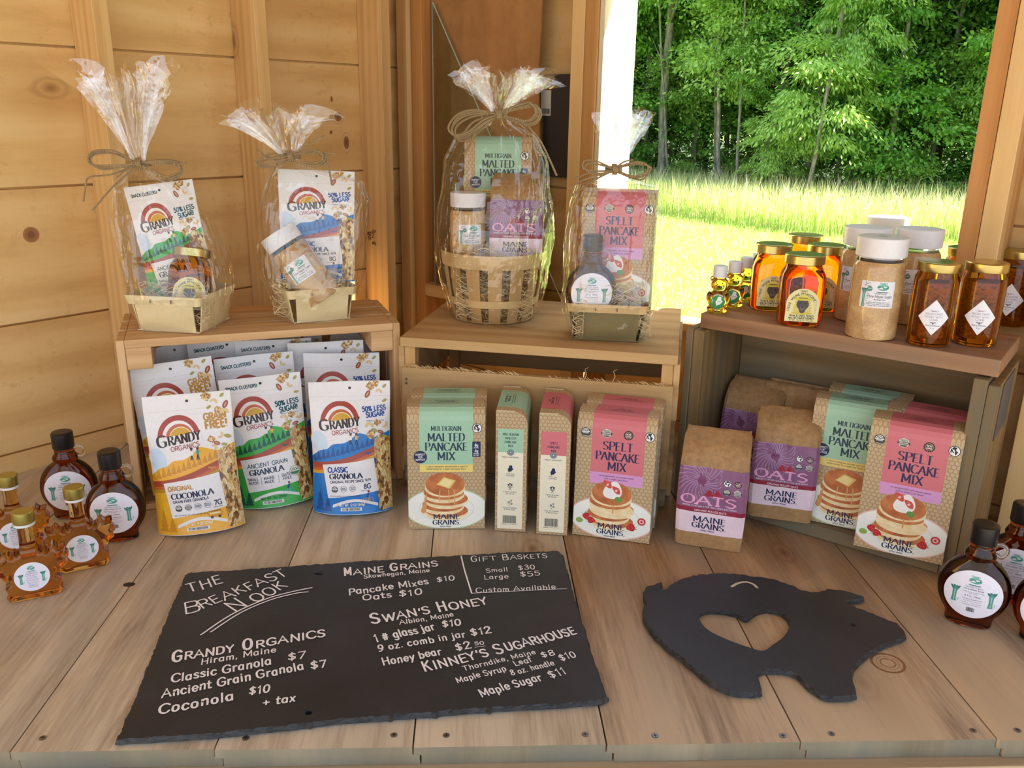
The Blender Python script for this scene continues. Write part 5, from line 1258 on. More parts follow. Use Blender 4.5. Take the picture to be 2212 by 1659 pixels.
# in the right crate
ZF = .0212
p, r = mid((1727, 1122), (1900, 1168), ZF); cr = cC.rotation_euler.z
a = g(1727, 1120, ZF); rr = R_(-30); make_pancake('malt', 'green malted pancake mix box in the right crate, half behind the red one', 'pancake mix boxes', (a.x + BOXW / 2 * math.cos(rr), a.y + BOXW / 2 * math.sin(rr), ZF + .0008), rr, .03)
rr2 = R_(-33); make_pancake('malt', 'green pancake mix box at the back of the right crate', 'pancake mix boxes', (a.x + BOXW / 2 * math.cos(rr) + .036, a.y + BOXW / 2 * math.sin(rr) + .0415, ZF + .0008), rr2, 0)
a = g(1843, 1178, ZF); rr = R_(-31); make_pancake('spelt', 'red spelt pancake mix box at the front of the right crate', 'pancake mix boxes', (a.x + BOXW / 2 * math.cos(rr), a.y + BOXW / 2 * math.sin(rr), ZF + .0008), rr, .03)
make_pancake('spelt', 'red spelt pancake mix box behind the front one in the right crate', 'pancake mix boxes', (a.x + BOXW / 2 * math.cos(rr) + .043, a.y + BOXW / 2 * math.sin(rr) + .0480, ZF + .0008), R_(-37), 0)
# oats
def oats_at(x, y, z, rz, **k):
    a = g(x, y, z); rr = R_(rz); return make_oats(loc=(a.x + OW / 2 * math.cos(rr), a.y + OW / 2 * math.sin(rr), z + .0006), rz=rr, **k)
oats_at(1457, 1173, 0, -20, label='brown paper oats bag with purple label standing in front of the right crate', seed=1)
o = oats_at(1612, 1113, ZF, -20, label='oats bag just behind the front one, inside the right crate', seed=2, scale=.97)
c = crate_pt(cC, .090, .078, ZF); make_oats('oats bag at the left side of the right crate, second from the back', (c.x, c.y, c.z), R_(-34), 'flat', 3)
c = crate_pt(cC, .150, .097, ZF); make_oats('rolled-top oats bag at the back of the right crate', (c.x - .004, c.y - .004, c.z), R_(-36), 'roll', 4, scale=1.06)
# granola bags
def bag(kind, seed, x0, x1, yb, rz, tilt, label, dy=0., fill=1., z=.0012, roll=0.):
    p = g((x0 + x1) / 2, yb, 0); return make_bag(kind, seed, label, 'pouches of granola in the left crate', Vector((p.x, p.y + .012 + dy, z)), R_(rz), tilt, fill, roll)
bag('coco', 1, 340, 525, 1150, 10, .16, 'yellow grain-free granola bag at the front left of the row', 0, 1., .0012, R_(-2.5))
bag('green', 2, 510, 672, 1092, 12, .14, 'green ancient grain granola bag in the middle of the front row', 0, 1., .0012, R_(-3))
bag('blue', 3, 678, 845, 1108, 4, .13, 'blue classic granola bag at the front right of the row', 0, 1., .0012, 0)
ZB = .0112
def inc(kind, seed, x, y, rz, tilt, label, fill=.55, roll=0., z=ZB, dz=0.):
    c = crate_pt(cA, x, y, z); return make_bag(kind, seed, label, 'pouches of granola in the left crate', Vector((c.x, c.y, z + .0012 + dz)), R_(17.1 + rz), tilt, fill, roll)
inc('coco', 4, .088, .020, 2, .10, 'white-topped grain-free granola bag directly behind the yellow front bag', .5, R_(-5), dz=.012)
inc('blue', 5, .335, .030, -13, .06, 'classic granola bag directly behind the blue front bag', .5, 0, dz=.004)
inc('blue', 6, .318, .062, -12, .04, 'classic granola bag third in the blue stack', .45, R_(-1), dz=.018)
inc('green', 7, .205, .044, 0, .10, 'green-line granola bag directly behind the green front bag', .5, R_(-2), dz=.006)
inc('green', 8, .235, .088, -6, .06, 'snack clusters granola bag right of the two in the third row', .42, R_(-1), dz=.020)
inc('green', 9, .172, .100, -1, .06, 'snack clusters granola bag left of the two in the third row', .42, R_(-4), dz=.026)
inc('coco', 10, .110, .120, 2, .06, 'dim grain-free granola bag at the back left of the crate', .40, R_(-10), dz=.020)
inc('green', 11, .262, .140, -8, .03, 'dim snack clusters bag against the crate back', .38, R_(-2), dz=.034)
inc('blue', 12, .345, .150, 10, .03, 'dim granola bag tilted in the back right of the crate', .38, R_(16), dz=.010)
# ------------------------------------------------------------------ glass and what it holds
def glass(key, col, dens=0., rough=.0, ior=1.45):
    "clear or tinted filled glass; the colour deepens with thickness"
    if key in MATS: return MATS[key]
    n = NT(key); b = n.n('ShaderNodeBsdfPrincipled'); b.inputs['Base Color'].default_value = lin(col); b.inputs['Roughness'].default_value = rough
    b.inputs['IOR'].default_value = ior; b.inputs['Transmission Weight'].default_value = 1.; n.l(b.outputs[0], n.out.inputs[0])
    if dens:
        v = n.n('ShaderNodeVolumeAbsorption'); v.inputs['Color'].default_value = dens[0]; v.inputs['Density'].default_value = dens[1]; n.l(v.outputs[0], n.out.inputs['Volume'])
    MATS[key] = n.m; return n.m
G_CLEAR = glass('clear_glass', 'fafcfa')
G_SYRUP = glass('dark_syrup_in_glass', 'fff8f0', ((.77, .45, .0, 1), 185))
G_LEAF = glass('amber_syrup_in_glass', 'fffaf2', ((.90, .66, .0, 1), 80))
G_HONEY = glass('honey_in_glass', 'fffaf2', ((.965, .735, .0, 1), 98))
G_COMB = glass('comb_honey_in_glass', 'fffaf2', ((.94, .74, .0, 1), 76))
G_BEAR = glass('light_honey_in_plastic', 'fffcf2', ((.996, .86, .0, 1), 80), .08)
M_GOLD = plain('c9b876', .28, 'gold_lid_metal', Metallic=1.)
M_GOLD2 = plain('b7ad62', .32, 'gold_cap_metal', Metallic=.9)
M_BLACK = plain('17171a', .32, 'black_cap_plastic'); M_WHITE = plain('e9e8ea', .35, 'white_lid_plastic'); M_LABEL = plain('eceaf2', .45, 'label_paper')
n = NT('maple_sugar'); f = n.noise(n.obj(), 500, 4, .8); f2 = n.noise(n.obj((1, 1, 1.5)), 30, 3)
n.bsdf(n.ramp(n.math('ADD', n.math('MULTIPLY', f, .5), n.math('MULTIPLY', f2, .5)), [(.36, '9a7546'), (.5, 'c09a66'), (.64, 'd8b886')]), .6, Coat_Weight=1., Coat_Roughness=.05); n.bump(f, .4, .001); M_SUGAR = n.m
def cap(name, r, z0, z1, mat, par, ribs=0, rim=.0012):
    n_ = 48; mb = MB()
    def ring(rr, z, k=1): return [((rr + (.00035 * (j % 2) if ribs and k else 0)) * math.cos(2 * PI * j / n_), (rr + (.00035 * (j % 2) if ribs and k else 0)) * math.sin(2 * PI * j / n_), z) for j in range(n_)]
    mb.loft([ring(r * .98, z0), ring(r, z0 + .0008), ring(r, z1 - rim), ring(r - rim * .5, z1 - rim * .3, 0), ring(r - rim * 1.6, z1, 0), ring(r * .5, z1 - .0001, 0)])
    return mb.build(name, mat, par, smooth=35)
def superloft(levels, p=2.0, n_=48):
    "levels: z, half width, half depth, exponent"
    out = []
    for L in levels:
        z, w, d = L[:3]; e = L[3] if len(L) > 3 else p; r = []
        for j in range(n_):
            t = 2 * PI * j / n_; c, s_ = math.cos(t), math.sin(t)
            r.append((w * math.copysign(abs(c) ** (2 / e), c), d * math.copysign(abs(s_) ** (2 / e), s_), z))
        out.append(r)
    return out
# round handled syrup jug
def jug_levels():
    L = [(0, .024, .013), (.0012, .0265, .0145)]
    for i in range(0, 15):
        t = i / 14; z = .004 + t * .088; a = (z - .050) / .0465; w = .0415 * math.sqrt(max(.0, 1 - min(.999, abs(a)) ** 2)); w = max(w, .0272 if a < 0 else .0175)
        L.append((z, w, .0185 * (1 - .28 * abs(a) ** 2.2), 2.3))
    L += [(.0955, .0178, .0150), (.0975, .0186, .0160), (.100, .0178, .0156), (.103, .0165, .0150), (.108, .0135, .0130), (.114, .0126, .0126), (.120, .0122, .0122)]
    return L
JUGL = jug_levels()
def jug_map(u, v, o):
    z = v
    for a, b in zip(JUGL, JUGL[1:]):
        if z <= b[0]: break
    t = max(0, min(1, (z - a[0]) / (b[0] - a[0]))); w = a[1] + (b[1] - a[1]) * t; d = a[2] + (b[2] - a[2]) * t
    k = min(.999, abs(u) / w); return (u, -d * (1 - k ** 2.3) ** (1 / 2.3) - o, z)
GRN = '3f8f80'
def sugarhouse_logo(A, x, y, r, layer=3):
    A.ell(x, y, r, r * .55, '5aa596', layer, 20); A.ell(x, y + r * .35, r * .55, r * .38, '7dbcae', layer + .5, 14); A.ell(x - r * .1, y - r * .05, r * .78, r * .25, 'cfe6df', layer + 1, 14, .15)
    A.pen(catmull([(x - r * .8, y - r * .1), (x - r * .2, y + r * .15), (x + r * .2, y - r * .2), (x + r * .8, y)], 4), r * .16, '2f7a6c', layer + 1.5); A.pen([(x - r, y - r * .85), (x + r, y - r * .85)], r * .12, '4a9384', layer)
    A.text("Kinney's", x, y + r * .62, r * .30, '4a9384', layer, w=.14, k=2); A.text('Sugarhouse', x, y - r * .98, r * .28, '2f7a6c', layer + .5, w=.16, width=r * 1.6, k=2)
def tree_sketch(A, x, y0, y1, w, layer=3):
    A.poly([(x - w * .5, y0), (x - w * .38, y0 + (y1 - y0) * .35), (x - w * .45, y0 + (y1 - y0) * .75), (x - w * 1.0, y1 - w * .1), (x - w * .5, y1 - w * .25), (x - w * .3, y1 + w * .1), (x + w * .1, y1 - w * .15), (x + w * .5, y1 + w * .15), (x + w * .55, y1 - w * .2), (x + w * 1.0, y1), (x + w * .45, y0 + (y1 - y0) * .7), (x + w * .40, y0 + (y1 - y0) * .3), (x + w * .55, y0)], '4f9686', layer)
    A.poly([(x - w * .05, y0 + w * .2), (x - w * .1, y1 - w * .9), (x + w * .15, y1 - w * .8), (x + w * .2, y0 + w * .2)], '9cc7bc', layer + .5)
    for dx, dy in ((-.7, .0), (-.2, .15), (.3, .05), (.75, .1), (-.45, -.25), (.55, -.2)): A.ell(x + dx * w, y1 + dy * w - w * .1, w * .28, w * .16, '2e6f60', layer + .7, 7, dx)
    A.pen([(x + w * .6, y0 + w * .9), (x + w * .95, y0 + w * 1.0), (x + w * .9, y0 + w * .4), (x + w * .65, y0 + w * .4)], w * .08, '4f9686', layer)
def syrup_label(r, bar=True):
    A = Art(); A.ell(0, 0, r, r * .99, 'eceaf4', 1, 48)
    sugarhouse_logo(A, 0, r * .60, r * .22); tree_sketch(A, -r * .62, -r * .42, r * .22, r * .17); tree_sketch(A, r * .62, -r * .42, r * .22, r * .17)
    ys = [(.30, .045, 'Certified Organic', .60), (.20, .055, 'Pure Maple Syrup', .66), (.10, .035, 'Maine Grade A Amber color', .74), (.04, .035, 'Rich flavor', .3), (-.08, .055, '8 fl oz  236mL', .55), (-.20, .040, 'Kinney\'s Sugarhouse', .66), (-.28, .030, 'Thorndike, Maine', .60), (-.36, .030, 'keep in a cool place', .66), (-.44, .030, 'refrigerate after opening', .60)]
    for y, h, t, w in ys: A.text(t, 0, r * y, r * h * 1.1, '4a4668' if h > .05 else '5a5670', 3, w=.16, width=r * w, k=2)
    if bar: A.barcode(-r * .14, -r * .72, r * .14, -r * .54, '2a2a30', 3, 8)
    else: A.lines(-r * .3, r * .3, -r * .75, -r * .5, 4, '5a5670', 3, 5, .5)
    return A
JUG_ART = syrup_label(.0330)
def make_jug(label, group, loc, rz, first=[None]):
    t = thing('syrup_jug', label, 'bottle', loc, rz, group)
    if first[0] is None:
        mb = MB().loft(superloft([(l[0], l[1], l[2], l[3] if len(l) > 3 else 2) for l in JUGL]))
        b = mb.build('bottle', G_SYRUP, t, smooth=50)
        nk = MB().lathe([(.0132, .1075), (.0145, .1085), (.0145, .1105), (.0128, .1125), (.0128, .118)], 40, cap0=True).build('glass_collar', G_CLEAR, t, smooth=40)
        pts = [(.0120 + .0135 * (1 - math.cos(a)) * .95, 0, .1065 + .0115 * math.sin(a)) for a in [(-1.35 + i * 2.75 / 12 + .0) for i in range(13)]]
        pts = catmull([(.0135, 0, .1130), (.0215, 0, .1150), (.0275, 0, .1110), (.0275, 0, .1040), (.0225, 0, .0985), (.0165, 0, .1015)], 5)
        hd = MB().tube(pts, .0024, 10).build('handle', G_CLEAR, t, smooth=60)
        c = cap('cap', .0153, .1145, .1400, M_BLACK, t, 1, .0020)
        lb = build_art(JUG_ART, 'printed_label', t, lambda u, v, o: jug_map(u, v + .0485, o), cell=.005, eps=.00006, base=.0003)
        sp = MB().add([(0.0, -.0150, .1130), (.0012, -.0152, .1130), (.0016, -.0150, .1040), (.0006, -.0150, .1035)], [(0, 1, 2, 3)])
        first[0] = [(o.name.split('.')[0], o.data) for o in (b, nk, hd, c, lb)]
    else:
        for nm, me in first[0]: obj(nm, me, t)
    return t
def yaw_to_cam(p, off=0.): return math.atan2(p.x, -p.y * -1) * -1 * 1 + off if 0 else -math.atan2(p.x, p.y) + off
for x, y, rz, lab, grp in ((255, 1168, -14 + 24, 'dark syrup jug with black cap, right of the two on the left', 'round handled syrup jugs'), (155, 1118, -14 + 26, 'dark syrup jug standing behind the gold-capped leaf bottles, left rear', 'round handled syrup jugs'),
                           (2096, 1352, -6 - 26, 'dark syrup jug at the right, nearest the slate pig', 'round handled syrup jugs'), (2182, 1300, -30, 'backlit orange syrup jug at the right edge, before the window wall', 'round handled syrup jugs'),
                           (2262, 1395, -30, 'syrup jug cut by the right edge of the photograph', 'round handled syrup jugs')):
    p = g(x, y); make_jug(lab, grp, (p.x, p.y + .008, .0006), R_(rz))
# maple-leaf bottles
def leaf_outline():
    half = [(0, .072), (.0095, .072), (.0105, .066), (.0145, .063), (.0175, .067), (.0190, .0605), (.0260, .0640), (.0285, .0700), (.0330, .0640), (.0420, .0650), (.0400, .0570), (.0455, .0510), (.0400, .0470), (.0420, .0390), (.0355, .0380), (.0330, .0300), (.0265, .0330), (.0260, .0240), (.0330, .0180), (.0300, .0120), (.0330, .0040), (.0290, .0000)]
    return half + [(-x, y) for x, y in half[::-1][:-1]]
LEAFO = leaf_outline()
LEAF_ART = syrup_label(.0205, False)
def make_leaf(label, loc, rz, first=[None]):
    t = thing('leaf_bottle', label, 'bottle', loc, rz, 'maple leaf syrup bottles')
    if first[0] is None:
        o_ = LEAFO; cen = (0, .035); mb = MB(); rings = []
        for dy, s_ in ((-.0140, .86), (-.0125, .955), (-.0085, 1.), (.0085, 1.), (.0125, .955), (.0140, .86)):
            rings.append([(cen[0] + (x - cen[0]) * s_, dy, max(0., cen[1] + (z - cen[1]) * s_) if z > 0 else 0.) for x, z in o_])
        n_ = len(o_)
        for r in rings: mb.v += [tuple(p) for p in r]
        for k in range(len(rings) - 1):
            for j in range(n_): mb.f.append((k * n_ + j, k * n_ + (j + 1) % n_, (k + 1) * n_ + (j + 1) % n_, (k + 1) * n_ + j)); mb.mi.append(0)
        for k in (0, len(rings) - 1):
            for tri in tessellate_polygon([[Vector((p[0], p[2], 0)) for p in rings[k]]]): mb.f.append(tuple(k * n_ + i for i in tri)); mb.mi.append(0)
        mb2 = mb.lathe([(.0100, .0690), (.0096, .080), (.0092, .098), (.0098, .104)], 28)
        b = mb2.build('bottle', G_LEAF, t, smooth=40)
        m = b.modifiers.new('blend', 'REMESH'); m.mode = 'VOXEL'; m.voxel_size = .0011; m.use_smooth_shade = True
        sm = b.modifiers.new('soften', 'SMOOTH'); sm.iterations = 3
        nk = MB().lathe([(.0110, .1000), (.0128, .1010), (.0128, .1025), (.0118, .1040), (.0110, .1060)], 32).build('neck_ring', plain('dcdad6', .25, 'milky_ring'), t, smooth=40)
        c = cap('cap', .0130, .1045, .1205, M_GOLD2, t, 0, .0016)
        lb = build_art(LEAF_ART, 'printed_label', t, lambda u, v, o: (u, -.0148 - o, v + .0330), eps=.00006, base=.0003)
        first[0] = [(o.name.split('.')[0], o.data, len(o.modifiers)) for o in (b, nk, c, lb)]
    else:
        for nm, me, hm in first[0]:
            o = obj(nm, me, t)
            if hm:
                m = o.modifiers.new('blend', 'REMESH'); m.mode = 'VOXEL'; m.voxel_size = .0011; m.use_smooth_shade = True
                sm = o.modifiers.new('soften', 'SMOOTH'); sm.iterations = 3
    return t
for x, y, rz, lab in ((72, 1290, 24, 'amber maple-leaf bottle with gold cap, nearest the camera on the left'), (178, 1228, 26, 'amber maple-leaf bottle with gold cap, between its twin and the dark jug'), (38, 1198, 20, 'amber maple-leaf bottle with gold cap at the left edge, rear of the three')):
    p = g(x, y); make_leaf(lab, (p.x, p.y + .008, .0006), R_(rz))
# one-pound honey jars
HJL = [(0, .0250, .0250, 3), (.0015, .0285, .0285, 3.2), (.006, .0315, .0315, 3.6), (.035, .0325, .0325, 3.8), (.068, .0325, .0325, 3.8), (.076, .0310, .0310, 3.4), (.083, .0275, .0275, 2.6), (.088, .0255, .0255, 2), (.094, .0258, .0258, 2)]
def honey_art():
    A = Art(); C = 'e9dfa4'; w, h = .0235, .050
    A.poly([(-w, 0), (w, 0), (w, h * .52)] + [(w * math.cos(a), h * .52 + w * 1.0 * math.sin(a)) for a in [i * PI / 16 for i in range(1, 16)]] + [(-w, h * .52)], C, 1)
    H_ = h * .52
    A.text("SWAN'S", 0, H_ + w * .79, .0026, '3a3320', 2, 'serif', w=.16, width=.010, k=2)
    A.text('MAINE BEEKEEPER', 0, H_ + w * .60, .0034, '1f1c14', 2, w=.18, width=.036, arc=.0165, k=2)
    # hive, veil and the bear's head
    for i in range(5): A.ell(0, .0130 + i * .0040, .0150 - i * .0008, .0024, ('cfc04c', 'dccd60')[i % 2], 2, 22)
    A.poly([(-.0115, .0150), (.0115, .0150), (.0105, .0345), (-.0105, .0345)], 'd9cf78', 2.4)
    for i in range(6): A.pen([(-.0112 + .0002 * i, .016 + i * .003), (.0112 - .0002 * i, .016 + i * .003)], .0003, 'a79c3a', 2.62)
    A.ell(0, .0262, .0088, .0085, '4a4340', 3.0, 24); A.poly([(-.0070, .0240), (.0070, .0240), (.0035, .0145), (0, .0125), (-.0035, .0145)], '4a4340', 3.05)
    A.ell(0, .0205, .0036, .0038, '6a605a', 3.5, 14); A.ell(0, .0222, .0018, .0012, '17120e', 4, 10)
    for s_ in (-1, 1): A.ell(s_ * .0036, .0278, .0011, .0008, '17120e', 4, 8); A.ell(s_ * .0065, .0350, .0022, .0018, '26201c', 3.3, 10)
    A.ell(0, .0345, .0135, .0030, 'd2c644', 3.6, 24); A.poly(catmull([(-.0060, .0350), (-.0045, .0395), (0, .0415), (.0045, .0395), (.0060, .0350)], 4) , 'ddd256', 3.9); A.pen([(-.0062, .0356), (.0062, .0356)], .0011, '2a2620', 4.2)
    A.text('Liquid', -.0180, .0215, .0040, '1c1a14', 4, 'chalk', w=.14, rot=1.35, k=3)
    A.lines(.0170, .0200, .0120, .0340, 9, '5a543c', 2, 9, .35)
    A.text('RAW & UNFILTERED', 0, .0075, .0030, '1f1c14', 2, w=.2, width=.034, k=2); A.text('WILDFLOWER HONEY', 0, .0038, .0030, '1f1c14', 2, w=.2, width=.036, k=2); A.text('NET WT. 1 LB. (16 OZ.) 454 grams', 0, .0012, .0018, '1f1c14', 2, w=.18, width=.034, k=2)
    return A
HONEY_ART = honey_art()
TOPZ = HC + .024 + .0008
def make_honey(label, loc, rz, first=[None]):
    t = thing('honey_jar', label, 'jar', loc, rz, 'gold-lidded jars of wildflower honey')
    if first[0] is None:
        b = MB().loft(superloft(HJL)).build('glass_jar', G_HONEY, t, smooth=50)
        c = cap('lid', .0290, .0905, .1045, M_GOLD, t, 0, .0018)
        lb = build_art(HONEY_ART, 'printed_label', t, lambda u, v, o: (u, -.0326 - o, v + .0085), eps=.00006, base=.0004)
        first[0] = [(o.name.split('.')[0], o.data) for o in (b, c, lb)]
    else:
        for nm, me in first[0]: obj(nm, me, t)
    return t
for x, y, rz, lab in ((1733, 703, -14, 'amber honey jar with bear label, front of the honey group'), (1668, 670, -12, 'honey jar with bear label, just left behind the front honey jar'), (1780, 672, -22, 'honey jar mostly hidden between the front honey jar and the tan sugar jars'), (1735, 640, -16, 'honey jar at the back of the honey group, only its gold lid showing')):
    p = g(x, y, TOPZ); make_honey(lab, (p.x, p.y + .020, TOPZ), R_(rz))
# tall jars of maple sugar with white lids
def cyl_map(R, z0=0.): return lambda u, v, o: ((R + o) * math.sin(u / R), -(R + o) * math.cos(u / R), v + z0)
def sugar_art():
    A = Art(); A.rect(-.0225, 0, .0225, .0370, 'e9e8ee', 1, .001)
    tree_sketch(A, -.0175, .001, .026, .0042); A.pen(catmull([(-.018, .030), (-.014, .0335), (-.010, .0345)], 3), .0006, '3a4038', 3); A.pen([(-.0165, .031), (-.012, .0300), (-.009, .0315)], .0005, '3a4038', 3); A.pen([(-.016, .0335), (-.0165, .0362)], .0005, '3a4038', 3)
    for i in range(7): A.ell(-.0120 - .001 * (i % 2), .006 + i * .0034, .0008, .0008, '5a9384', 3, 6)
    A.ell(-.0105, .0265, .0036, .0036, GRN, 3, 16); A.text('USDA', -.0105, .0262, .0014, 'e9e8ee', 4, w=.2, k=2)
    sugarhouse_logo(A, .0065, .0290, .0078)
    A.text('Certified Organic', .004, .0195, .0016, '4a4e50', 3, w=.16, width=.016, k=2); A.text('Pure Maple Sugar', .0035, .0145, .0036, '23282c', 3, 'chalk', w=.13, width=.032, skew=.2, k=3)
    A.text('Net Weight: 10 oz', .004, .0110, .0018, '4a4e50', 3, w=.16, width=.015, k=2); A.lines(-.012, .020, .0020, .0090, 3, '4a4e50', 3, 6, .6, .1)
    return A
SUGAR_ART = sugar_art(); SR = .0345
def make_sugar(label, loc, rz, tilt=None, group='white-lidded jars of maple sugar', first=[None], s=1.):
    t = thing('sugar_jar', label, 'jar', loc, rz, group); t.scale = (s,) * 3
    if tilt: t.rotation_euler = tilt
    if first[0] is None:
        b = MB().lathe([(.030, 0), (.0335, .0012), (SR, .005), (SR, .055), (SR - .0006, .060), (SR, .065), (SR, .100), (SR - .0015, .106), (SR - .0035, .1085)], 56, cap1=True).build('sugar_fill', M_SUGAR, t, smooth=50)
        k_ = MB().lathe([(SR - .0036, .1086), (SR - .0050, .1105), (SR - .0050, .1185)], 56).build('jar_neck', G_CLEAR, t, smooth=50)
        c = cap('lid', .0338, .1150, .1415, M_WHITE, t, 0, .0012)
        lb = build_art(SUGAR_ART, 'printed_label', t, cyl_map(SR, .047), cell=.004, eps=.00005, base=.0003)
        ld = Art(); ld.rect(-.006, -.003, .006, .003, 'c9dccf', 1, .001); ld.ell(0, .009, .004, .002, '8fb8a8', 1); lm = build_art(ld, 'lid_print', c, lambda u, v, o: (u, v, .1418 + o))
        first[0] = [(o.name.split('.')[0], o.data) for o in (b, k_, c, lb)]
    else:
        for nm, me in first[0]: obj(nm, me, t)
    return t
for x, y, rz, lab in ((1893, 733, -22, 'tan maple sugar jar with white lid, front of the four'), (1862, 695, -44, 'maple sugar jar behind and left of the front one'), (1972, 700, -22, 'maple sugar jar behind and right of the front one'), (1905, 655, -22, 'maple sugar jar at the back of the four, only its white lid showing')):
    p = g(x, y, TOPZ); make_sugar(lab, (p.x, p.y + .022, TOPZ), R_(rz))
# comb honey in straight jars with diamond labels
def comb_art():
    A = Art(); s_ = .0245; A.poly([(0, 0), (s_ * .82, s_), (0, 2 * s_), (-s_ * .82, s_)], 'eeedf5', 1)
    A.text("Swan's", 0, .0325, .0026, '55545c', 2, 'serif', w=.15, width=.0100, k=2); A.text('WILDFLOWER', 0, .0282, .0026, '8a8a94', 2, w=.13, width=.0215, k=2); A.text('HONEY WITH', 0, .0240, .0026, '8a8a94', 2, w=.13, width=.0215, k=2); A.text('COMB', 0, .0200, .0026, '8a8a94', 2, w=.13, width=.0100, k=2)
    A.ell(0, .0165, .0009, .0018, '5a5a62', 2, 10); A.ell(-.0022, .0175, .0020, .0008, '7a7a84', 2, 8, -.3); A.ell(.0022, .0175, .0020, .0008, '7a7a84', 2, 8, .3)
    A.text('Raw & Unfiltered', 0, .0125, .0020, '55545c', 2, w=.14, width=.0170, k=2); A.text('9 oz', 0, .0088, .0018, '55545c', 2, w=.14, width=.0050, k=2)
    return A
COMB_ART = comb_art(); CR = .0282
n = NT('beeswax_comb'); v = n.obj(); vo = n.n('ShaderNodeTexVoronoi'); n.l(v, vo.inputs['Vector']); vo.inputs['Scale'].default_value = 230
n.bsdf(n.ramp(vo.outputs['Distance'], [(.2, '6a3a10'), (.6, 'a8681c')]), .6); M_COMB = n.m
def make_comb(label, loc, rz, first=[None]):
    t = thing('comb_honey_jar', label, 'jar', loc, rz, 'straight jars of comb honey')
    if first[0] is None:
        b = MB().lathe([(.0235, 0), (.0265, .0012), (CR, .0045), (CR, .090), (CR - .001, .095), (CR - .0035, .0995), (CR - .0040, .106)], 56).build('glass_jar', G_COMB, t, smooth=50)
        cb = MB().box(-.011, -.006, .010, .013, .014, .086).build('honeycomb', M_COMB, t, bevel=.003)
        c = cap('lid', .0270, .1015, .1145, M_GOLD, t, 0, .0018)
        lb = build_art(COMB_ART, 'printed_label', t, cyl_map(CR, .0175), cell=.004, eps=.00005, base=.0003)
        first[0] = [(o.name.split('.')[0], o.data) for o in (b, cb, c, lb)]
    else:
        for nm, me in first[0]: obj(nm, me, t)
    return t
for x, y, rz, lab in ((2016, 748, -22, 'comb honey jar with diamond label, front left of the four'), (2118, 748, -26, 'comb honey jar with diamond label, front right of the four'), (2076, 700, -34, 'comb honey jar standing behind the gap between the two front ones'), (2190, 706, -40, 'bright comb honey jar at the far right end of the crate')):
    p = g(x, y, TOPZ); make_comb(lab, (p.x, p.y + .018, TOPZ), R_(rz))
# honey bears
def bear_body():
    mb = MB()
    def ball(c, r, n_=16):
        rings = []
        for i in range(1, n_): a = PI * i / n_; rings.append((max(1e-4, math.sin(a)), -math.cos(a)))
        mb.loft([[(c[0] + r[0] * k * math.cos(2 * PI * j / 20), c[1] + r[1] * k * math.sin(2 * PI * j / 20), c[2] + r[2] * h) for j in range(20)] for k, h in rings])
    mb.lathe([(.0135, .000), (.0155, .001), (.0160, .004), (.0150, .008)], 28)
    ball((0, 0, .0190), (.0168, .0145, .0170)); ball((0, 0, .0440), (.0135, .0125, .0120)); ball((0, -.0110, .0415), (.0060, .0050, .0048))
    for s_ in (-1, 1):
        ball((s_ * .0105, 0, .0525), (.0042, .0032, .0042)); ball((s_ * .0140, -.0070, .0245), (.0045, .0055, .0085)); ball((s_ * .0105, -.0090, .0060), (.0062, .0075, .0060))
    mb.lathe([(.0095, .050), (.0092, .058)], 24)
    return mb
def bear_art():
    A = Art(); A.ell(0, 0, .0112, .0112, '2f8a4a', 1, 30); maine(A, .0015, -.0005, .0120, 'eef2ea', 2)
    A.text('WILDFLOWER', 0, .0108, .0020, 'eef2ea', 2, w=.18, width=.013, arc=.0085, k=2); A.text('HONEY', .0022, .0005, .0014, '2f8a4a', 3, w=.18, k=2)
    A.text('2 oz', -.0075, .0010, .0026, 'eef2ea', 2, w=.16, rot=1.5, k=2)
    return A
BEAR_ART = bear_art()
def make_bear(label, loc, rz, first=[None]):
    t = thing('honey_bear', label, 'bottle', loc, rz, 'bear-shaped honey bottles')
    def mods(o):
        m = o.modifiers.new('merge', 'REMESH'); m.mode = 'VOXEL'; m.voxel_size = .0008; m.use_smooth_shade = True
        sm = o.modifiers.new('soften', 'SMOOTH'); sm.iterations = 3
    if first[0] is None:
        b = bear_body().build('bear_bottle', G_BEAR, t, smooth=180); mods(b)
        c = cap('cap', .0108, .0555, .0735, M_WHITE, t, 1, .0010)
        fc = Art()
        for s_ in (-1, 1): fc.ell(s_ * .0048, .0475, .0010, .0013, '1a120a', 1, 10)
        def face(u, v, o): return (u, -.0127 - o + abs(u) * .25, v)
        fm = build_art(fc, 'painted_eyes', t, face)
        ns = MB(); ns.lathe([(.0001, 0), (.0018, .0004), (.0020, .0010), (.0001, .0016)], 14); no = ns.build('nose', plain('1a120a', .4, 'black_paint'), t, smooth=60); no.location = (0, -.0150, .0425); no.rotation_euler = (PI / 2, 0, 0)
        lb = build_art(BEAR_ART, 'printed_label', t, lambda u, v, o: (u, -.0158 - o + (u * u + v * v) * 9, v + .0180), cell=.003, eps=.00005, base=.0004)
        first[0] = [(o.name.split('.')[0], o.data, o.location.copy(), o.rotation_euler.copy()) for o in (b, c, fm, no, lb)]
    else:
        for nm, me, l, r in first[0]:
            o = obj(nm, me, t); o.location = l; o.rotation_euler = r
            if nm == 'bear_bottle': mods(o)
    return t
for x, y, lab in ((1553, 676, 'honey bear bottle with white cap, nearest of the row'), (1585, 664, 'second honey bear bottle, just behind the nearest one'), (1610, 652, 'third honey bear bottle, partly behind the honey jar'), (1636, 642, 'rearmost honey bear bottle, only a sliver beside the honey jar')):
    p = g(x, y, TOPZ); make_bear(lab, (p.x, p.y + .012, TOPZ), R_(-16))
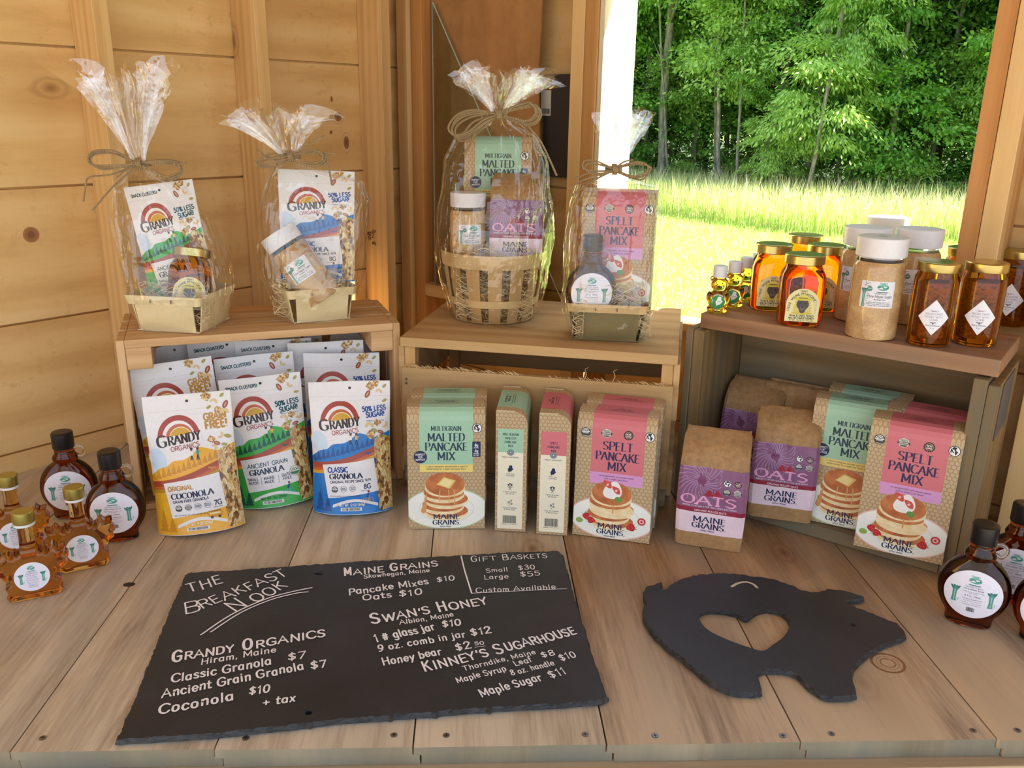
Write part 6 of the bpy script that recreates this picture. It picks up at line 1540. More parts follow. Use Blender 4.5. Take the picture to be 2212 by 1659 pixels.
# ------------------------------------------------------------------ gift baskets in clear film
def film(key, white, bump=.5, spec=1.):
    n = NT(key); v = n.obj(); vo = n.n('ShaderNodeTexVoronoi'); n.l(n.obj((1, 1, .45)), vo.inputs['Vector']); vo.inputs['Scale'].default_value = 30; f = vo.outputs['Distance']; f2 = n.noise(v, 40, 2, .6)
    bp = n.n('ShaderNodeBump'); bp.inputs['Strength'].default_value = bump; bp.inputs['Distance'].default_value = .006
    n.l(n.math('ADD', f, n.math('MULTIPLY', f2, .5)), bp.inputs['Height'])
    tr = n.n('ShaderNodeBsdfTransparent'); tr.inputs[0].default_value = (.995, .995, .99, 1)
    gl_ = n.n('ShaderNodeBsdfGlossy'); gl_.inputs['Roughness'].default_value = .02; gl_.inputs[0].default_value = (1, 1, 1, 1); n.l(bp.outputs[0], gl_.inputs['Normal'])
    lw = n.n('ShaderNodeLayerWeight'); lw.inputs[0].default_value = .5; n.l(bp.outputs[0], lw.inputs['Normal'])
    fz_ = n.math('ADD', n.math('MULTIPLY', n.math('POWER', lw.outputs['Facing'], 4.), .60), .065)
    m = n.n('ShaderNodeMixShader'); n.l(n.math('MULTIPLY', fz_, spec, clamp=True), m.inputs[0]); n.l(tr.outputs[0], m.inputs[1]); n.l(gl_.outputs[0], m.inputs[2])
    if white:
        d = n.n('ShaderNodeBsdfTranslucent'); d.inputs[0].default_value = (.95, .95, .97, 1); d2 = n.n('ShaderNodeBsdfDiffuse'); d2.inputs[0].default_value = (.95, .95, .97, 1)
        a = n.n('ShaderNodeMixShader'); a.inputs[0].default_value = .5; n.l(d.outputs[0], a.inputs[1]); n.l(d2.outputs[0], a.inputs[2])
        m2 = n.n('ShaderNodeMixShader'); m2.inputs[0].default_value = white; n.l(m.outputs[0], m2.inputs[1]); n.l(a.outputs[0], m2.inputs[2]); m = m2
    n.l(m.outputs[0], n.out.inputs[0]); return n.m
M_FILM = film('clear_film', 0, 1.0, 1.05); M_FILM2 = film('gathered_film', .012, 1.0, 1.8)
n = NT('jute_twine'); v = n.obj(); f = n.noise(v, 900, 2, .7); wv = n.n('ShaderNodeTexWave'); n.l(v, wv.inputs['Vector']); wv.inputs['Scale'].default_value = 260; wv.wave_type = 'BANDS'; wv.bands_direction = 'DIAGONAL'
n.bsdf(n.ramp(n.math('ADD', n.math('MULTIPLY', f, .6), n.math('MULTIPLY', wv.outputs[0], .4)), [(.3, '7f6848'), (.55, 'ab9168'), (.8, 'cdb68c')]), .85); n.bump(wv.outputs[0], .6, .0008); M_TWINE = n.m
M_STRAW = plain('dcc79a', .65, 'wood_wool')
W_VENEER = wood('pale_veneer', 'eee0b8', 'e4d3a4', 'cdb784', 0, .8, 0, .55, .3); W_VENEER2 = wood('brown_veneer', 'c9a878', 'b8945f', '94703f', 2, .8, 0, .55, .3); W_BAND = wood('band_veneer', 'dfc190', 'cfae7a', 'ab8650', 0, .8, 0, .5, .3)
W_OLIVE = wood('olive_veneer', '8d8158', '7a6e48', '5e5436', 0, .8, .1, .55, .3)
def wool(t, boxes, seed, r=.00045):
    "curly wood wool: (number, x0, x1, y0, y1, z0, z1, curl)"
    q = random.Random(seed); mb = MB()
    for (n_, x0, x1, y0, y1, z0, z1, curl) in boxes:
        for i in range(n_):
            p = Vector((q.uniform(x0, x1), q.uniform(y0, y1), q.uniform(z0, z1))); a = q.uniform(0, 6.28); da = q.uniform(-1, 1) * curl; el = q.uniform(-.4, .5); pts = []
            for k in range(10):
                pts.append(p.copy()); p = p + Vector((math.cos(a), math.sin(a) * .8, math.sin(el + k * .5) * .6)) * .0052
                a += da; p.x = min(max(p.x, x0), x1); p.y = min(max(p.y, y0), y1); p.z = max(p.z, z0)
            mb.tube(pts, r, 3, cap=False)
    o = mb.build('wood_wool', M_STRAW, t, fix=False); o['kind'] = 'stuff'; return o
def wrap(t, lv, top, seed, nf=15):
    "film bag: lv = levels (z, cx, cy, rx, ry, exponent, fold); the last is the neck; top = tips of the flared crown"
    q = random.Random(seed); N_ = 132; rings = []; M = []
    lv2 = []
    for a, b in zip(lv, lv[1:]):
        k = max(2, int(abs(b[0] - a[0]) / .011))
        for i in range(k): s_ = i / k; lv2.append(tuple(a[m] + (b[m] - a[m]) * s_ for m in range(7)))
    lv2.append(lv[-1])
    ph = [q.uniform(0, 6) for _ in range(6)]
    def fold(th, z, amp):
        return amp * (.55 * abs(math.sin(nf * .5 * th + ph[0])) + .30 * abs(math.sin(nf * .83 * th + ph[1] + z * 8)) + .25 * abs(math.sin(nf * 1.7 * th + ph[2])) - .5)
    for L in lv2:
        z, cx, cy_, rx, ry, e, am = L; r = []
        for j in range(N_):
            th = 2 * PI * j / N_; c, s_ = math.cos(th), math.sin(th)
            nx = noise.noise(Vector((c * 2.2 + seed, s_ * 2.2, z * 16))); n2 = abs(noise.noise(Vector((c * 5 + seed, s_ * 5, z * 34))))
            k = 1 + fold(th, z, am) + (.05 * nx + .055 * n2 if z > .004 else 0)
            r.append((cx + rx * k * math.copysign(abs(c) ** (2 / e), c), cy_ + ry * k * math.copysign(abs(s_) ** (2 / e), s_), z + (.004 * nx if z > .02 else 0)))
        rings.append(r)
    mb = MB(); mb.loft(rings, 0, True, False); nb = len(mb.f)
    # the crown: film fanned out above the string
    nz, ncx, ncy, nr = lv[-1][0], lv[-1][1], lv[-1][2], lv[-1][3]; K = 13; cr = []
    hs = [0] * N_
    for j in range(N_):
        th = 2 * PI * j / N_; hs[j] = .80 + .34 * noise.noise(Vector((math.cos(th) * 2.6 + seed * 3, math.sin(th) * 2.6, 5))) + .22 * abs(math.sin(nf * .5 * th + ph[3]))
    for i in range(K + 1):
        s_ = i / K; r = []
        for j in range(N_):
            th = 2 * PI * j / N_ + .10 * math.sin(nf * th_ if False else s_ * 3) ; c, sn = math.cos(th), math.sin(th)
            rr = nr * .9 + (top[3] - nr) * (s_ ** 1.15) * (.62 + .38 * noise.noise(Vector((c * 1.7, sn * 1.7, seed + 2)))) 
            rr *= 1 + (.30 + .55 * s_) * (abs(math.sin(nf * .5 * th + ph[0])) - .55) + .22 * s_ * math.sin(nf * 1.31 * th + ph[4])
            rr += .006 * s_ * noise.noise(Vector((c * 7, sn * 7, s_ * 5 + seed)))
            z = nz + (top[2] - nz) * s_ * hs[j] - .10 * s_ * s_ * rr
            r.append((ncx + (top[0] - ncx) * s_ + rr * c, ncy + (top[1] - ncy) * s_ + rr * .72 * sn, z))
        cr.append(r)
    mb.loft(cr, 1, False, False)
    # a few inner pleats
    for q_ in range(5):
        a0 = q.uniform(0, 6.28); w = q.uniform(.25, .6); pl = []
        for i in range(8):
            s_ = i / 7; row = []
            for j in range(7):
                th = a0 + w * (j / 6 - .5) * (1 + s_ * 2); rr = nr * .5 + top[3] * s_ * (.35 + .35 * (q_ / 5)) * (1 + .25 * (-1) ** j * s_)
                row.append((ncx + (top[0] - ncx) * s_ + rr * math.cos(th), ncy + (top[1] - ncy) * s_ + rr * .7 * math.sin(th), nz + (top[2] - nz) * s_ * (.85 + .15 * math.sin(j * 2 + q_))))
            pl.append(row)
        mb.loft(pl, 1, False, False, closed=False)
    mb.build('film_wrap', [M_FILM, M_FILM2], t, fix=False)
def bow(t, Y, knot, loops, tails, seed, r=.0015, strands=3):
    q = random.Random(seed); mb = MB(); o = t.location
    def W(p, dy=0.): v = at(p[0], p[1], Y + dy); return v - o
    k = W(knot, -.012)
    for lp in loops:
        for s_ in range(strands):
            j = [(q.uniform(-3, 3) + (s_ - 1) * 3.4 * (0 < i < len(lp) - 1), q.uniform(-2, 2) + (s_ - 1) * 3.2 * (0 < i < len(lp) - 1)) for i in range(len(lp))]
            p = [W((a + j[i][0], b + j[i][1]), -.012 - .012 * math.sin(PI * i / (len(lp) - 1)) + (s_ - 1) * .0014) for i, (a, b) in enumerate(lp)]
            mb.tube(catmull([tuple(v) for v in p], 5), r, 6)
    for tl in tails:
        p = [W((a + q.uniform(-1.5, 1.5), b + q.uniform(-1.5, 1.5)), -.014 - .004 * i) for i, (a, b) in enumerate(tl)]
        mb.tube(catmull([tuple(v) for v in p], 5), r * .95, 6)
    for s_ in range(3):      # turns round the neck and the knot
        c = k + Vector((0, .012, (s_ - 1) * .0026)); mb.tube([(c.x + .0125 * math.cos(a), c.y + .0115 * math.sin(a), c.z) for a in [i * PI / 10 for i in range(21)]], r, 6)
        x = k.x + (s_ - 1) * .0026; mb.tube([(x - .001, k.y + .002, k.z + .0075), (x, k.y - .0050, k.z + .003), (x + .001, k.y - .0050, k.z - .003), (x, k.y + .002, k.z - .0075)], r * 1.1, 6)
    mb.build('twine_bow', M_TWINE, t, smooth=60)
    fz = MB()
    for lp in loops + tails:
        for _ in range(10):
            i = q.randrange(len(lp) - 1); f = q.random(); a = W((lp[i][0] * (1 - f) + lp[i + 1][0] * f, lp[i][1] * (1 - f) + lp[i + 1][1] * f), -.018); d = Vector((q.uniform(-1, 1), q.uniform(-.5, .5), q.uniform(-1, 1))) * .007
            fz.tube([a, a + d * .5 + Vector((0, 0, .001)), a + d], [.00022, .0002, .0001], 3)
    fz.build('twine_fibres', M_TWINE, t, fix=False)['kind'] = 'stuff'
def berry_box(t, wb, wt, db, dt, h, rz, mats, th=.0018, rim_h=.014, slot=.012):
    "veneer box: four panels with open corners, a floor and a rim band"
    e = Matrix.Rotation(rz, 4, 'Z')
    for k in range(4):
        b2, t2, d2, e2 = (wb, wt, db, dt) if k % 2 == 0 else (db, dt, wb, wt)
        R4 = e @ Matrix.Rotation(k * PI / 2, 4, 'Z'); mb = MB()
        w0, w1, y0, y1 = b2 / 2 - slot * .45, t2 / 2 - slot, d2 / 2, e2 / 2
        vs = [(-w0, -y0, .0006), (w0, -y0, .0006), (w1, -y1, h), (-w1, -y1, h), (-w0, -y0 + th, .0006), (w0, -y0 + th, .0006), (w1, -y1 + th, h), (-w1, -y1 + th, h)]
        mb.add([tuple(R4 @ Vector(v)) for v in vs], [(0, 1, 2, 3), (5, 4, 7, 6), (0, 4, 5, 1), (1, 5, 6, 2), (2, 6, 7, 3), (3, 7, 4, 0)]); mb.build('side_panel', mats[0], t)
    mb = MB(); mb.add([tuple(e @ Vector(v)) for v in [(x * wb / 2, y * db / 2, z) for z in (.0004, .002) for x, y in ((-1, -1), (1, -1), (1, 1), (-1, 1))]], [(0, 3, 2, 1), (4, 5, 6, 7), (0, 1, 5, 4), (1, 2, 6, 5), (2, 3, 7, 6), (3, 0, 4, 7)]); mb.build('base_panel', mats[0], t)
    mb = MB(); rg = []
    for off, z in ((.0004, h - rim_h), (.0018, h - rim_h), (.0026, h), (.0010, h)):
        f = (z / h); hw, hd = (wb + (wt - wb) * f) / 2 + off, (db + (dt - db) * f) / 2 + off; r = []; c_ = .006
        for sx_, sy, a0 in ((1, 1, 0), (-1, 1, 90), (-1, -1, 180), (1, -1, 270)):
            for i in range(4): a = math.radians(a0 + i * 30); r.append(tuple(e @ Vector((sx_ * (hw - c_) + c_ * math.cos(a), sy * (hd - c_) + c_ * math.sin(a), z))))
        rg.append(r)
    rg.append(rg[0]); mb.loft(rg, 0, False, False); mb.build('rim_band', mats[1], t)
    st_ = MB()
    for x in (-.018, .016):
        p = e @ Vector((x, -dt / 2 - .0030, h - rim_h * .55)); st_.box(p.x - .0005, p.y - .0006, p.z - .0028, p.x + .0005, p.y + .0008, p.z + .0028)
    st_.build('staples', plain('4a4238', .5, 'staple_wire'), t)
GG = 'gift baskets wrapped in clear film'
# 1: pale box, left end of the slatted crate
L1 = Vector((-.462, 1.366, .2812)); t = thing('gift_basket', 'film-wrapped pale veneer box holding green granola bag and honey jar, leftmost gift', 'gift basket', L1, group=GG)
berry_box(t, .102, .120, .102, .120, .058, R_(-11), (W_VENEER, W_VENEER)); wool(t, [(150, -.050, .050, -.050, .050, .040, .066, .5), (60, .030, .058, -.058, -.020, .003, .055, .5)], 1)
nk = at(300, 356, L1.y - .005) - L1; tp = at(262, 150, L1.y + .01) - L1
wrap(t, [(.0008, 0, 0, .058, .058, 3.2, .0), (.012, 0, 0, .063, .063, 3.0, .01), (.055, 0, 0, .075, .074, 2.8, .03), (.10, -.004, 0, .078, .068, 2.6, .05), (.17, nk.x * .45, 0, .070, .052, 2.4, .07), (.218, nk.x * .75, 0, .050, .034, 2.1, .16), (nk.z - .012, nk.x, nk.y, .018, .017, 2, .35), (nk.z, nk.x, nk.y, .0095, .0095, 2, .4)], (tp.x, tp.y, tp.z, .078), 1)
bow(t, L1.y - .005, (300, 354), [[(300, 354), (250, 331), (206, 330), (193, 346), (212, 362), (258, 360), (298, 356)], [(302, 352), (340, 350), (380, 353), (389, 372), (366, 384), (332, 371), (304, 356)]],
    [[(305, 350), (355, 345), (403, 353)], [(294, 358), (238, 376), (192, 382), (184, 402), (180, 436)], [(296, 360), (246, 402), (200, 454)], [(297, 358), (275, 365), (252, 383)]], 1)
make_bag('green', 21, 'green granola bag inside the leftmost film-wrapped gift', None, Vector((L1.x + .004, L1.y + .004, L1.z + .030)), R_(-2), .02, .40, R_(-8)).scale = (.84, .8, .92)
make_honey('honey jar nestled beside the granola in the leftmost gift', (L1.x + .012, L1.y - .020, L1.z + .020), 0).rotation_euler = (R_(-14), R_(9), R_(16))
# 2: pale box, right end of the slatted crate
L2 = Vector((-.268, 1.436, .2812)); t = thing('gift_basket', 'film-wrapped pale veneer box holding blue granola bag and tilted sugar jar', 'gift basket', L2, group=GG)
berry_box(t, .094, .112, .094, .112, .056, R_(25), (W_VENEER, W_VENEER)); wool(t, [(170, -.046, .056, -.046, .050, .040, .068, .5), (40, -.056, -.030, -.056, -.020, .003, .055, .5)], 2)
nk = at(628, 345, L2.y - .005) - L2; tp = at(578, 230, L2.y + .01) - L2
wrap(t, [(.0008, 0, 0, .058, .058, 2.8, .0), (.012, 0, 0, .062, .062, 2.6, .01), (.06, 0, 0, .080, .072, 2.5, .03), (.12, .002, 0, .086, .066, 2.7, .04), (.19, .010, 0, .086, .052, 2.7, .05), (.222, .010, 0, .074, .040, 2.3, .10), (nk.z - .010, nk.x, nk.y, .020, .018, 2, .35), (nk.z, nk.x, nk.y, .0095, .0095, 2, .4)], (tp.x, tp.y, tp.z, .098), 2)
bow(t, L2.y - .005, (628, 338), [[(626, 338), (590, 338), (556, 350), (560, 360), (598, 352), (624, 344)], [(630, 334), (668, 326), (696, 332), (700, 346), (680, 356), (650, 352), (632, 344)]],
    [[(632, 330), (668, 314), (701, 293)], [(634, 334), (690, 331), (725, 334)], [(690, 331), (708, 352), (716, 400)], [(600, 352), (584, 384), (568, 455)], [(612, 348), (580, 338), (556, 322)]], 2)
make_bag('blue', 22, 'blue granola bag inside the film-wrapped gift beside the third stud', None, Vector((L2.x + .006, L2.y + .014, L2.z + .056)), R_(10), .02, .40, R_(2)).scale = (.97, .8, .87)
make_sugar('tilted maple sugar jar leaning in the blue granola gift', (L2.x + .022, L2.y - .030, L2.z + .034), 0, (R_(-6), R_(-33), R_(6)), None, s=.92)
# 3: bushel basket on the centre crate
L3 = Vector((.036, 1.526, .2612)); t = thing('gift_basket', 'tall film-wrapped round slatted basket with malted mix and oats, on the centre crate', 'gift basket', L3, group=GG)
RB, RT, H3 = .070, .090, .118; NS = 14
for k in range(NS):
    a = 2 * PI * (k + .5) / NS; w = .62 * PI / NS; mb = MB(); rg = []
    for i in range(7):
        z = .001 + H3 * i / 6; rr = RB + (RT - RB) * (i / 6) ** .9 + .003 * math.sin(PI * i / 6)
        rg.append([(rr * math.cos(a - w), rr * math.sin(a - w), z), (rr * 1.008 * math.cos(a), rr * 1.008 * math.sin(a), z), (rr * math.cos(a + w), rr * math.sin(a + w), z), ((rr - .0018) * math.cos(a + w), (rr - .0018) * math.sin(a + w), z), ((rr - .0018) * math.cos(a - w), (rr - .0018) * math.sin(a - w), z)])
    mb.loft(rg); mb.build('stave', W_VENEER2, t)
def hoop(z0, z1, r0, r1, nm): MB().loft([[(r * math.cos(2 * PI * j / 60), r * math.sin(2 * PI * j / 60), z) for j in range(60)] for r, z in ((r0 + .0006, z0), (r0 + .0026, z0), (r1 + .0026, z1), (r1 + .0006, z1), (r0 + .0006, z0))], 0, False, False).build(nm, W_BAND, t, smooth=40)
hoop(.098, .1225, RT - .001, RT + .002, 'rim_hoop'); hoop(.030, .043, RB + .0068, RB + .0092, 'lower_hoop')
MB().lathe([(.0001, .0008), (RB - .003, .0008), (RB - .003, .003), (.0001, .003)], 40).build('base_panel', W_VENEER2, t)
wool(t, [(260, -.070, .070, -.070, .070, .108, .130, .5), (420, -.066, .066, -.070, -.045, .006, .105, .6)], 3)
nk = at(1077, 250, L3.y - .005) - L3; tp = at(1085, 140, L3.y + .01) - L3
wrap(t, [(.0008, 0, 0, .073, .073, 2.1, .0), (.01, 0, 0, .080, .080, 2.1, .01), (.06, 0, 0, .093, .092, 2.1, .03), (.12, 0, 0, .101, .100, 2.1, .03), (.20, .002, 0, .098, .090, 2.1, .05), (.27, nk.x * .5, 0, .086, .066, 2.2, .07), (.315, nk.x * .75, 0, .064, .044, 2.1, .15), (nk.z - .014, nk.x, nk.y, .022, .020, 2, .35), (nk.z, nk.x, nk.y, .011, .011, 2, .4)], (tp.x, tp.y, tp.z, .105), 3, 19)
bow(t, L3.y - .005, (1078, 247), [[(1074, 246), (1030, 240), (992, 252), (975, 276), (986, 296), (1012, 288), (1046, 262), (1072, 250)], [(1080, 244), (1120, 229), (1150, 224), (1161, 246), (1146, 262), (1116, 262), (1084, 250)]],
    [[(1086, 250), (1130, 266), (1165, 302), (1188, 345), (1202, 378)], [(1084, 252), (1122, 268), (1152, 300), (1172, 336)], [(1060, 254), (1032, 276), (1016, 310), (1002, 334)], [(1056, 254), (1026, 262), (1000, 290)]], 3, .0020, 4)
make_pancake('malt', 'green malted pancake mix box inside the round slatted gift basket', None, (L3.x + .006, L3.y + .012, L3.z + .118), R_(-2), .03)
make_sugar('maple sugar jar inside the round slatted gift basket', (L3.x - .046, L3.y - .022, L3.z + .094), R_(8), None, None, s=.90)
make_oats('oats bag inside the round slatted gift basket', (L3.x + .036, L3.y - .046, L3.z + .094), R_(-6), 'flat', 7, .03, None, .92)
# 4: shallow wooden box on the centre crate
L4 = Vector((.2215, 1.388, .2612)); t = thing('gift_basket', 'film-wrapped dark-sided wooden box with spelt mix and syrup jug, by the window', 'gift basket', L4, group=GG)
berry_box(t, .108, .128, .078, .094, .062, R_(-10), (W_OLIVE, W_BAND)); wool(t, [(300, -.052, .052, -.040, .030, .050, .085, .55), (60, -.062, -.045, -.045, -.020, .003, .055, .5), (60, .045, .062, -.055, -.020, .003, .055, .5)], 4)
nk = at(1328, 372, L4.y - .005) - L4; tp = at(1345, 238, L4.y + .005) - L4
wrap(t, [(.0008, 0, 0, .058, .042, 3.2, .0), (.01, 0, 0, .063, .048, 3.0, .01), (.06, 0, 0, .076, .060, 3.0, .02), (.13, 0, 0, .072, .055, 3.0, .03), (.215, .004, 0, .070, .048, 3.0, .03), (.244, .004, 0, .060, .040, 2.6, .07), (nk.z - .012, nk.x, nk.y, .022, .019, 2, .3), (nk.z, nk.x, nk.y, .0100, .0100, 2, .4)], (tp.x, tp.y, tp.z, .056), 4, 11)
bow(t, L4.y - .005, (1328, 366), [[(1326, 366), (1290, 352), (1268, 352), (1262, 366), (1290, 374), (1324, 370)], [(1330, 362), (1370, 352), (1398, 358), (1401, 372), (1376, 385), (1334, 372)]],
    [[(1322, 370), (1280, 382), (1250, 392), (1230, 408)], [(1320, 372), (1276, 392), (1234, 422)], [(1334, 358), (1350, 350), (1368, 346)], [(1322, 368), (1284, 372), (1244, 386)]], 4)
make_pancake('spelt', 'red spelt pancake mix box inside the wrapped gift by the window', None, (L4.x + .008, L4.y - .006, L4.z + .042), R_(-16), .02)
make_jug('dark syrup jug inside the wrapped gift by the window', None, (L4.x - .032, L4.y - .022, L4.z + .030), R_(-4))
# ------------------------------------------------------------------ things stored in the corner behind the crates
n = NT('corrugated_card'); v = n.obj(); f = n.noise(v, 30, 4, .6); f3 = n.noise(n.obj((3, 1, .6)), 6, 3)
n.bsdf(n.ramp(n.math('ADD', n.math('MULTIPLY', f, .4), n.math('MULTIPLY', f3, .6)), [(.35, 'a0703e'), (.65, 'bc8a54')]), .8); n.bump(f3, .2, .004); M_CARD = n.m
def wall_poly(name, pts, off, th, mat, parent=None):
    "flat sheet parallel to the window wall: pts (distance along, z)"
    t0 = sum(p[0] for p in pts) / len(pts); z0 = min(p[1] for p in pts); mb = MB(); q = [(p[0] - t0, p[1] - z0) for p in pts]
    mb.prism(q, -th / 2, th / 2); mb.v = [(x, -z, y) for x, y, z in mb.v]; o = mb.build(name, mat, parent, bevel=0)
    o.location = wall_pt('R', t0, off, z0); o.rotation_euler = (0, 0, ANG['R']); return o
def wp(x, y, off): return on_wall('R', x, y, off)
ZL = .2242
a, b = wp(1172, 0, -.046), wp(1168, 90, -.046)
c = wall_poly('cardboard_sheet', [(.094, ZL), (wp(1166, 500, -.046)[0], ZL), (wp(1168, 300, -.046)[0], .52), (wp(1165, 90, -.046)[0], .70), (wp(1172, 0, -.046)[0], .78), (wp(1173, 0, -.046)[0], 1.15), (.094, 1.15)], -.046, .004, M_CARD)
tag(c, 'large brown cardboard sheet standing against the boards in the corner', 'cardboard')
A1, B1, C1 = wp(936, 6, -.060), wp(1232, 628, -.060), wp(936, 592, -.060)
gm = glass('pane_glass', 'e8f2e8', 0); ge = plain('8fa890', .15, 'pane_edge', Alpha=1.)
pn = wall_poly('glass_pane', [(A1[0], ZL), (min(B1[0], tA - .004), ZL), (A1[0], A1[1])], -.062, .003, glass('pane_glass', 'eef6ee', 0))
tag(pn, 'triangular pane of clear glass leaning before the cardboard in the corner', 'glass pane')
e = Vector((min(B1[0], tA - .004), 0, ZL)); 
ed = MB(); cx0 = (A1[0] * 2 + min(B1[0], tA - .004)) / 3
for p, q_ in (((A1[0], ZL), (A1[0], A1[1])), ((A1[0], A1[1]), (min(B1[0], tA - .004), ZL)), ((A1[0], ZL), (min(B1[0], tA - .004), ZL))):
    ed.tube([(p[0] - cx0, 0, p[1] - ZL), (q_[0] - cx0, 0, q_[1] - ZL)], .0019, 4)
eo = ed.build('ground_edge', plain('a9b8a0', .2, 'ground_glass_edge', Specular_IOR_Level=.8), pn)
d0, d1 = wp(1176, 165, -.02), wp(1234, 385, -.02)
dk = wall_poly('dark_panel', [(d0[0], d1[1]), (tA - .002, d1[1]), (tA - .002, d0[1] + .004), (d0[0], d0[1] + .004)], -.012, .016, plain('3a332e', .7, 'dark_painted_board', .3, 40))
tag(dk, 'dark grey board on the wall between the cardboard and the window post', 'board')
s1 = wp(1166, 195, -.0225); s2 = wp(1178, 250, -.0225); la = Art(); tt = (d0[0] + tA - .002) / 2
la.rect(s1[0] - .010 - tt + .012, s2[1] - d1[1], s2[0] - tt + .012, s1[1] - d1[1], 'ddd6c6', 1); la.barcode(s1[0] - .006 - tt + .012, s2[1] - d1[1] + .004, s2[0] - tt + .009, s2[1] - d1[1] + .014, '2a2622', 2, 3)
build_art(la, 'barcode_label', dk, lambda u, v, o: (u, -.008 - o, v))
# ------------------------------------------------------------------ the slate price board and the slate pig
n = NT('slate_stone'); v = n.obj(); f = n.noise(v, 9, 5, .62); f2 = n.noise(v, 60, 4, .7)
col = n.ramp(f, [(.3, '23262a'), (.6, '2d3035'), (.8, '3c4046')]); fine = n.ramp(f2, [(.60, '000000'), (.78, '555555')])
n.bsdf(n.mix(fine, col, lin('6a6c70')), .46, Specular_IOR_Level=.45); n.bump(f2, .35, .0012); M_SLATE = n.m
n = NT('slate_edge_stone'); f2 = n.noise(n.obj((1, 1, 3)), 90, 4, .7); n.bsdf(n.ramp(f2, [(.35, '141516'), (.7, '3c3e40')]), .55); n.bump(f2, .9, .002); M_SLEDGE = n.m
def slate_plate(par, outline, thick, holes=(), chip=.0018, seed=1, name='slate_slab'):
    "cut slate with a flaked, sloping rim; outline counter-clockwise"
    q = random.Random(seed); loops = []
    def dens(p, step=.004):
        out = []
        for i in range(len(p)):
            a, b = p[i], p[(i + 1) % len(p)]; L = math.hypot(b[0] - a[0], b[1] - a[1]); m = max(1, int(L / step))
            for k in range(m): out.append((a[0] + (b[0] - a[0]) * k / m, a[1] + (b[1] - a[1]) * k / m))
        return out
    def inset(p, d, jit):
        out = []; m = len(p)
        for i in range(m):
            a, b = p[i - 1], p[(i + 1) % m]; dx, dy = b[0] - a[0], b[1] - a[1]; L = math.hypot(dx, dy) or 1
            k = d + q.uniform(0, jit); out.append((p[i][0] - dy / L * k, p[i][1] + dx / L * k))
        return out
    base = dens(outline); j = []
    ph = [q.uniform(0, 6) for _ in range(4)]
    for i, p in enumerate(base): w = chip * .35 * (math.sin(i * .37 + ph[0]) + math.sin(i * .91 + ph[1]) + q.uniform(-.6, .6)); j.append((p[0] + w * .5, p[1] + w * .5))
    mid_ = inset(j, .0004, chip * .7); top = inset(j, chip * .6, chip * 1.3)
    mb = MB(); hs = [dens(h, .004) for h in holes]
    flat = [(p[0], p[1], thick) for p in top]; b0 = len(mb.v); loops = [[Vector((p[0], p[1], 0)) for p in top]] + [[Vector((p[0], p[1], 0)) for p in h] for h in hs]
    allp = [p for l in loops for p in l]; mb.v += [(p.x, p.y, thick) for p in allp]
    for t in tessellate_polygon(loops):
        a = [allp[i] for i in t]; ar = (a[1].x - a[0].x) * (a[2].y - a[0].y) - (a[2].x - a[0].x) * (a[1].y - a[0].y)
        mb.f.append(tuple(t) if ar > 0 else tuple(t[::-1])); mb.mi.append(0)
    m = len(top); r1 = len(mb.v); mb.v += [(p[0], p[1], thick * q.uniform(.45, .8)) for p in mid_]; r2 = len(mb.v); mb.v += [(p[0], p[1], thick * .15) for p in j]; r3 = len(mb.v); mb.v += [(p[0], p[1], 0) for p in inset(j, .001, 0)]
    for A_i, B_i in ((r1, 0), (r2, r1), (r3, r2)):
        for i in range(m): k = (i + 1) % m; mb.f.append((A_i + i, A_i + k, B_i + k, B_i + i)); mb.mi.append(1)
    o = m
    for h in hs:
        n_ = len(h); bt = len(mb.v); mb.v += [(p[0], p[1], .0) for p in h]
        for i in range(n_): k = (i + 1) % n_; mb.f.append((o + i, o + k, bt + k, bt + i)); mb.mi.append(1)
        o += n_
    return mb.build(name, [M_SLATE, M_SLEDGE], par, fix=False)
sb = thing('slate_price_board', 'dark slate board with chalked prices lying on the counter', 'sign', (0, 0, .0012))
def gl(x, y, z=.0062): p = g(x, y, z); return (p.x, p.y)
# outline, counter-clockwise from the near left corner; notches where the stone has flaked
ol = [gl(247, 1610, .002), gl(470, 1588), gl(660, 1567), gl(668, 1569), gl(676, 1565), gl(750, 1556), gl(835, 1551), gl(842, 1554), gl(850, 1549), gl(935, 1543), gl(942, 1546), gl(950, 1541), gl(1050, 1533), gl(1058, 1536), gl(1066, 1531), gl(1160, 1527), gl(1300, 1517), gl(1316, 1508), gl(1290, 1440), gl(1262, 1350), gl(1240, 1280), gl(1218, 1200), gl(1205, 1190), gl(1100, 1193), gl(1000, 1199), gl(900, 1205), gl(760, 1214), gl(640, 1222), gl(500, 1232), gl(410, 1236), gl(398, 1244), gl(360, 1330), gl(320, 1430), gl(280, 1530)]
h1 = [(gl(689, 1241)[0] + .007 * math.cos(a), gl(689, 1241)[1] + .0035 * math.sin(a)) for a in [i * PI / 5 for i in range(10)]][::-1]
h2 = [(gl(667, 1541)[0] + .004 * math.cos(a), gl(667, 1541)[1] + .0045 * math.sin(a)) for a in [i * PI / 5 for i in range(10)]][::-1]
slate_plate(sb, ol, .0062, (h1, h2), .0020, 3)
CH_ = Art()
def chalk(t, a, b, h, w=.115, jit=.35, sk=.05, wx=1., style='chalk'):
    jit = jit * 1.7
    p, q = gl(*a), gl(*b); rot = math.atan2(q[1] - p[1], q[0] - p[0])
    CH_.text(t, p[0], p[1], h, 'fdfcff', 1, style, w=w * 1.3, align='l', rot=rot, skew=sk, width=math.hypot(q[0] - p[0], q[1] - p[1]), jit=jit, k=5, sp=1.6, wx=wx)
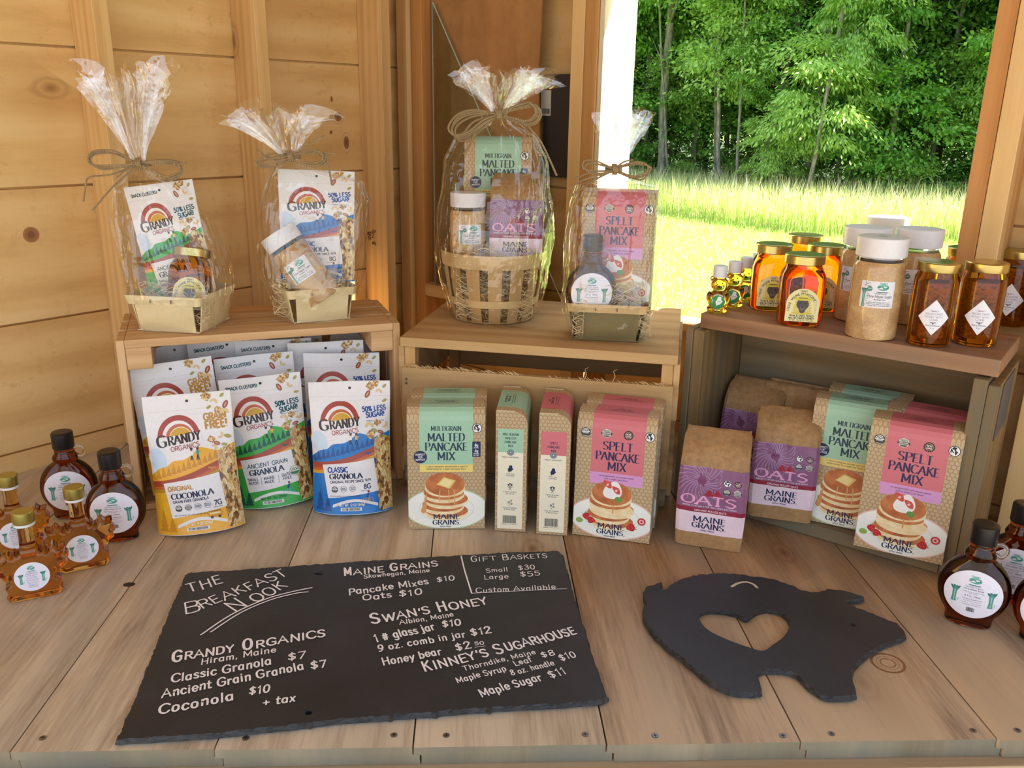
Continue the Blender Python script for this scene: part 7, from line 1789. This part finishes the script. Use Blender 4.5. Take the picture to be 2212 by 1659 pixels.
def caps(t, a, b, h, big=1.35, **k):
    "small capitals: the first letter of each word stands taller"
    words = t.split(' '); tot = sum(len(w) for w in words) + .9 * (len(words) - 1); u = 0.
    for w in words:
        p0 = (a[0] + (b[0] - a[0]) * u / tot, a[1] + (b[1] - a[1]) * u / tot); p1 = (a[0] + (b[0] - a[0]) * (u + 1) / tot, a[1] + (b[1] - a[1]) * (u + 1) / tot); p2 = (a[0] + (b[0] - a[0]) * (u + len(w)) / tot, a[1] + (b[1] - a[1]) * (u + len(w)) / tot)
        e = (p0[0] + (p1[0] - p0[0]) * .9, p0[1] + (p1[1] - p0[1]) * .9)
        chalk(w[0], p0, e, h * big, **{**k, 'w': k.get('w', .115) * .9}); s_ = (p1[0] + (p2[0] - p1[0]) * .04, p1[1] + (p2[1] - p1[1]) * .04)
        if len(w) > 1: chalk(w[1:], s_, p2, h, **k)
        u += len(w) + .9
chalk('THE', (408, 1282), (482, 1262), .0230, w=.09, jit=.4)
chalk('B', (398, 1330), (432, 1322), .0270, w=.075); chalk('REAKFAST', (438, 1318), (622, 1243), .0200, w=.10, jit=.4)
chalk('N', (508, 1325), (536, 1311), .0265, w=.085); chalk('OOK', (552, 1304), (622, 1270), .0200, w=.10)
CH_.pen(catmull([gl(434, 1374), gl(500, 1330), gl(570, 1298), gl(625, 1282), gl(674, 1272)], 5), .0022, 'fdfcff', 1, 'round'); CH_.pen(catmull([gl(455, 1368), gl(520, 1326), gl(585, 1298), gl(640, 1284), gl(666, 1281)], 5), .0020, 'fdfcff', 1, 'round')
caps('GRANDY ORGANICS', (372, 1432), (702, 1377), .0145, 1.45, w=.15)
chalk('Hiram, Maine', (434, 1438), (596, 1411), .0110, w=.13)
chalk('Classic Granola', (370, 1478), (586, 1438), .0145, w=.13); chalk('$7', (622, 1430), (660, 1424), .0130, w=.14)
chalk('Ancient Grain Granola', (350, 1511), (656, 1448), .0145, w=.13); chalk('$7', (672, 1448), (706, 1442), .0135, w=.14)
chalk('Coconola', (342, 1546), (505, 1514), .0150, w=.14); chalk('$10', (538, 1504), (582, 1498), .0125, w=.14)
chalk('+ tax', (568, 1527), (638, 1517), .0125, w=.14)
caps('MAINE GRAINS', (744, 1246), (946, 1225), .0145, 1.4, w=.14)
chalk('Skowhegan, Maine', (786, 1252), (928, 1238), .0100, w=.12)
chalk('Pancake Mixes', (754, 1288), (926, 1264), .0150, w=.12); chalk('$10', (944, 1259), (982, 1256), .0120, w=.13)
chalk('Oats', (784, 1300), (846, 1292), .0135, w=.13); chalk('$10', (862, 1291), (912, 1286), .0140, w=.13)
caps('GIFT BASKETS', (1018, 1216), (1182, 1207), .0120, 1.3, w=.10)
chalk('Small', (1050, 1239), (1097, 1236), .0105, w=.10); chalk('$30', (1120, 1233), (1156, 1231), .0120, w=.10)
chalk('Large', (1046, 1254), (1098, 1251), .0110, w=.10); chalk('$55', (1124, 1248), (1167, 1245), .0120, w=.10)
chalk('Custom Available', (1028, 1283), (1200, 1275), .0115, w=.10)
CH_.pen(catmull([gl(996, 1203), gl(1003, 1232), gl(1012, 1262), gl(1019, 1284)], 4), .0020, 'fdfcff', 1, 'round'); CH_.pen([gl(1019, 1284), gl(1120, 1279), gl(1224, 1274)], .0014, 'd6d4dc', 1, 'round')
caps("SWAN'S HONEY", (803, 1350), (1054, 1306), .0160, 1.4, w=.14)
chalk('Albion, Maine', (864, 1352), (980, 1334), .0095, w=.13)
chalk('1 # glass jar', (812, 1390), (940, 1362), .0150, w=.13); chalk('$10', (956, 1357), (996, 1353), .0130, w=.14)
chalk('9 oz. comb in jar', (818, 1410), (1006, 1378), .0125, w=.13); chalk('$12', (1018, 1376), (1062, 1370), .0135, w=.14)
chalk('Honey bear', (828, 1440), (954, 1416), .0135, w=.13); chalk('$2', (986, 1408), (1018, 1402), .0135, w=.13); chalk('50', (1026, 1397), (1046, 1394), .0065, w=.16); CH_.pen([gl(1026, 1401), gl(1048, 1398)], .0009, 'fdfcff', 1, 'round')
caps("KINNEY'S SUGARHOUSE", (918, 1454), (1246, 1372), .0150, 1.2, w=.14)
chalk('Thorndike, Maine', (1002, 1452), (1158, 1415), .0085, w=.13)
chalk('Maple Syrup', (988, 1478), (1094, 1451), .0095, w=.13); chalk('Leaf', (1114, 1442), (1150, 1431), .0095, w=.13); chalk('$8', (1172, 1424), (1200, 1417), .0100, w=.13)
chalk('8 oz. handle', (1106, 1462), (1198, 1439), .0092, w=.13); chalk('$10', (1212, 1430), (1246, 1422), .0115, w=.12)
chalk('Maple Sugar', (1040, 1508), (1172, 1472), .0125, w=.13); chalk('$11', (1190, 1468), (1224, 1458), .0120, w=.12)
build_art(CH_, 'chalk_lettering', sb, lambda u, v, o: (u, v, .0062 + o), rough=.8, base=.0001, eps=.0004)
pg = thing('slate_pig', 'dark slate cheese board cut as a pig with a heart hole', 'board', (0, 0, .0012))
def pl_(*q): return [gl(*p) for p in q]
def cpix(x, y, sx=962 / 2212, ox=1250, oy=1150): return (ox + x * sx, oy + y * sx)
pigc = [(320, 285), (345, 265), (395, 250), (418, 247), (420, 285), (450, 262), (520, 225), (620, 206), (760, 205), (900, 220), (1010, 245), (1110, 285), (1190, 295), (1240, 280), (1320, 290), (1420, 320), (1400, 340), (1330, 345), (1400, 380), (1480, 412), (1560, 440), (1605, 470), (1632, 520), (1560, 550), (1480, 585), (1420, 630), (1370, 680), (1368, 740), (1385, 815), (1300, 828), (1200, 815), (1110, 740), (1050, 700), (960, 690), (895, 705), (915, 800), (800, 805), (700, 775), (600, 710), (520, 640), (420, 560), (350, 490), (318, 420), (325, 350)]
po = [gl(*cpix(*p)) for p in pigc][::-1]
heart = catmull([(600, 410), (650, 390), (730, 395), (790, 410), (835, 432), (880, 400), (940, 385), (1010, 405), (1048, 455), (1020, 520), (960, 565), (920, 592), (860, 580), (760, 545), (660, 500), (610, 455)], 3, True)
hl_ = [gl(*cpix(*p)) for p in heart][::-1]
def area(p): return sum(p[i][0] * p[(i + 1) % len(p)][1] - p[(i + 1) % len(p)][0] * p[i][1] for i in range(len(p)))
if area(po) < 0: po = po[::-1]
if area(hl_) > 0: hl_ = hl_[::-1]
slate_plate(pg, catmull(po, 2, True), .0062, (hl_,), .0022, 9)
pa = Art(); sm_ = catmull([gl(*cpix(*p)) for p in ((760, 275), (790, 258), (830, 252), (865, 262), (886, 280))], 5)
pa.pen(sm_, .0040, 'cfc9a6', 1, 'round'); pa.ell(*gl(*cpix(1363, 464)), .003, .003, '0c0c0d', 1, 10)
build_art(pa, 'pale_inlay', pg, lambda u, v, o: (u, v, .0062 + o), rough=.7)
